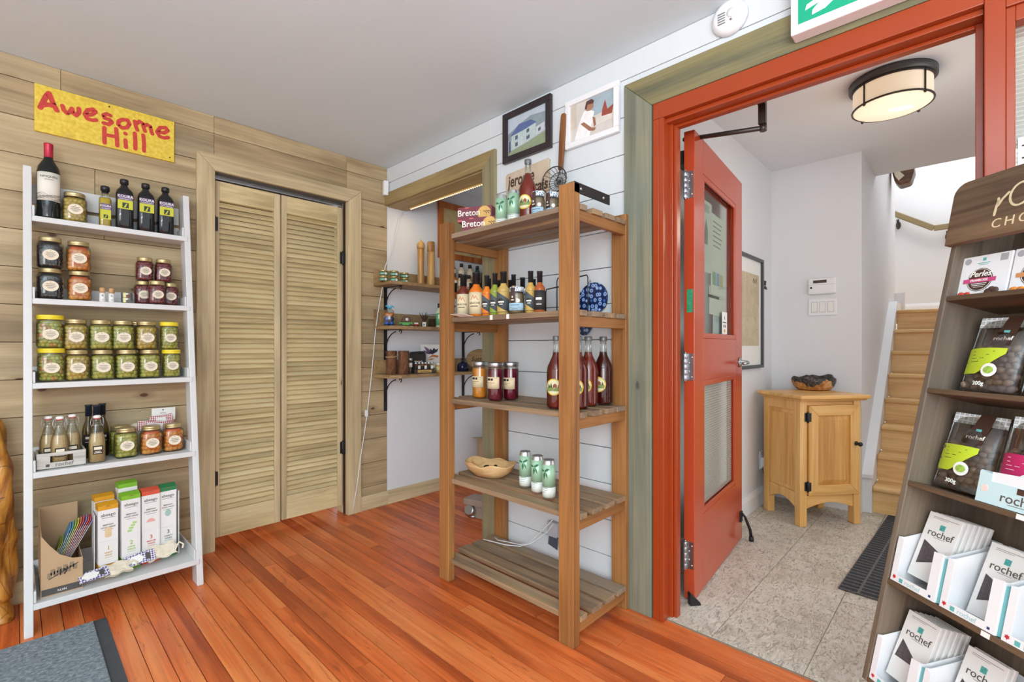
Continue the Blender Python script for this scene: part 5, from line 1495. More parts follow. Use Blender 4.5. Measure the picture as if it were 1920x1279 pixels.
# ================================================================== niche: wall shelves and what stands on them
NZ = [1.532, 1.238, .912]
M_SHW = wood('live_edge_shelf_board', ['#846845', '#a5855a', '#b89a6c'], 'Y', .9, 16., .6, knots=.08, grain=.28, patch=.5, patchcol='#8a7c62')
for k, (z, lb) in enumerate(zip(NZ, ('topmost', 'middle', 'lowest'))):
    o = thing('wall_shelf', lb+' wooden wall shelf on black brackets in the niche corner', 'shelf', (.001, 0, z), PI/2, 'wall shelves in the niche')
    y0, y1 = -.107, (.98 if k != 2 else .80)
    m = MB()
    n = 14
    edge = [(y0+(y1-y0)*i/n, -.235-.008*math.sin(3.1*i+k*2)) for i in range(n+1)]
    edge[0] = (y0, -.205)
    m.prism(edge+[(y1, -.001), (y0, -.001)], -.022, 0, 'XY'); m.build('board', M_SHW, o, bevel=.003)
    m = MB()
    if k == 1: m.box((y0, -.019, .001), (-.005, -.0015, .115))
    m.box((y0 if k != 1 else -.004, -.016, .001), (y1-.02, -.0015, .095)); m.build('back_board', M_SHW, o, bevel=.002)
    for yb in (-.016, .69):
        b = MB(); b.box((yb-.012, -.006, -.26), (yb+.012, -.0005, -.0225)); b.box((yb-.012, -.20, -.026), (yb+.012, -.002, -.0228)); B = b.build('bracket', M_BLACK, o)
        c = MB(); c.tube([(yb, -.008, -.16)]+[(yb, -.15*(1-math.cos(a))-.008, -.16+.125*math.sin(a)) for a in [.2*i for i in range(1, 8)]], .004, 6)
        c.tube([(yb, -.19+.012*math.cos(a)-.0, -.038+.012*math.sin(a)) for a in [.5*i for i in range(10)]], .0035, 6); c.build('scroll', M_BLACK, B)
def ns(px, x, k, dz=0.): return (x, on_x(px, 650, x).y, NZ[k]+.0008+dz)
M_TEAL = plain('teal_label', '#4f9a86', .5)
i = 0
for row, dz in ((0, 0), (1, .038)):
    for px, x, nm in ((719, .125, 'left'), (739, .150, 'middle'), (758, .125, 'right')):
        o = thing('spread_jar', ('lower ' if row == 0 else 'upper ')+nm+' small gold-lidded jar with teal label on the topmost niche shelf', 'jar', ns(px, x, 0, dz), PI/2-.55, 'small gold-lidded jars')
        m = MB(); m.lathe([(.026, 0), (.0285, .002), (.0285, .022), (.027, .025)], 26); m.build('glass', plain('olive_spread', '#6a6a3a', .15), o)
        m = MB(); m.lathe([(.0275, .025), (.0292, .0255), (.0292, .035), (.028, .037)], 28); m.build('lid', M_GOLD, o)
        m = MB(); m.patch(.0287, -1.4, 1.4, .005, .021, 12); L = m.build('label', M_TEAL, o)
        m = MB(); m.box((.009, -.0008, .006), (.023, -.0003, .020)); m.box((-.018, -.0008, .010), (.004, -.0003, .013)); m.build('label_print', M_PAPER, L, bend=.029)
M_OLW = wood('olive_wood', ['#8a5a2a', '#b5854a', '#d0a86a'], 'Z', 2.5, 34., .35, grain=.25)
o = thing('pepper_mill', 'tall turned wooden pepper mill with round head on the niche shelf', 'pepper mill', ns(789, .11, 0), 0, 'wooden mills')
m = MB(); m.lathe([(.027, 0), (.028, .004), (.024, .05), (.0225, .12), (.024, .19), (.0255, .262)], 28); m.build('body', M_OLW, o)
m = MB(); m.lathe([(.020, .263), (.027, .268), (.029, .285), (.026, .303), (.016, .316), (.006, .322), (.005, .328), (.001, .331)], 28); m.build('head', M_OLW, o)
o = thing('pepper_mill', 'tall cylindrical wooden mill with flat top right of the round-headed one', 'pepper mill', ns(808, .11, 0), 0.7, 'wooden mills')
m = MB(); m.lathe([(.029, 0), (.030, .003), (.030, .01), (.028, .013), (.030, .018), (.030, .045), (.0275, .05), (.027, .24), (.0265, .255)], 28); m.build('body', M_OLW, o)
m = MB(); m.lathe([(.026, .256), (.0275, .258), (.0275, .320), (.0255, .328), (.001, .329)], 28); m.build('head', M_OLW, o)
# row of small labelled bottles further along the top shelf, seen through the rack
for row, (y_, x, dz) in enumerate(((0, .13, 0), (1, .05, .0))):
    for j, px in enumerate((851, 863, 879, 893, 906) if row == 0 else (849, 865, 881, 895, 908)):
        nm = ['first', 'second', 'third', 'fourth', 'fifth'][j]
        o = thing('spice_bottle', nm+(' front' if row == 0 else ' raised back')+' black-capped bottle along the topmost niche shelf, seen through the rack', 'bottle', ns(px, x, 0, .098 if row else 0), PI/2-.7, 'black-capped bottles on the niche shelf')
        body = (['#7a3a20', '#d8c8ac', '#d8c8ac', '#24503a', '#2a3038'] if row else ['#c05a20', '#c8b898', '#c8b898', '#5a4a2a', '#2a3038'])[j]
        m = MB(); m.lathe([(.023, 0), (.025, .003), (.025, .072), (.014, .088), (.012, .098)], 22); m.build('bottle', plain('spice_'+body.strip('#'), body, .2), o)
        m = MB(); m.lathe([(.014, .092), (.0145, .12), (.013, .122)], 18); m.build('cap', M_CAPB, o)
        m = MB(); m.patch(.0253, -1.3, 1.3, .014, .066, 10); L = m.build('label', M_CREAM if j in (0, 1, 2) else plain('green_black_label', '#26302a', .5), o)
        m = MB(); m.box((-.014, -.0008, .018), (.014, -.0003, .027)); m.build('label_print', plain('orange_print', '#d0602c', .5), L, bend=.0256)
m = MB(); y0 = on_x(843, 650, .05).y; m.box((.018, y0-.03, NZ[0]+.0008), (.082, y0+.62, NZ[0]+.0975)); o = m.build('shelf_riser', M_SHW, None, bevel=.002); tag(o, 'long wooden riser block along the back of the topmost niche shelf', 'riser')

# middle shelf
p = ns(730, .13, 1)
o = thing('treat_bag', 'clear bag of blue and orange wrapped chocolates on the middle niche shelf', 'bag', p, PI/2-.6)
m = MB(); m.lathe([(.034, 0), (.038, .004), (.036, .07), (.03, .1), (.012, .116), (.012, .12)], 20, 3., sy=.75); m.build('film', M_CLEAR, o)
m = MB(); m.tube([(0, 0, .116), (.018, -.004, .135), (.03, -.004, .125)], [.008, .007, .003], 7); m.tube([(0, 0, .116), (-.016, .004, .138), (-.026, .004, .13)], [.008, .007, .003], 7); m.ball((0, 0, .119), (.012, .01, .006)); m.build('blue_twist', plain('sky_blue_foil', '#4aa8d0', .3), o)
balls = [(-.016, -.008, .018, 'b'), (.016, -.008, .018, 'b'), (0, .012, .018, 'n'), (-.015, -.007, .048, 'b'), (.016, -.004, .046, 'n'), (0, .012, .05, 'o'), (-.014, -.006, .076, 'o'), (.015, -.006, .076, 'o')]
for bx, by, bz, kk in balls:
    m = MB(); m.ball((bx, by, bz), (.0165, .0155, .0155), 12, 8)
    m.build('chocolate', {'b': plain('blue_foil', '#2a62b8', .25, .3), 'n': plain('navy_foil', '#23335e', .25, .3), 'o': plain('orange_foil', '#e08022', .25, .3)}[kk], o)
p = ns(754, .11, 1)
o = thing('toy_car', 'little brown and green toy vehicle beside the chocolate bag', 'toy', (p[0]+.02, p[1]+.012, p[2]), PI/2-.5)
m = MB(); m.box((-.045, -.02, .006), (.05, .02, .03)); m.build('body', plain('toy_green', '#4f9a3c', .4), o, bevel=.004)
m = MB(); m.prism([(-.03, .03), (.035, .03), (.03, .065), (-.012, .072)], -.018, .018); C_ = m.build('cab', plain('toy_brown', '#5a3424', .5), o, bevel=.004)
m = MB(); m.lathe([(.010, -.0005), (.010, .002), (.001, .0025)], 16, M=Matrix.Translation((.01, -.018, .048)) @ Matrix.Rotation(PI/2, 4, 'X')); m.build('round_window', M_PAPER, C_)
m = MB()
for x in (-.03, .035): m.lathe([(.0095, -.024), (.0105, -.022), (.0105, .022), (.0095, .024)], 16, M=Matrix.Translation((x, 0, .0105)) @ Matrix.Rotation(PI/2, 4, 'X'))
m.build('wheels', M_BLACK, o)
p = ns(780, .165, 1)
o = thing('toy_car', 'tiny red and white toy vehicle in front of the dried bunch', 'toy', p, PI/2-.3)
m = MB(); m.box((-.022, -.012, .006), (.022, .012, .018)); m.build('body', plain('toy_red', '#b0382c', .4), o, bevel=.003)
m = MB(); m.box((-.013, -.010, .018), (.014, .010, .027)); m.build('cab', M_PAPER, o, bevel=.002)
m = MB()
for x in (-.014, .014): m.lathe([(.005, -.013), (.006, -.012), (.006, .012), (.005, .013)], 14, M=Matrix.Translation((x, 0, .006)) @ Matrix.Rotation(PI/2, 4, 'X'))
m.build('wheels', M_BLACK, o)
p = ns(795, .11, 1)
o = thing('dried_bunch', 'bundle of dark dried twigs with a white tag on the middle niche shelf', 'bunch', p, PI/2-.6)
m = MB(); rr = random.Random(3)
for k in range(16):
    a, q = rr.uniform(0, 6.28), rr.uniform(.0, .022)
    m.tube([(q*math.cos(a), q*math.sin(a), .001), (q*.6*math.cos(a), q*.6*math.sin(a), .05), ((q+.02)*math.cos(a+.3), (q+.02)*math.sin(a+.3), .09+rr.uniform(-.015, .02))], [.0045, .004, .0015], 6)
m.build('twigs', plain('dark_twigs', '#4a342a', .7, var=.3, scale=60.), o)
m = MB(); m.box((-.012, -.033, .004), (.014, -.030, .036)); T = m.build('tag', M_PAPER, o); m = MB(); m.box((-.006, -.0336, .012), (.006, -.033, .024)); m.build('tag_print', M_TEAL, T)
p = ns(814, .105, 1)
o = thing('glass_canister', 'clear canister with brown filling on the middle niche shelf', 'canister', p, PI/2)
m = MB(); m.box((-.035, -.03, 0), (.035, .03, .098)); m.build('glass', M_CLEAR, o, bevel=.004)
m = MB(); m.box((-.031, -.026, .003), (.031, .026, .062)); m.build('filling', plain('brown_spice', '#5a4630', .8, var=.2, scale=200.), o)
p = ns(824, .18, 1)
o = thing('syrup_flask', 'green-labelled clear bottle with dark cap at the rack edge of the niche shelf', 'bottle', p, PI/2-.5)
m = MB(); m.lathe([(.024, 0), (.026, .003), (.026, .105), (.02, .122), (.0115, .132), (.0115, .145)], 24); m.build('bottle', plain('pale_green_liquid', '#c6d8b8', .1), o)
m = MB(); m.lathe([(.0125, .14), (.0135, .142), (.0135, .17), (.012, .172)], 18); m.build('cap', M_CAPB, o)
m = MB(); m.patch(.0263, -1.4, 1.4, .015, .1, 12); L = m.build('label', plain('green_label', '#5aa878', .5), o); m = MB(); m.box((-.013, -.0008, .06), (.013, -.0003, .09)); m.build('label_print', M_PAPER, L, bend=.0266)

# lowest shelf
t = NT('rough_bark'); n1 = t.n('ShaderNodeTexNoise', _0=t.coord((30, 30, 7)), Scale=1., Detail=7., Roughness=.7, Distortion=1.)
t.bsdf(t.ramp(n1.outputs[0], [(.3, '#3e2415'), (.5, '#6e4428'), (.7, '#94694a')]), .85, 0., n1.outputs[0], 1., .015); M_BARK = t.m
for px, x, lb, tw in ((734, .10, 'bark-covered log candle tied with twine on the lowest niche shelf', True), (757, .150, 'second bark-covered log candle, in front and right of the tied one', False)):
    o = thing('bark_candle', lb, 'candle holder', ns(px, x, 2), .3, 'bark log holders')
    m = MB(); pr = [(.036, 0), (.037, .002)]+[(.0355+.0018*math.sin(9*i), .02+.012*i) for i in range(11)]+[(.037, .156), (.033, .158), (.030, .150), (.001, .150)]
    m.lathe(pr, 26); m.build('bark', M_BARK, o)
    m = MB(); m.lathe([(.028, .1505), (.028, .152), (.001, .153)], 20); m.build('top', plain('pale_wax', '#cdb791', .6), o)
    if tw:
        m = MB()
        for q in (.0, .004): m.tube([(.039*math.cos(2*PI*i/24), .039*math.sin(2*PI*i/24), .118+q+.004*math.sin(2*PI*i/24)) for i in range(24)], .0018, 6, closed=True)
        m.tube([(.025, -.031, .12), (.04, -.034, .132), (.03, -.036, .12), (.045, -.034, .112)], .0016, 6); m.build('twine', plain('jute_twine', '#b59a6c', .8), o)
for k, (px, x) in enumerate(((766, .08), (769, .13))):
    o = thing('spice_tube', ('back' if k == 0 else 'front')+' slim dark spice tube right of the bark candles', 'tube', ns(px, x, 2), PI/2-.6, 'spice tubes')
    m = MB(); m.lathe([(.015, 0), (.016, .002), (.016, .085)], 18); m.build('tube', plain('spice_dark', '#3a3632', .4), o)
    m = MB(); m.lathe([(.016, .086), (.0165, .105), (.015, .107)], 18); m.build('cap', M_CANS, o)
    m = MB(); m.patch(.0162, -1.2, 1.2, .045, .075, 8); m.build('label', M_PAPER, o)
o = thing('gift_pack', 'black gift box leaning behind the spice jar rack on the lowest niche shelf', 'box', ns(783, .085, 2), PI/2-.3)
m = MB(); m.box((-.055, -.02, 0), (.055, .02, .135)); B = m.build('box', M_BLAB, o, bevel=.002)
m = MB(); m.prism([(-.055, .135), (.055, .135), (.045, .155), (-.05, .15)], -.015, .02); m.build('flap', M_BLACK, o)
m = MB(); m.box((-.03, -.0206, .08), (.03, -.02, .085)); m.box((-.02, -.0206, .07), (.02, -.02, .073)); m.build('print', M_CREAM, B)
p = ns(795, .17, 2)
o = thing('spice_rack', 'small wooden tray labelled with script holding mini spice jars', 'tray', p, PI/2-.35)
m = MB(); m.box((-.072, -.018, 0), (.072, .018, .006)); m.box((-.072, -.020, .0), (.072, -.018, .03)); m.box((-.074, -.02, 0), (-.072, .018, .035)); m.box((.072, -.02, 0), (.074, .018, .035)); m.box((-.072, .018, 0), (.072, .02, .035)); m.build('tray', plain('dark_tray', '#3c2c1e', .5), o)
m = MB(); m.box((-.05, -.0208, .006), (.05, -.020, .024)); P_ = m.build('plaque', plain('gold_plaque', '#c09a54', .4), o)
m = MB(); addtext(m, 'Gourmand', .014, 0, -.0212, .010); m.build('lettering', M_INK, P_)
for j in range(6):
    c_, s_ = math.cos(PI/2-.35), math.sin(PI/2-.35)
    lx = -.058+.0232*j
    jj = thing('mini_spice_jar', ['first', 'second', 'third', 'fourth', 'fifth', 'sixth'][j]+' mini spice jar counted from the bark candles in the small tray', 'jar', (p[0]+lx*c_, p[1]+lx*s_, p[2]+.0066), PI/2-.35, 'mini spice jars')
    m = MB(); m.lathe([(.0095, 0), (.0102, .001), (.0102, .055)], 14); m.build('glass', plain('spice_fill_%d' % (j % 3), ['#8a3a22', '#4a4a38', '#b08a3c'][j % 3], .2), jj)
    m = MB(); m.lathe([(.0105, .056), (.0105, .07), (.0095, .071)], 14); m.build('cap', M_CANS, jj)
    m = MB(); m.patch(.0104, -1.2, 1.2, .02, .048, 6); m.build('label', M_PAPER if j % 2 else M_BLAB, jj)
o = thing('art_card', 'white art card with purple and orange leaf picture leaning in the niche', 'art card', ns(817, .075, 2), PI/2-.2)
m = MB(); MM = Matrix.Rotation(-.16, 4, 'X')
m.box((-.11, -.006, .002), (.135, 0, .205), MM); P_ = m.build('card', M_PAPER, o)
for nm, cl, polys in (('purple_leaf', '#7a5a7a', [[(-.085, .19), (-.05, .175), (-.03, .15), (-.06, .145)], [(-.09, .165), (-.06, .15), (-.035, .13), (-.07, .135)]]), ('dark_leaf', '#2a2e40', [[(-.06, .14), (-.02, .13), (.02, .15), (.03, .175), (.01, .165), (-.005, .18), (-.02, .16), (-.035, .175), (-.04, .155)]]), ('orange_leaf', '#c87840', [[(-.06, .1), (-.02, .128), (.03, .12), (.02, .105), (-.02, .112)], [(-.07, .085), (-.03, .1), (.0, .1), (-.03, .088)]])):
    m = MB()
    for q in polys: m.prism(q, -.0068, -.006, M=MM)
    m.build('printed_'+nm, plain('ink_'+nm, cl, .6), P_)
o = thing('honey_jar', 'small yellow-labelled jar in front of the art card', 'jar', ns(822, .165, 2), PI/2-.4)
m = MB(); m.lathe([(.021, 0), (.022, .002), (.022, .05), (.02, .054)], 20); m.build('jar', plain('honey', '#d0a848', .2), o); m = MB(); m.lathe([(.0205, .054), (.0215, .055), (.0215, .068), (.0205, .07)], 20); m.build('lid', M_PAPER, o); m = MB(); m.patch(.0222, -1.2, 1.2, .01, .042, 8); m.build('label', plain('pale_yellow_label', '#e6d9a0', .6), o)
o = thing('blue_bottle', 'squat dark blue glass bottle in front of the oval wooden plaque', 'bottle', ns(868, .14, 2), PI/2)
m = MB(); m.lathe([(.036, 0), (.040, .004), (.040, .045), (.03, .062), (.012, .07), (.0105, .09), (.014, .092), (.013, .097)], 26, 2.6); m.build('glass', plain('cobalt_glass', '#141a3c', .06), o)
m = MB(); m.lathe([(.009, .09), (.0095, .106), (.008, .108)], 14); m.build('stopper', M_BLACK, o)
p = ns(899, .12, 2)
o = thing('oval_plaque', 'oval tan wooden plaque with carved script leaning at the end of the niche shelf', 'plaque', (p[0], p[1], p[2]+.004), PI/2-.75)
MM = Matrix.Rotation(-.18, 4, 'X')
m = MB(); m.prism([(.105*math.cos(2*PI*i/40), .082+.082*math.sin(2*PI*i/40)) for i in range(40)], -.016, 0, M=MM); P_ = m.build('plaque', wood('tan_slice', ['#8a6636', '#a8834e', '#b8945c'], 'X', 2., 30., .5, grain=.2), o, bevel=.006)
m = MB(); addtext(m, 'Sutton', .05, 0, -.0168, .066, bold=.0006, shear=.25); m.v = [MM @ v for v in m.v]; m.build('carved_script', plain('burnt_script', '#4a2c14', .7), P_)
# big framed print in the niche
o = thing('framed_print', 'large orange-framed print of straw hats on the niche wall', 'picture', (.001, .68, 1.782), PI/2)
w2, hh, fw = .245, .435, .045
m = MB()
for a, b, c, d in ((-w2, 0, w2, fw), (-w2, hh-fw, w2, hh)): m.box((a, -.024, b), (c, 0, d))
for a, c in ((-w2, -w2+fw), (w2-fw, w2)): m.box((a, -.024, fw), (c, 0, hh-fw))
m.build('frame', wood('orange_varnished_frame', ['#7a3a14', '#a8581e', '#be6e2a'], 'Z', 1., 20., .3, grain=.2), o, bevel=.004)
m = MB(); m.box((-w2+fw, -.010, fw), (w2-fw, -.002, hh-fw)); P_ = m.build('print', plain('straw_print', '#b8a070', .6, var=.1, scale=20.), o)
m = MB()
for k, (cx_, cz_) in enumerate(((-.06, .09), (.03, .1), (.12, .085), (-.12, .08))):
    m.prism([(cx_+.05*math.cos(2*PI*i/20), cz_+.028*math.sin(2*PI*i/20)) for i in range(20)], -.0106-.0002*k, -.010); m.prism([(cx_+.026*math.cos(PI*i/10), cz_+.005+.04*math.sin(PI*i/10)) for i in range(11)], -.0116-.0002*k, -.0106)
m.build('printed_hats', plain('hat_tan', '#94805a', .6, var=.2, scale=50.), P_)
# floor of the niche: cartons and the metal gadget
q = on_z(905, 905, 0)
o = thing('cardboard_carton', 'lower brown carton standing on the niche floor beyond the opening', 'box', (.10, .965, .001), PI/2, 'cartons in the niche')
m = MB(); m.box((-.14, -.09, 0), (.2, .085, .16)); m.build('box', M_KRAFT, o, bevel=.002)
m = MB(); m.box((-.14, -.0912, .075), (.2, -.09, .085)); m.build('tape', plain('brown_tape', '#8a6a44', .4), o)
o = thing('cardboard_carton', 'upper open carton with red arch print stacked in the niche', 'box', (.10, .965, .1618), PI/2, 'cartons in the niche')
m = MB(); m.box((-.13, -.085, 0), (.2, .08, .005)); m.box((-.13, -.085, .005), (.2, -.081, .19)); m.box((-.13, .076, .005), (.2, .08, .19)); m.box((-.13, -.081, .005), (-.126, .076, .19)); m.box((.196, -.081, .005), (.2, .076, .19)); B = m.build('box', M_KRAFT, o)
m = MB(); m.prism([(-.13, 0), (-.17, -.04), (-.17, .1), (-.13, .08)], .19, .194, 'XY', None); m.prism([(-.13, -.085), (.2, -.085), (.22, -.13), (-.12, -.13)], .188, .192, 'XY'); m.build('flap', M_KRAFT, o)
m = MB(); m.prism([(-.12, .06)]+[(-.03-.09*math.cos(PI*i/12), .06+.09*math.sin(PI*i/12)) for i in range(13)]+[(.06, .06)], -.0858, -.085); m.build('printed_arch', plain('crimson_print', '#a02a3a', .6), B)
o = thing('paper_stuffing', 'crumpled pale packing paper bulging from the open carton', 'paper', (.103, .938, .168), PI/2)
m = MB(); rr = random.Random(8)
for k in range(7): m.ball((-.06+.035*k, rr.uniform(-.015, .015), .14+rr.uniform(-.01, .03)), (.034, .036, .032), 9, 6, Matrix.Rotation(rr.uniform(0, 3), 4, 'Z'))
m.build('paper', plain('packing_paper', '#d6c8ae', .85, var=.1, scale=40., bump=.8), o)
p = on_z(893, 966, 0)
o = thing('slicer', 'grey metal slicer standing on the wood floor behind the rack', 'appliance', (.66, .27, .001), .2)
m = MB(); m.box((-.085, -.06, .085), (.1, .06, .125)); m.box((-.02, -.03, 0), (.08, .05, .085)); m.build('body', plain('grey_enamel', '#a89c90', .4, .2), o, bevel=.005)
m = MB(); m.lathe([(.001, 0), (.03, .002), (.04, .012), (.04, .03), (.03, .04)], 26, M=Matrix.Translation((-.045, -.02, .042)) @ Matrix.Rotation(1.2, 4, 'X')); m.build('chute', M_STEEL, o)
m = MB(); m.lathe([(.034, 0), (.036, .003), (.036, .012), (.034, .014)], 26, M=Matrix.Translation((-.04, -.01, .001))); m.build('foot', M_STEEL, o)

# ================================================================== red door standing open into the vestibule
M_DOORR = plain('red_door_paint', '#b94a2c', .18, var=.02, scale=6.)
dr = bpy.data.objects.new('door_3', None); COL.objects.link(dr); dr['kind'] = 'structure'
dr.location = (2.092, .208, .012); dr.rotation_euler = (0, 0, math.atan2(.9946, -.1034))
# local: X along the leaf from the hinges, +Y towards the hidden face, visible face at y = 0
DW, DH, DT = .862, 2.018, .044
m = MB()
m.box((0, 0, 0), (.125, DT, DH)); m.box((.725, 0, 0), (DW, DT, DH)); m.box((.125, 0, 0), (.725, DT, .335)); m.box((.125, 0, .935), (.725, DT, 1.125)); m.box((.125, 0, 1.865), (.725, DT, DH))
m.build('door_leaf', M_DOORR, dr, bevel=.0015)
for z0, z1 in ((.335, .935), (1.125, 1.865)):
    m = MB()
    for a in (0, DT-.012):
        m.box((.125, a+.001, z0), (.150, a+.011, z1)); m.box((.70, a+.001, z0), (.725, a+.011, z1)); m.box((.150, a+.001, z0), (.70, a+.011, z0+.025)); m.box((.150, a+.001, z1-.025), (.70, a+.011, z1))
    m.build('glazing_bead', M_DOORR, dr, bevel=.003)
    m = MB(); m.box((.150, .019, z0+.025), (.70, .025, z1-.025)); m.build('glass_pane', M_WIRED if z0 < .5 else glass('door_glass', '#eef1ee', .06, .02, .12), dr)
    if z0 < .5: continue
posters = [('paper poster', .165, .37, 1.45, 1.79, '#d8dcd4'), ('second', .35, .60, 1.36, 1.76, '#dfe3d8'), ('third', .33, .62, 1.26, 1.40, '#e4e6de'), ('fourth', .40, .60, 1.16, 1.27, '#cfdfe0')]
for i, (nm, x0, x1, z0, z1, cc) in enumerate(posters):
    o = thing('door_poster', ['left paper notice with a portrait figure taped behind the red door glass', 'tall paper notice with coloured squares taped behind the red door glass', 'curling white sheet below the notices behind the red door glass', 'pale blue sheet lowest behind the red door glass'][i], 'notice', (0, 0, 0), 0, 'notices on the red door')
    o.matrix_world = Matrix.Translation((2.092, .208, 0)) @ Matrix.Rotation(math.atan2(.9946, -.1034), 4, 'Z') @ Matrix.Translation((x0, .0275+.0022*i, z0))
    m = MB(); m.box((0, -.0007, 0), (x1-x0, .0, z1-z0), Matrix.Rotation(.03*(i-1), 4, 'Y')); P_ = m.build('sheet', plain('poster_%d' % i, cc, .7, var=.03), o)
    m = MB(); w_, h_ = x1-x0, z1-z0
    if i == 0: m.prism([(w_*.35, h_*.4), (w_*.6, h_*.4), (w_*.62, h_*.6), (w_*.48, h_*.75), (w_*.36, h_*.6)], -.0014, -.0008)
    for k in range(6): m.box((w_*.15, -.0012, h_*(.9-.06*k) if i else h_*(.95-.02*k)), (w_*(.8-.06*(k % 3)), -.0008, h_*(.915-.06*k) if i else h_*(.957-.02*k)))
    m.build('print', plain('grey_poster_ink', '#8a8a88', .7), P_)
    if i == 1:
        for k, c2 in enumerate(('#8fb89a', '#9ab0cc', '#c8c08a')):
            m = MB(); m.box((w_*(.12+.27*k), -.0014, h_*.12), (w_*(.34+.27*k), -.0008, h_*.28)); m.build('coloured_square', plain('square_%d' % k, c2, .6), P_)
    if i == 2:
        m = MB(); m.box((-.02, -.0016, h_*.58), (w_*.6, -.0009, h_*.68)); m.build('dark_bar', M_INK, P_)
o = thing('door_sticker', 'small white sticker with pictograms at the lower corner of the door glass', 'sticker')
o.matrix_world = Matrix.Translation((2.092, .208, 0)) @ Matrix.Rotation(math.atan2(.9946, -.1034), 4, 'Z') @ Matrix.Translation((.51, .0183, 1.165))
m = MB(); m.box((0, -.0006, 0), (.10, 0, .115)); P_ = m.build('sticker', M_PAPER, o, bevel=.001)
m = MB(); m.prism([(.05, .095), (.043, .075), (.057, .08)], -.001, -.0006); m.box((.015, -.001, .058), (.085, -.0006, .063)); m.box((.03, -.001, .035), (.045, -.0006, .048)); m.box((.055, -.001, .035), (.07, -.0006, .048)); m.build('pictograms', M_INK, P_)
m = MB(); m.box((.038, -.001, .010), (.062, -.0006, .025)); m.build('orange_mark', plain('amber_mark', '#d8962c', .6), P_)
for z in (.19, 1.0, 1.785):
    h = MB()
    for k in range(5): h.lathe([(.0075, -.058+.0235*k), (.0082, -.057+.0235*k), (.0082, -.036+.0235*k), (.0075, -.035+.0235*k)], 14, M=Matrix.Translation((-.010, DT*.8, z)))
    h.lathe([(.001, -.064), (.006, -.060), (.004, -.058)], 12, caps=False, M=Matrix.Translation((-.010, DT*.8, z))); h.lathe([(.004, .060), (.006, .062), (.001, .066)], 12, caps=False, M=Matrix.Translation((-.010, DT*.8, z)))
    h.box((-.0025, .003, z-.058), (-.0003, DT*.78, z+.058)); h.box((-.03, DT*.78, z-.058), (-.012, DT*.84, z+.058))
    H_ = h.build('hinge', M_STEEL, dr)
    sc_ = MB()
    for y_, zz in ((.010, .042), (.022, .018), (.022, -.018), (.010, -.042)): sc_.lathe([(.0035, 0), (.003, .001), (.0005, .0016)], 10, M=Matrix.Translation((-.0026, y_, z+zz)) @ Matrix.Rotation(-PI/2, 4, 'Y'))
    sc_.build('screw', plain('bright_screw', '#e2e4e6', .3, .8), H_)
m = MB(); m.box((-.0015, .006, 1.235), (.0, .032, 1.335)); k_ = m.build('rating_label', plain('green_label_print', '#2f9a6a', .5, var=.3, scale=70.), dr); k_['label'] = 'green and white rating label on the hinge edge'
# lever handle on both sides
m = MB(); 
m.lathe([(.028, 0), (.028, .006), (.024, .010), (.011, .012), (.011, .045), (.001, .046)], 28, M=Matrix.Translation((.80, 0, 1.0)) @ Matrix.Rotation(PI/2, 4, 'X'))
m.tube([(.80, -.040, 1.0), (.785, -.047, 1.0), (.745, -.048, .999), (.69, -.047, .997)], [.010, .0095, .009, .0085], 12)
m.lathe([(.028, 0), (.028, .006), (.024, .010), (.011, .012), (.011, .045), (.001, .046)], 28, M=Matrix.Translation((.80, DT, 1.0)) @ Matrix.Rotation(-PI/2, 4, 'X'))
m.tube([(.80, DT+.040, 1.0), (.785, DT+.047, 1.0), (.745, DT+.048, .999), (.69, DT+.047, .997)], [.010, .0095, .009, .0085], 12)
m.box((DW-.001, .009, .955), (DW+.002, .035, 1.05)); m.build('lever_handle', M_STEEL, dr)
m = MB(); m.box((.80, -.010, .105), (.84, -.0005, .16)); m.tube([(.82, -.012, .150), (.835, -.022, .13), (.85, -.045, .06), (.853, -.05, .02)], [.006, .007, .008, .009], 9); m.lathe([(.010, -.012), (.013, -.010), (.013, .012), (.009, .016)], 16, M=Matrix.Translation((.853, -.051, .006))); k_ = m.build('kick_stop', M_BLACK, dr); k_['label'] = 'black kick-down door stop'
m = MB(); m.box((.05, DT+.001, 1.90), (.30, DT+.05, 1.96)); m.build('closer_body', M_GRAPH, dr)
A0 = Vector((2.0, .31, 2.045)); A1 = on_y(1431, 240, .235); A2 = on_y(1428, 196, .19)
o = thing('closer_arm', 'dark metal door closer arm above the open red door', 'closer arm', A1, 0)
m = MB(); m.tube([A0-A1, Vector((0, 0, 0))], .010, 8); m.lathe([(.013, -.012), (.013, .014)], 14); m.build('arm', M_GRAPH, o, bevel=0)
m = MB(); m.box((-.013, -.02, .012), (.013, .0, .085)); m.box((-.013, -.068, .085), (.013, .0, .10)); m.build('bracket', M_GRAPH, o)
o = thing('door_wedge', 'small black wedge on the tile at the hinge corner of the red door', 'wedge', (2.085, .17, .0068), .9)
m = MB(); m.prism([(0, 0), (.05, 0), (.045, .012), (.0, .055)], -.012, .012); m.build('wedge', M_BLACK, o, bevel=.002)

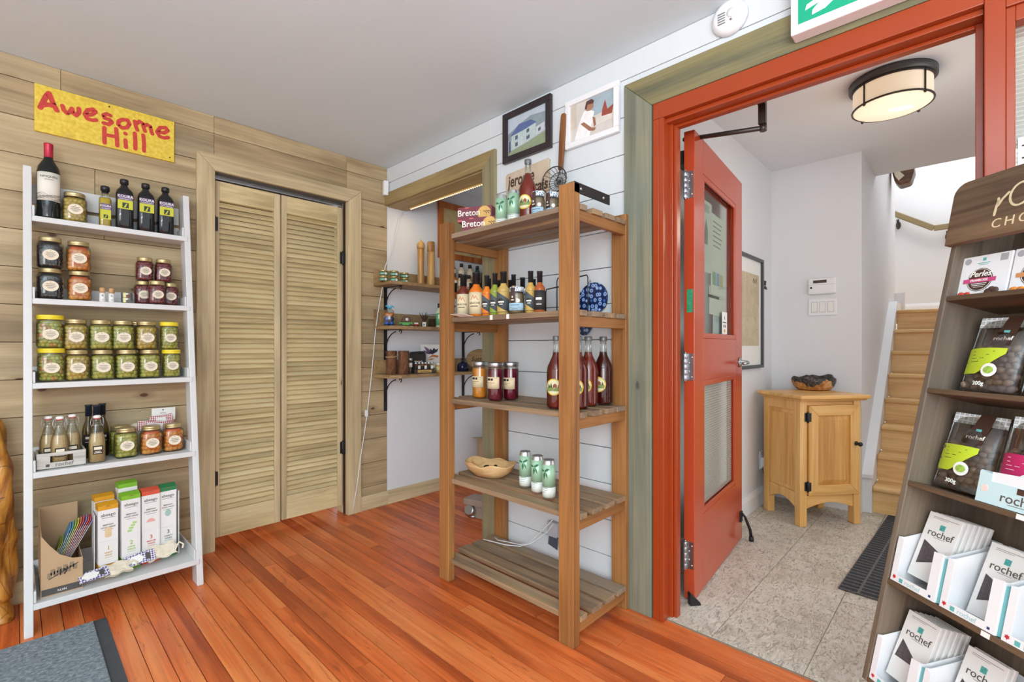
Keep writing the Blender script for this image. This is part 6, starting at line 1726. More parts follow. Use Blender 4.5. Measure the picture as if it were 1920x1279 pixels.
# ------------------------------------------------------------------ vestibule wall pieces
o = thing('framed_map', 'black framed old map on the vestibule wall behind the red door', 'picture', (1.8865, 1.31, .955), PI/2)
w_, h_ = .49, .745
m = MB()
for a, b, c, d in ((0, 0, w_, .022), (0, h_-.022, w_, h_)): m.box((a, -.022, b), (c, 0, d))
for a, c in ((0, .022), (w_-.022, w_)): m.box((a, -.022, .022), (c, 0, h_-.022))
m.build('frame', plain('dark_grey_frame', '#3c3d40', .35), o, bevel=.002)
m = MB(); m.box((.022, -.006, .022), (w_-.022, -.001, h_-.022)); m.build('mat_board', M_PAPER, o)
t = NT('old_map_paper'); n1 = t.n('ShaderNodeTexNoise', _0=t.coord(), Scale=9., Detail=6., Roughness=.7)
v1 = t.n('ShaderNodeTexVoronoi', {'feature': 'DISTANCE_TO_EDGE'}, _0=t.coord(), Scale=16.)
c = t.mix(t.ramp(v1.outputs[0], [(.0, (.5,)*3+(1,)), (.025, (0, 0, 0, 1))]), t.ramp(n1.outputs[0], [(.3, '#b9a88a'), (.7, '#d3c4a6')]), lin('#8a7a60')); t.bsdf(c, .7)
m = MB(); m.box((.08, -.0068, .15), (w_-.065, -.006, h_-.115)); P_ = m.build('map', t.m, o)
m = MB()
for k in range(3): stroke(m, [(.30+.03*k, .575), (.31+.03*k, .60), (.325+.03*k, .57)], .004, -.0069, .0004)
m.build('map_figures', M_INK, P_)
hk = on_x(1434, 535, 1.89)
o = thing('word_hook', 'small black metal word hook beside the framed map', 'hook', (1.8865, hk.y-.055, hk.z-.02), PI/2)
m = MB(); addtext(m, 'JW', .045, .05, -.004, .02, bold=.001, depth=.006); addtext(m, 'rocks', .03, .055, -.004, -.005, bold=.001, depth=.006); m.build('letters', M_BLACK, o)
m = MB(); m.box((.0, -.004, -.006), (.11, -.0005, .002)); m.build('back_bar', M_BLACK, o)
ka, kb = on_y(1515, 521, 2.06), on_y(1570, 554, 2.06)
o = thing('alarm_keypad', 'white alarm keypad with dark display above the light switches', 'keypad', ((ka.x+kb.x)/2, 2.059, (ka.z+kb.z)/2), 0)
m = MB(); m.box((-.083, -.026, -.055), (.083, 0, .058)); B = m.build('housing', M_TRIMW, o, bevel=.012, seg=3)
m = MB(); m.box((-.05, -.0272, .022), (.03, -.0258, .042)); m.build('display', plain('brown_display', '#4a3a30', .2), o)
m = MB(); m.lathe([(.007, 0), (.007, .002), (.0005, .0025)], 16, M=Matrix.Translation((-.062, -.026, -.008)) @ Matrix.Rotation(PI/2, 4, 'X')); m.build('logo_button', M_INK, o)
m = MB(); m.box((-.078, -.0266, .010), (.078, -.0258, .0115)); m.build('lid_seam', plain('seam_grey', '#a8a9ac', .5), o)
sa, sb = on_y(1516, 561, 2.06), on_y(1570, 591, 2.06)
o = thing('light_switch', 'white plate with three rocker switches below the keypad', 'light switch', ((sa.x+sb.x)/2, 2.059, (sa.z+sb.z)/2), 0)
m = MB(); m.box((-.084, -.007, -.058), (.084, 0, .058)); m.build('cover_plate', M_TRIMW, o, bevel=.003)
for k in (-1, 0, 1):
    m = MB(); m.box((-.0165+.048*k, -.010, -.034), (.0165+.048*k, -.0068, .034), Matrix.Rotation(.03*k, 4, 'X')); m.build('rocker', M_PAPER, o, bevel=.0015)
    m = MB(); m.box((-.019+.048*k, -.0074, -.037), (.019+.048*k, -.0069, .037)); m.build('rocker_surround', plain('surround_grey', '#b9babd', .5), o)
q = on_x(1428, 862, 1.89)
o = thing('plug_timer', 'white plug-in box on the outlet beside the pine cabinet', 'plug', (1.8865, q.y, q.z), PI/2)
m = MB(); m.box((-.036, -.006, -.062), (.036, 0, .062)); m.build('cover_plate', M_TRIMW, o, bevel=.002)
m = MB(); m.box((-.024, -.06, -.055), (.034, -.006, .02)); m.build('plug_box', M_TRIMW, o, bevel=.003)
m = MB(); m.tube([(-.03, -.02, -.04), (-.036, -.022, -.07), (-.024, -.024, -.09), (-.008, -.026, -.088), (-.004, -.026, -.07)], .0022, 6); m.build('wire', M_GRAPH, o)

# ------------------------------------------------------------------ pine cabinet in the corner
M_CABV = wood('honey_pine_upright', ['#c8944c', '#e8b268', '#f0c27e'], 'Z', .9, 15., .4, knots=.0, island=.35, grain=.16)
M_CABX = wood('honey_pine_level', ['#c8944c', '#e8b268', '#f0c27e'], 'X', .9, 15., .4, knots=.0, island=.35, grain=.16)
M_CABP = wood('honey_pine_panel', ['#c48c46', '#e2a85e', '#ecba74'], 'Z', .9, 13., .4, knots=.16, island=.2, grain=.16, knotcol='#3a200e', nrm='Y')
cb = thing('cabinet', 'small honey pine cabinet with one panelled door standing across the vestibule corner', 'cabinet', (2.201, 1.523, .0065), math.atan2(.786, .618))
X0, X1, Y0, Y1, ZT = -.03, .385, -.02, .315, .765
def leg(x, y, sx, sy):
    m = MB()
    fl = .012
    def sec(z, k): return [(x, y, z), (x+sx*(.05+k), y, z), (x+sx*(.05+k), y+sy*(.05+k), z), (x, y+sy*(.05+k), z)]
    m.box((min(x, x+sx*.048), min(y, y+sy*.048), 0), (max(x, x+sx*.048), max(y, y+sy*.048), ZT)); return m.build('leg', M_CABV, cb, bevel=.004)
leg(X0, Y0, 1, 1); leg(X1, Y0, -1, 1); leg(X0, Y1, 1, -1); leg(X1, Y1, -1, -1)
def arch(x0, x1, z0, z1, d): 
    n = 14
    return [(x0, z1), (x0, z0)]+[(x0+(x1-x0)*i/n, z0+d*math.sin(PI*i/n)) for i in range(1, n)]+[(x1, z0), (x1, z1)]
m = MB(); m.prism(arch(X0+.049, X1-.049, .105, .185, .035), Y0+.008, Y0+.026, 'XZ'); m.build('front_apron', M_CABX, cb, bevel=.002)
m = MB(); m.box((X0+.049, Y0+.008, .735), (X1-.049, Y0+.026, ZT)); m.build('top_rail', M_CABX, cb, bevel=.002)
for xs in (X0+.006, X1-.024):
    m = MB(); m.prism(arch(Y0+.049, Y1-.049, .105, .20, .04), xs, xs+.018, 'YZ'); m.build('side_apron', M_CABV, cb, bevel=.002)
    m = MB(); m.box((xs, Y0+.049, .70), (xs+.018, Y1-.049, ZT)); m.build('side_rail', M_CABV, cb, bevel=.002)
    m = MB(); m.box((xs+.005, Y0+.049, .2), (xs+.013, Y1-.049, .70)); m.box((xs+.001, Y0+.075, .225), (xs+.017, Y1-.075, .675)); m.build('side_panel', M_CABP, cb, bevel=.003)
m = MB(); m.box((X0+.049, Y1-.02, .12), (X1-.049, Y1-.008, ZT)); m.box((X0+.01, Y0+.03, .175), (X1-.01, Y1-.02, .19)); m.build('back_panel', M_CABP, cb)
m = MB(); m.box((-.072, -.08, ZT+.012), (.405, .33, ZT+.036)); m.build('top', M_CABX, cb, bevel=.009, seg=3)
m = MB(); m.box((-.052, -.055, ZT), (.398, .318, ZT+.0125)); m.build('top_moulding', M_CABX, cb, bevel=.006)
dx0, dx1, dz0, dz1 = X0+.052, X1-.02, .19, .735
dd = MB()
f_ = .062
dd.prism([(dx0, dz0), (dx0+f_, dz0+f_), (dx0+f_, dz1-f_), (dx0, dz1)], Y0-.012, Y0+.008); dd.prism([(dx1, dz0), (dx1, dz1), (dx1-f_, dz1-f_), (dx1-f_, dz0+f_)], Y0-.012, Y0+.008)
D_ = dd.build('door', M_CABV, cb, bevel=.002)
m = MB(); m.prism([(dx0, dz0-.0005), (dx1, dz0-.0005), (dx1-f_, dz0+f_-.0005), (dx0+f_, dz0+f_-.0005)], Y0-.012, Y0+.008); m.build('door_rail', M_CABX, D_, bevel=.002)
m = MB(); m.prism([(dx0, dz1+.0005), (dx0+f_, dz1-f_+.0005), (dx1-f_, dz1-f_+.0005), (dx1, dz1+.0005)], Y0-.012, Y0+.008); m.build('door_rail', M_CABX, D_, bevel=.002)
m = MB()
a0, a1, b0_, b1_ = dx0+f_, dx1-f_, dz0+f_, dz1-f_
k = .028
vs = [(a0, Y0+.001, b0_), (a1, Y0+.001, b0_), (a1, Y0+.001, b1_), (a0, Y0+.001, b1_), (a0+k, Y0-.008, b0_+k), (a1-k, Y0-.008, b0_+k), (a1-k, Y0-.008, b1_-k), (a0+k, Y0-.008, b1_-k)]
m.add(vs, [(4, 5, 6, 7), (0, 1, 5, 4), (1, 2, 6, 5), (2, 3, 7, 6), (3, 0, 4, 7), (3, 2, 1, 0)]); m.build('raised_panel', M_CABP, D_)
for z in (.245, .665):
    m = MB(); m.lathe([(.001, -.034), (.0055, -.030), (.006, .03), (.001, .034)], 12, caps=False, M=Matrix.Translation((dx0-.006, Y0-.010, z))); m.box((dx0-.022, Y0-.0035, z-.026), (dx0-.004, Y0-.0005, z+.026)); m.box((dx0-.004, Y0-.015, z-.026), (dx0+.012, Y0-.0122, z+.026)); m.build('hinge', M_BLACK, cb)
m = MB(); m.lathe([(.013, 0), (.013, .003), (.005, .006), (.005, .018), (.012, .024), (.014, .032), (.010, .039), (.001, .041)], 20, M=Matrix.Translation((dx1-.025, Y0-.012, .50)) @ Matrix.Rotation(PI/2, 4, 'X')); m.build('knob', M_BLACK, cb)

t = NT('burl_bowl_wood')
n1 = t.n('ShaderNodeTexNoise', _0=t.coord((14, 14, 22)), Scale=1., Detail=6., Distortion=2.)
n2 = t.n('ShaderNodeTexNoise', _0=t.coord((9, 9, 5), add=(3.1, .4, .7)), Scale=1., Detail=3.)
sz = t.n('ShaderNodeSeparateXYZ', _0=t.n('ShaderNodeTexCoord').outputs['Object']).outputs[2]
bk = t.math('ADD', n2.outputs[0], t.math('MULTIPLY', sz, 3.2))
n3 = t.n('ShaderNodeTexNoise', _0=t.coord(), Scale=85., Detail=5.)
c = t.ramp(n1.outputs[0], [(.3, '#8a4f22'), (.5, '#c48a4e'), (.7, '#dcb07a')])
bkf = t.ramp(bk, [(.60, (0, 0, 0, 1)), (.63, (1, 1, 1, 1))])
c = t.mix(bkf, c, t.ramp(n3.outputs[0], [(.35, '#17120f'), (.6, '#4a4440'), (.75, '#7a726c')]))
t.bsdf(c, .45, 0., n3.outputs[0], .5, .01)
bp_ = on_z(1526, 732, .805)
o = thing('burl_bowl', 'live-edge burl wood bowl with dark bark rim on the pine cabinet', 'bowl', (bp_.x, bp_.y, .8085), .8)
m = MB()
prof = [(.075, 0), (.10, .004), (.120, .025), (.130, .055), (.132, .075), (.128, .085), (.118, .080), (.10, .045), (.06, .016), (.001, .012)]
m.lathe(prof, 56, 2.2, sy=.8, caps=False)
m.f.append(list(range(56))[::-1]); m.sm.append(False)
m.v = [Vector((v.x*(1+.05*math.sin(3*math.atan2(v.y, v.x)+1)+(.03*math.sin(17*math.atan2(v.y, v.x))*max(0, v.z/.08))), v.y*(1+.05*math.sin(3*math.atan2(v.y, v.x)+1)), v.z*(1+.16*math.sin(2*math.atan2(v.y, v.x)+.6)+.09*math.sin(7*math.atan2(v.y, v.x))) if v.z > .03 else v.z)) for v in m.v]
m.build('bowl', t.m, o)

# runner mat
t = NT('charcoal_block_mat')
br = t.n('ShaderNodeTexBrick', {'offset': .0}, _0=t.coord((1, 1, 1)), Scale=1., Color1=lin('#30343a'), Color2=lin('#383c42'), Mortar=lin('#6a6a66'))
br.inputs['Mortar Size'].default_value = .005; br.inputs['Brick Width'].default_value = .075; br.inputs['Row Height'].default_value = .038
n1 = t.n('ShaderNodeTexNoise', _0=t.coord(), Scale=260., Detail=4.)
c = t.mix(1., br.outputs[0], t.ramp(n1.outputs[0], [(.3, (.35,)*3+(1,)), (.7, (1.6,)*3+(1,))]), 'MULTIPLY')
t.bsdf(c, .95, 0., n1.outputs[0], .8, .01)
o = thing('runner_mat', 'charcoal ribbed runner mat on the stone tile in front of the stairs', 'mat', (2.512, .767, .0065), -.035)
m = MB(); m.prism([(0, 0), (.42, 0), (.42, 1.335), (0, 1.335)], 0, .009, 'XY'); m.build('mat', t.m, o, bevel=.004)

# ceiling lamp
lp = on_z(1672, 153, VH-.012)
o = thing('ceiling_lamp', 'round flush ceiling lamp with frosted drum shade and bronze bands', 'ceiling lamp', (lp.x, lp.y, VH-.0005), .35)
o.scale = (.86, .86, .98)
m = MB(); m.lathe([(.198, 0), (.198, -.028), (.188, -.032), (.02, -.033)][::-1], 48); m.build('canopy', plain('graphite_bronze', '#5a5c5a', .4, .5), o)
t = NT('frosted_lit_glass')
e = t.n('ShaderNodeEmission', Color=lin('#ffe6bd'), Strength=.42)
b = t.n('ShaderNodeBsdfPrincipled', Roughness=.35); b.inputs['Base Color'].default_value = lin('#efe6d6')
ad = t.n('ShaderNodeAddShader', _0=e.outputs[0], _1=b.outputs[0]); t.t.links.new(ad.outputs[0], t.out.inputs[0])
m = MB(); m.lathe([(.178, -.033), (.178, -.135), (.170, -.140), (.001, -.141)][::-1], 48, caps=False); m.build('shade', t.m, o)
m = MB()
for z in (-.038, -.134): m.tube([(.181*math.cos(2*PI*i/48), .181*math.sin(2*PI*i/48), z) for i in range(48)], .005, 8, closed=True)
for k in range(4):
    a = PI/2*k+.6; m.tube([(.182*math.cos(a), .182*math.sin(a), -.03), (.182*math.cos(a), .182*math.sin(a), -.138)], .0045, 8)
    m.ball((.182*math.cos(a), .182*math.sin(a), -.140), .008, 8, 5)
m.build('bands', M_GRAPH, o)
m = MB(); m.ball((.05, .03, -.1405), (.06, .028, .003), 16, 8); bb_ = m.build('bulb_glow', emis('lamp_bulb', '#fff0cf', 3.), o)
l = bpy.data.lights.new('lamp_light', 'POINT'); l.energy = 4; l.color = (1, .87, .68); l.shadow_soft_size = .12
lo = bpy.data.objects.new('lamp_light', l); COL.objects.link(lo); lo.parent = o; lo.location = (0, 0, -.55)

# handrail and wood ornament in the stairwell
o = thing('handrail', 'bent olive-brown handrail on iron brackets along the stairwell back wall', 'handrail', (2.5, 4.88, 2.5), 0)
r0, r1, r2 = on_y(1675, 400, 4.88), on_y(1751, 428, 4.88), on_y(1800, 421, 4.88)
P0 = Vector((2.5, 4.88, 2.5))
M_RAIL = plain('olive_brown_rail', '#8a7a56', .4)
ex = r0+(r0-r1)*.8; ex2 = r2+(r2-r1)*6
m = MB()
for a, b in ((ex, r1), (r1, ex2)):
    d = (b-a); L_ = d.length; ang = math.atan2(d.z, d.x)
    m.box((0, -.018, -.028), (L_, .018, .028), Matrix.Translation(a-P0) @ Matrix.Rotation(-ang, 4, 'Y'))
m.build('rail', M_RAIL, o, bevel=.006)
for px, py in ((1684, 409), (1777, 430)):
    q = on_y(px, py, 4.9)-P0
    m = MB(); m.ball((q.x, .045, q.z-.075), (.022, .016, .045), 12, 8); m.tube([(q.x, .045, q.z-.05), (q.x, 0, q.z-.035), (q.x, 0, q.z-.02)], .012, 8); m.build('bracket', plain('dark_brown_iron', '#463c34', .5), o)
q = on_x(1672, 318, 2.425)
o = thing('wood_ornament', 'carved dark driftwood block with pale cut faces mounted high on the stair wall', 'ornament', (2.428, 3.62, 2.70), 0)
o.scale = (1.0, .6, .9)
t = NT('dark_driftwood'); n1 = t.n('ShaderNodeTexNoise', _0=t.coord((6, 6, 14)), Scale=1., Detail=6., Distortion=1.)
t.bsdf(t.ramp(n1.outputs[0], [(.3, '#2a1a12'), (.5, '#5c3a22'), (.7, '#8a6038')]), .4)
m = MB(); m.prism([(0, 0), (.16, .02), (.165, -.10), (.14, -.20), (.06, -.215), (.03, -.16)], -.14, .14); m.build('block', t.m, o, bevel=.02, seg=3)
m = MB(); m.prism([(.02, -.02), (.07, -.01), (.11, -.06), (.065, -.08), (.10, -.13), (.06, -.17), (.035, -.12)], -.146, -.139); m.build('cut_face', plain('pale_cut_wood', '#d8cab0', .5), o)

# ================================================================== dark wooden chocolate display stand near the camera
TH = math.radians(12.8)
DO = Vector((2.767, -.391, .309))
DWv = Vector((.754, -.656, 0)); DB = Vector((math.cos(TH)*.656, math.cos(TH)*.754, -math.sin(TH))); DU = Vector((math.sin(TH)*.656, math.sin(TH)*.754, math.cos(TH)))
DM = Matrix(((DWv.x, DB.x, DU.x, DO.x), (DWv.y, DB.y, DU.y, DO.y), (DWv.z, DB.z, DU.z, DO.z), (0, 0, 0, 1)))
M_DKV = wood('dark_stained_ply', ['#54483c', '#6b5c4d', '#83735f'], 'Z', 1.3, 18., .5, island=.4, grain=.25, patch=.6, patchcol='#7a7166')
M_DKX = wood('dark_stained_shelf', ['#4e3c2c', '#6a543f', '#86694c'], 'X', 1.3, 18., .5, island=.5, grain=.3)
def dthing(name, label, cat, x, y, z, rz=0., group=None, rx=0.):
    o = thing(name, label, cat, (0, 0, 0), 0, group)
    o.matrix_world = DM @ Matrix.Translation((x, y, z)) @ Matrix.Rotation(rz, 4, 'Z') @ Matrix.Rotation(rx, 4, 'X')
    return o
ds = dthing('display_stand', 'dark stained wooden chocolate display stand leaning beside the red door', 'display stand', 0, 0, 0)
SW, SD = .50, .155
DZ = [.0, .24, .48, .709, .937]
for x0 in (-.014, SW):
    m = MB(); m.box((x0, 0, -.012), (x0+.014, SD, 1.20)); m.build('side_panel', M_DKV, ds, bevel=.002)
m = MB(); m.box((0, SD-.008, -.012), (SW, SD, 1.20)); m.build('back_panel', M_DKV, ds)
for z in DZ:
    m = MB(); m.box((.0003, 0, z-.012), (SW-.0003, SD-.0083, z)); m.build('shelf', M_DKX, ds, bevel=.0015)
m = MB()
r_ = .03; n = 7
pts = [(-.016, 1.062), (SW+.016, 1.062), (SW+.02, 1.06+.11)]+[(SW+.018-r_+r_*math.cos(PI/2*i/n), 1.218-r_+r_*math.sin(PI/2*i/n)) for i in range(n+1)]+[(-.018+r_-r_*math.sin(PI/2*i/n), 1.218-r_+r_*math.cos(PI/2*i/n)) for i in range(n+1)]
m.prism(pts, -.017, -.0005); sb_ = m.build('sign_board', M_DKX, ds, bevel=.002)
m = MB(); stroke(m, [(.089, 1.112), (.090, 1.13), (.0925, 1.146), (.0915, 1.150), (.093, 1.133), (.100, 1.146), (.111, 1.158)], .0052, -.0174, .0005); stroke(m, [(.135+.020*math.cos(.35*i+.9), 1.148+.026*math.sin(.35*i+.9)) for i in range(19)], .0045, -.0174, .0005); addtext(m, 'chef', .105, .165, -.0174, 1.115, align='LEFT', depth=.0006); addtext(m, 'CHOCOLATIER', .030, .086, -.0174, 1.081, align='LEFT', depth=.0006, space=1.35)
m.build('sign_lettering', plain('cream_sign_ink', '#d6c6a0', .6), sb_)
# the foot that carries it
ft = MB()
b0 = DM @ Vector((.02, .03, -.012)); 
c4 = [DM @ Vector(p) for p in ((.01, .035, -.0125), (SW-.01, .035, -.0125), (SW-.01, SD-.01, -.0125), (.01, SD-.01, -.0125))]
iv = DM.inverted()
vs = [iv @ q for q in c4]+[iv @ Vector((q.x, q.y, .001)) for q in c4]
ft.add(vs, [(0, 1, 2, 3), (7, 6, 5, 4), (0, 4, 5, 1), (1, 5, 6, 2), (2, 6, 7, 3), (3, 7, 4, 0)]); ft.build('base', M_DKV, ds)

M_PWH = plain('white_gloss_carton', '#e6e6e8', .35, var=.01)
M_AQUA = plain('aqua_print', '#5fb0ae', .5)
M_CHOC = plain('milk_chocolate_brown', '#4a3128', .5, var=.1)
def perles(label, x, band, berry):
    o = dthing('candy_box', label, 'box', x, .026, DZ[4]+.0012, 0., 'candy boxes on the display stand')
    w_, h_, d_ = .108, .100, .075
    m = MB(); m.box((0, 0, 0), (w_, d_, h_)); B = m.build('carton', M_PWH, o, bevel=.0015)
    m = MB(); m.prism([(.047+.028*math.cos(2*PI*i/30), .040+.028*math.sin(2*PI*i/30)) for i in range(30)], -.0006, 0); C_ = m.build('round_print', M_CHOC, B)
    m = MB()
    for i in range(36):
        a = 2*PI*i/36; b = 2*PI*(i+1)/36
        m.prism([(.047+.0255*math.cos(a), .040+.0255*math.sin(a)), (.047+.0255*math.cos(b), .040+.0255*math.sin(b)), (.047+.0265*math.cos(b), .040+.0265*math.sin(b)), (.047+.0265*math.cos(a), .040+.0265*math.sin(a))], -.0009, -.0006)
    addtext(m, 'Perles', .019, .047, -.0009, .048, bold=.0003, shear=.25); m.box((.030, -.0009, .030), (.064, -.0006, .0315)); m.box((.032, -.0009, .026), (.062, -.0006, .0272)); m.box((.036, -.0009, .022), (.058, -.0006, .023)); m.build('white_print', M_WINK, C_)
    m = MB(); m.box((.011, -.0012, .0335), (.083, -.0009, .0435)); K_ = m.build('name_band', plain('band_'+band.strip('#'), band, .5), B)
    m = MB(); addtext(m, 'FRAMBOISE' if berry else 'CARAMEL', .0075, .047, -.0015, .0362, bold=.0001); m.build('band_lettering', M_WINK, K_)
    m = MB(); m.prism([(.013+.0075*math.cos(2*PI*i/18), .088+.0075*math.sin(2*PI*i/18)) for i in range(18)], -.0006, 0); m.build('grey_seal', plain('grey_print_mark', '#a8a9ae', .5), B)
    m = MB(); m.box((.084, -.0006, .080), (.100, 0, .096)); m.build('grey_panel', plain('grey_print_mark', '#a8a9ae', .5), B)
    m = MB(); m.box((.046, -.0006, .086), (.053, 0, .093)); m.box((.036, -.0006, .080), (.063, 0, .0815)); m.box((.04, -.0006, .076), (.06, 0, .077)); m.build('logo_print', M_AQUA, B)
    m = MB(); m.ball((.072, -.002, .008), (.009, .003, .008), 10, 6); m.ball((.086, -.002, .010), (.009, .003, .008), 10, 6); m.ball((.079, -.002, .013), (.008, .003, .007), 10, 6); m.build('chocolate_print', M_CHOC, B)
    m = MB(); m.ball((.012, -.002, .007), (.008, .003, .006), 10, 6); m.ball((.026, -.002, .006), (.008, .003, .006), 10, 6); m.build('fruit_print', plain('fruit_'+band.strip('#'), '#c8402e' if berry else '#e0862c', .4, var=.2, scale=150.), B)
    return o
perles('white candy box with pink banner at the left end of the top display shelf', .0, '#c8487c', True)
perles('white candy box with orange banner, second on the top display shelf', .112, '#c88a58', False)

# zip bags of chocolate almonds
t = NT('pouch_lattice_print')
v1 = t.n('ShaderNodeTexVoronoi', {'feature': 'DISTANCE_TO_EDGE', }, _0=t.coord((1, .2, 1)), Scale=95., Randomness=.15)
t.bsdf(t.ramp(v1.outputs[0], [(.16, '#dfe4e6'), (.22, '#7c8c92'), (.34, '#c4ccd0')]), .3); M_POUT = t.m
M_FILM = glass('pouch_film', '#e6e2dc', .28, .12)
ALMOND = island_mat('chocolate_almonds', ['#5f463a', '#7a5e50', '#927868', '#a88e7e'], .35)
def pouch(label, x, y, z, rz, lab, group, rx=.12, w_=.118, h_=.182):
    o = dthing('chocolate_pouch', label, 'bag', x, y, z, rz, group, -rx)
    m = MB()
    n, k = 12, 10
    def th(u, v): return .004+.020*math.sin(PI*min(1, max(0, u)))**.7*max(0., math.sin(PI*min(.98, (v*.82+.16))))**.8*(1 if v < .75 else max(.12, (1-v)/.25))
    vs, fs = [], []
    for s_ in (-1, 1):
        for i in range(n+1):
            for j in range(k+1):
                u, v = i/n, j/k
                vs.append(((u-.5)*w_*(1-.05*v), s_*th(u, v), v*h_))
    K = (n+1)*(k+1)
    for s_ in (0, 1):
        for i in range(n):
            for j in range(k):
                q = [s_*K+i*(k+1)+j, s_*K+(i+1)*(k+1)+j, s_*K+(i+1)*(k+1)+j+1, s_*K+i*(k+1)+j+1]
                fs.append(q if s_ == 0 else q[::-1])
    def rim(ix): 
        for p, q in zip(ix, ix[1:]): fs.append((p, p+K, q+K, q))
    rim([i*(k+1) for i in range(n+1)][::-1]); rim([i*(k+1)+k for i in range(n+1)]); rim(list(range(k+1))); rim([n*(k+1)+j for j in range(k+1)][::-1])
    m.add(vs, fs, True); m.build('film', M_FILM, o)
    rr = random.Random(int(x*1000+z*100))
    m = MB()
    for j in range(8):
        for i in range(6):
            u = (i+.5+.4*(j % 2)-.2)/6; v = .06+.072*j
            if u > .95 or v > .6: continue
            m.ball(((u-.5)*w_*.92, rr.uniform(-.006, .002), v*h_+.004), (.0105, .0075, .0075), 9, 6, Matrix.Rotation(rr.uniform(-.7, .7), 4, 'Y'))
    a_ = m.build('almonds', ALMOND, o)
    a_['kind'] = 'stuff'
    yq = -.0055
    m = MB(); m.box((-w_*.475, -.0052, h_*.86), (w_*.475, -.0042, h_*.995)); m.build('lattice_band', M_POUT, o)
    m = MB(); m.prism([(-.012, h_*.60), (.026, h_*.60), (.030, h_+.0005), (-.0, h_+.0005)], -.0195, -.0185, 'XZ', Matrix.Translation((0, 0, 0))); 
    m.v = [Vector((v.x, -.0065-.0135*max(0, (1-v.z/h_)/.4)-(.0008 if v.y < -.019 else 0), v.z)) for v in m.v]
    R_ = m.build('brown_strip', plain('chocolate_paper_strip', '#3c2418', .5), o)
    m = MB(); addtext(m, 'rochef', .0145, .0085, -.0158, h_*.665, bold=.0002); m.box((.0, -.0158, h_*.64), (.018, -.0154, h_*.646)); m.v = [Vector((v.x, v.y-.0025, v.z)) for v in m.v]; m.build('strip_lettering', M_WINK, R_)
    m = MB(); m.box((.004, -.0150, h_*.745), (.015, -.0142, h_*.805)); m.build('strip_logo', M_AQUA, R_)
    def bulge(mb, off):
        out = []
        for v in mb.v:
            u = min(1, max(0, v.x/w_+.5)); q = min(1, max(0, v.z/h_))
            out.append(Vector((v.x, -th(u, q)-off+v.y, v.z)))
        mb.v = out; return mb
    m = MB()
    def gridpoly(x0, x1, z0, z1f, nn=10, kk=5):
        vs, fs = [], []
        for i in range(nn+1):
            x_ = x0+(x1-x0)*i/nn
            for j in range(kk+1): vs.append((x_, 0, z0(x_)+(z1f(x_)-z0(x_))*j/kk))
        for i in range(nn):
            for j in range(kk): fs.append((i*(kk+1)+j, (i+1)*(kk+1)+j, (i+1)*(kk+1)+j+1, i*(kk+1)+j+1))
        return vs, fs
    vs, fs = gridpoly(-w_*.495, w_*.22, lambda x_: h_*.22+max(0, (x_+w_*.18))*1.05, lambda x_: h_*.56)
    m.add(vs, fs, True); bulge(m, .0008); Lb = m.build('printed_label', plain('pouch_'+lab[0], lab[1], .45, var=.02), o)
    m = MB()
    for kx in range(4): m.box((-w_*.36, -.0004, h_*(.51-.045*kx)), (w_*(.05-.08*kx), 0, h_*(.516-.045*kx)))
    bulge(m, .0014); m.build('label_print', plain('label_ink_'+lab[0], lab[2], .5), Lb)
    vs, fs = [(0.004, 0, h_*.27)]+[(.004+.0155*math.cos(2*PI*i/22), 0, h_*.27+.0155*math.sin(2*PI*i/22)) for i in range(22)], [(0, 1+i, 1+(i+1) % 22) for i in range(22)]
    m = MB(); m.add(vs, fs, True); bulge(m, .0022); S_ = m.build('round_seal', M_PAPER, o)
    vs, fs = [(0.004, 0, h_*.27)]+[(.004+.010*math.cos(2*PI*i/18), 0, h_*.27+.0085*math.sin(2*PI*i/18)) for i in range(18)], [(0, 1+i, 1+(i+1) % 18) for i in range(18)]
    m = MB(); m.add(vs, fs, True); bulge(m, .0030); m.build('seal_picture', plain('seal_green', '#9ab84a', .5, var=.35, scale=160.), S_)
    m = MB(); addtext(m, '300g', .0125, -.012, 0, h_*.075, bold=.0003); bulge(m, .0026); m.build('weight_lettering', M_WINK, o)
    return o
LIME = ('lime_print', '#b9cc2e', '#4a5a1a'); PINK = ('pink_print', '#c42a64', '#f0d0da')
pouch('lime-labelled pouch of chocolate almonds at the left of the upper pouch shelf', .094, .052, DZ[3]+.005, .05, LIME, 'chocolate pouches')
pouch('lime-labelled pouch second along the upper pouch shelf, cut by the frame', .222, .055, DZ[3]+.005, -.05, LIME, 'chocolate pouches')
pouch('lime-labelled pouch of chocolate almonds at the left of the lower pouch shelf', .080, .050, DZ[2]+.005, .06, LIME, 'chocolate pouches')
pouch('pink-labelled pouch of chocolate almonds behind the pale blue carton', .217, .042, DZ[2]+.010, .02, PINK, 'chocolate pouches', .05)
o = dthing('counter_carton', 'pale blue open counter carton with white cut-out front holding the pink pouch', 'box', .150, .004, DZ[2]+.001)
M_PBLUE = plain('pale_blue_carton', '#c3dde0', .5, var=.01)
m = MB(); m.prism([(0, 0), (.19, 0), (.19, .064), (.165, .064), (.165, .046), (.024, .046), (.024, .062), (0, .064)], 0, .0015); F_ = m.build('front', M_PBLUE, o)
m = MB(); m.box((.0, .0018, .0), (.0015, .10, .066)); m.box((.1885, .0018, 0), (.19, .10, .066)); m.box((.0016, .0018, 0), (.1884, .10, .0015)); m.box((.0016, .0985, .0016), (.1884, .10, .066)); m.build('tray', M_PBLUE, o)
m = MB(); m.prism([(.022, .0445), (.167, .0445), (.167, .075), (.022, .066)], .0018, .0024); m.build('inner_flap', M_PWH, o)
m = MB(); addtext(m, 'rochef', .026, .078, -.0004, .012, bold=.0001); m.box((.06, -.0004, .008), (.096, 0, .009)); m.build('lettering', plain('taupe_ink', '#5a5048', .6), F_)
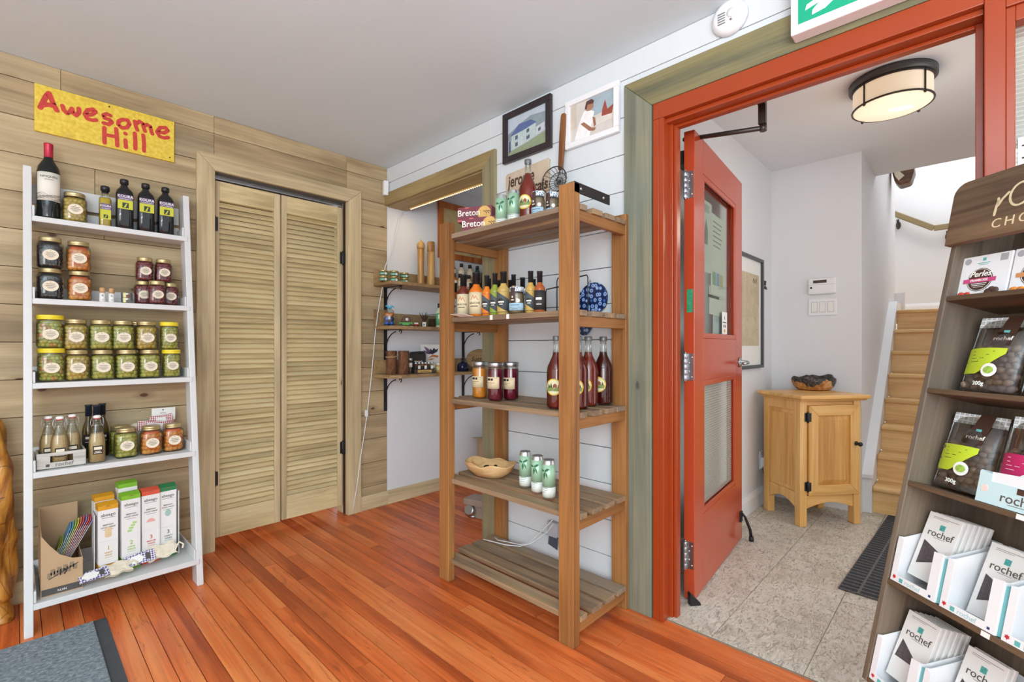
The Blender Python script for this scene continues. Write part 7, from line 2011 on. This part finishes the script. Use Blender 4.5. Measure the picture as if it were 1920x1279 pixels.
m = MB(); m.box((.072, -.0006, .033), (.084, 0, .045)); m.build('logo_print', M_CHOC, F_)
m = MB(); m.prism([(.014+.007*math.cos(2*PI*i/18), .03+.007*math.sin(2*PI*i/18)) for i in range(18)], -.0005, 0); m.build('pink_sticker', plain('pink_sticker', '#e6cfc8', .6), F_)

# white bar dispensers
M_TEALIN = plain('teal_carton_inside', '#6fb3b8', .5)
def tray(label, x, z, w_=.108, rear=.155):
    o = dthing('bar_dispenser', label, 'dispenser', x, .002, z+.0008, 0., 'white bar dispensers')
    t_ = .0016; d_ = .135
    m = MB()
    m.prism([(0, 0), (d_, 0), (d_, rear), (.012, .104), (0, .104)], 0, t_, 'YZ')
    m.prism([(0, 0), (d_, 0), (d_, rear), (.012, .104), (0, .104)], w_-t_, w_, 'YZ'); m.build('side_wall', M_PWH, o)
    m = MB(); m.box((t_+.0002, d_-t_, .0), (w_-t_-.0002, d_, rear)); m.box((t_+.0002, .002, 0), (w_-t_-.0002, d_-t_-.0002, t_)); m.build('back_wall', M_PWH, o)
    m = MB(); m.prism([(0, 0), (w_, 0), (w_, .106), (w_-.020, .104), (w_-.020, .016), (.014, .016), (.014, .1), (.0, .104)], -.0016, -.0002); F_ = m.build('front_frame', M_PWH, o)
    m = MB(); addtext(m, 'rochef', .0145, .055, -.0021, .003); m.build('lettering', plain('pale_teal_ink', '#a4c6c8', .6), F_)
    m = MB(); m.box((.022, -.0021, .003), (.031, -.0016, .012)); m.build('logo_print', M_AQUA, F_)
    m = MB(); lf = [(0, .0055), (.0014, .003), (.004, .004), (.003, .001), (.0045, -.001), (.0012, -.0022), (0, -.005), (-.0012, -.0022), (-.0045, -.001), (-.003, .001), (-.004, .004), (-.0014, .003)]
    m.prism([(.009+a, .0095+b) for a, b in lf], -.0021, -.0016); m.build('maple_leaf_print', plain('maple_red', '#c0282e', .5), F_)
    m = MB(); m.box((w_-.014, -.0021, .005), (w_-.009, -.0016, .010)); m.build('blue_mark', plain('navy_mark', '#2c3c6a', .5), F_)
    m = MB(); m.box((w_+.0004, .004, .001), (w_+.010, .008, .098)); m.build('teal_edge', M_TEALIN, o)
    return o
def bar(label, x, y, z, rz, rx, group, full=True, dark=False, w_=.078, h_=.158):
    o = dthing('chocolate_bar', label, 'chocolate bar', x, y, z, rz, group, -rx)
    m = MB(); m.box((0, 0, 0), (w_, .0075, h_)); B = m.build('wrapper', plain('pearl_bar_wrapper', '#dedad6', .4, var=.01), o, bevel=.001)
    if full:
        m = MB(); addtext(m, 'rochef', .0225, w_*.52, -.0005, h_*.66, bold=.0001); m.build('brand_lettering', plain('taupe_ink', '#5a5048', .6), B)
        m = MB(); m.box((w_*.36, -.0004, h_*.64), (w_*.7, 0, h_*.645)); m.box((w_*.15, -.0004, h_*.94), (w_*.9, 0, h_*.945)); m.box((w_*.15, -.0004, h_*.92), (w_*.6, 0, h_*.924)); m.build('small_print', plain('taupe_ink', '#5a5048', .6), B)
        m = MB(); m.box((w_*.44, -.0006, h_*.77), (w_*.59, 0, h_*.85)); m.build('logo_print', plain('teal_mark', '#4a9a94', .5, var=.3, scale=300.), B)
        m = MB(); m.prism([(w_*.14, h_*.2), (w_*.86, h_*.36), (w_*.86, h_*.42), (w_*.14, h_*.57)] if not dark else [(w_*.08, h_*.3), (w_*.9, h_*.3), (w_*.14, h_*.57)], -.0006, 0); m.build('picture_window', plain('bar_picture', '#4c4244', .5, var=.35, scale=160.), B)
    return o
def stack(x, y, z, rz, n, where, dark=False):
    for k in range(n):
        nm = ['front', 'second', 'third', 'fourth', 'fifth', 'sixth', 'rearmost'][k if k < n-1 else 6]
        bar('%s bar of the chocolate bars in %s' % (nm, where), x+.0028*k, y+.0105*k, z, rz, .18, 'bars in '+where, k == 0, dark)
T1 = 'the left dispenser of the upper bar shelf'; T2 = 'the second dispenser of the upper bar shelf'; T3 = 'the left dispenser of the lowest shelf'; T4 = 'the second dispenser of the lowest shelf'
z2, z1 = DZ[1], DZ[0]
tray('white bar dispenser at the left of the upper bar shelf', .006, z2)
stack(.017, .028, z2+.026, 0., 6, T1)
tray('white bar dispenser second on the upper bar shelf', .126, z2)
stack(.142, .045, z2+.006, -.0, 2, T2)
tray('white bar dispenser at the right edge of the picture on the upper bar shelf', .246, z2)
tray('white bar dispenser at the left of the lowest shelf', .004, z1)
stack(.015, .028, z1+.026, 0., 6, T3, True)
tray('white bar dispenser second on the lowest shelf', .124, z1)
stack(.138, .045, z1+.020, 0., 2, T4, True)
for px, py, lb in ((1855, 1180, 'white price tag on the front edge of the bar shelf'), (1898, 955, 'white price tag on the front edge of the pouch shelf')):
    pass
for x, z, lb in ((.213, DZ[1]-.011, 'white price tag on the front edge of the upper bar shelf'), (.232, DZ[2]-.011, 'white price tag on the front edge below the pale blue carton')):
    o = dthing('price_tag', lb, 'tag', x, -.0008, z, 0., 'display stand price tags')
    m = MB(); m.box((0, -.0006, 0), (.016, 0, .010)); m.build('tag', M_PAPER, o)
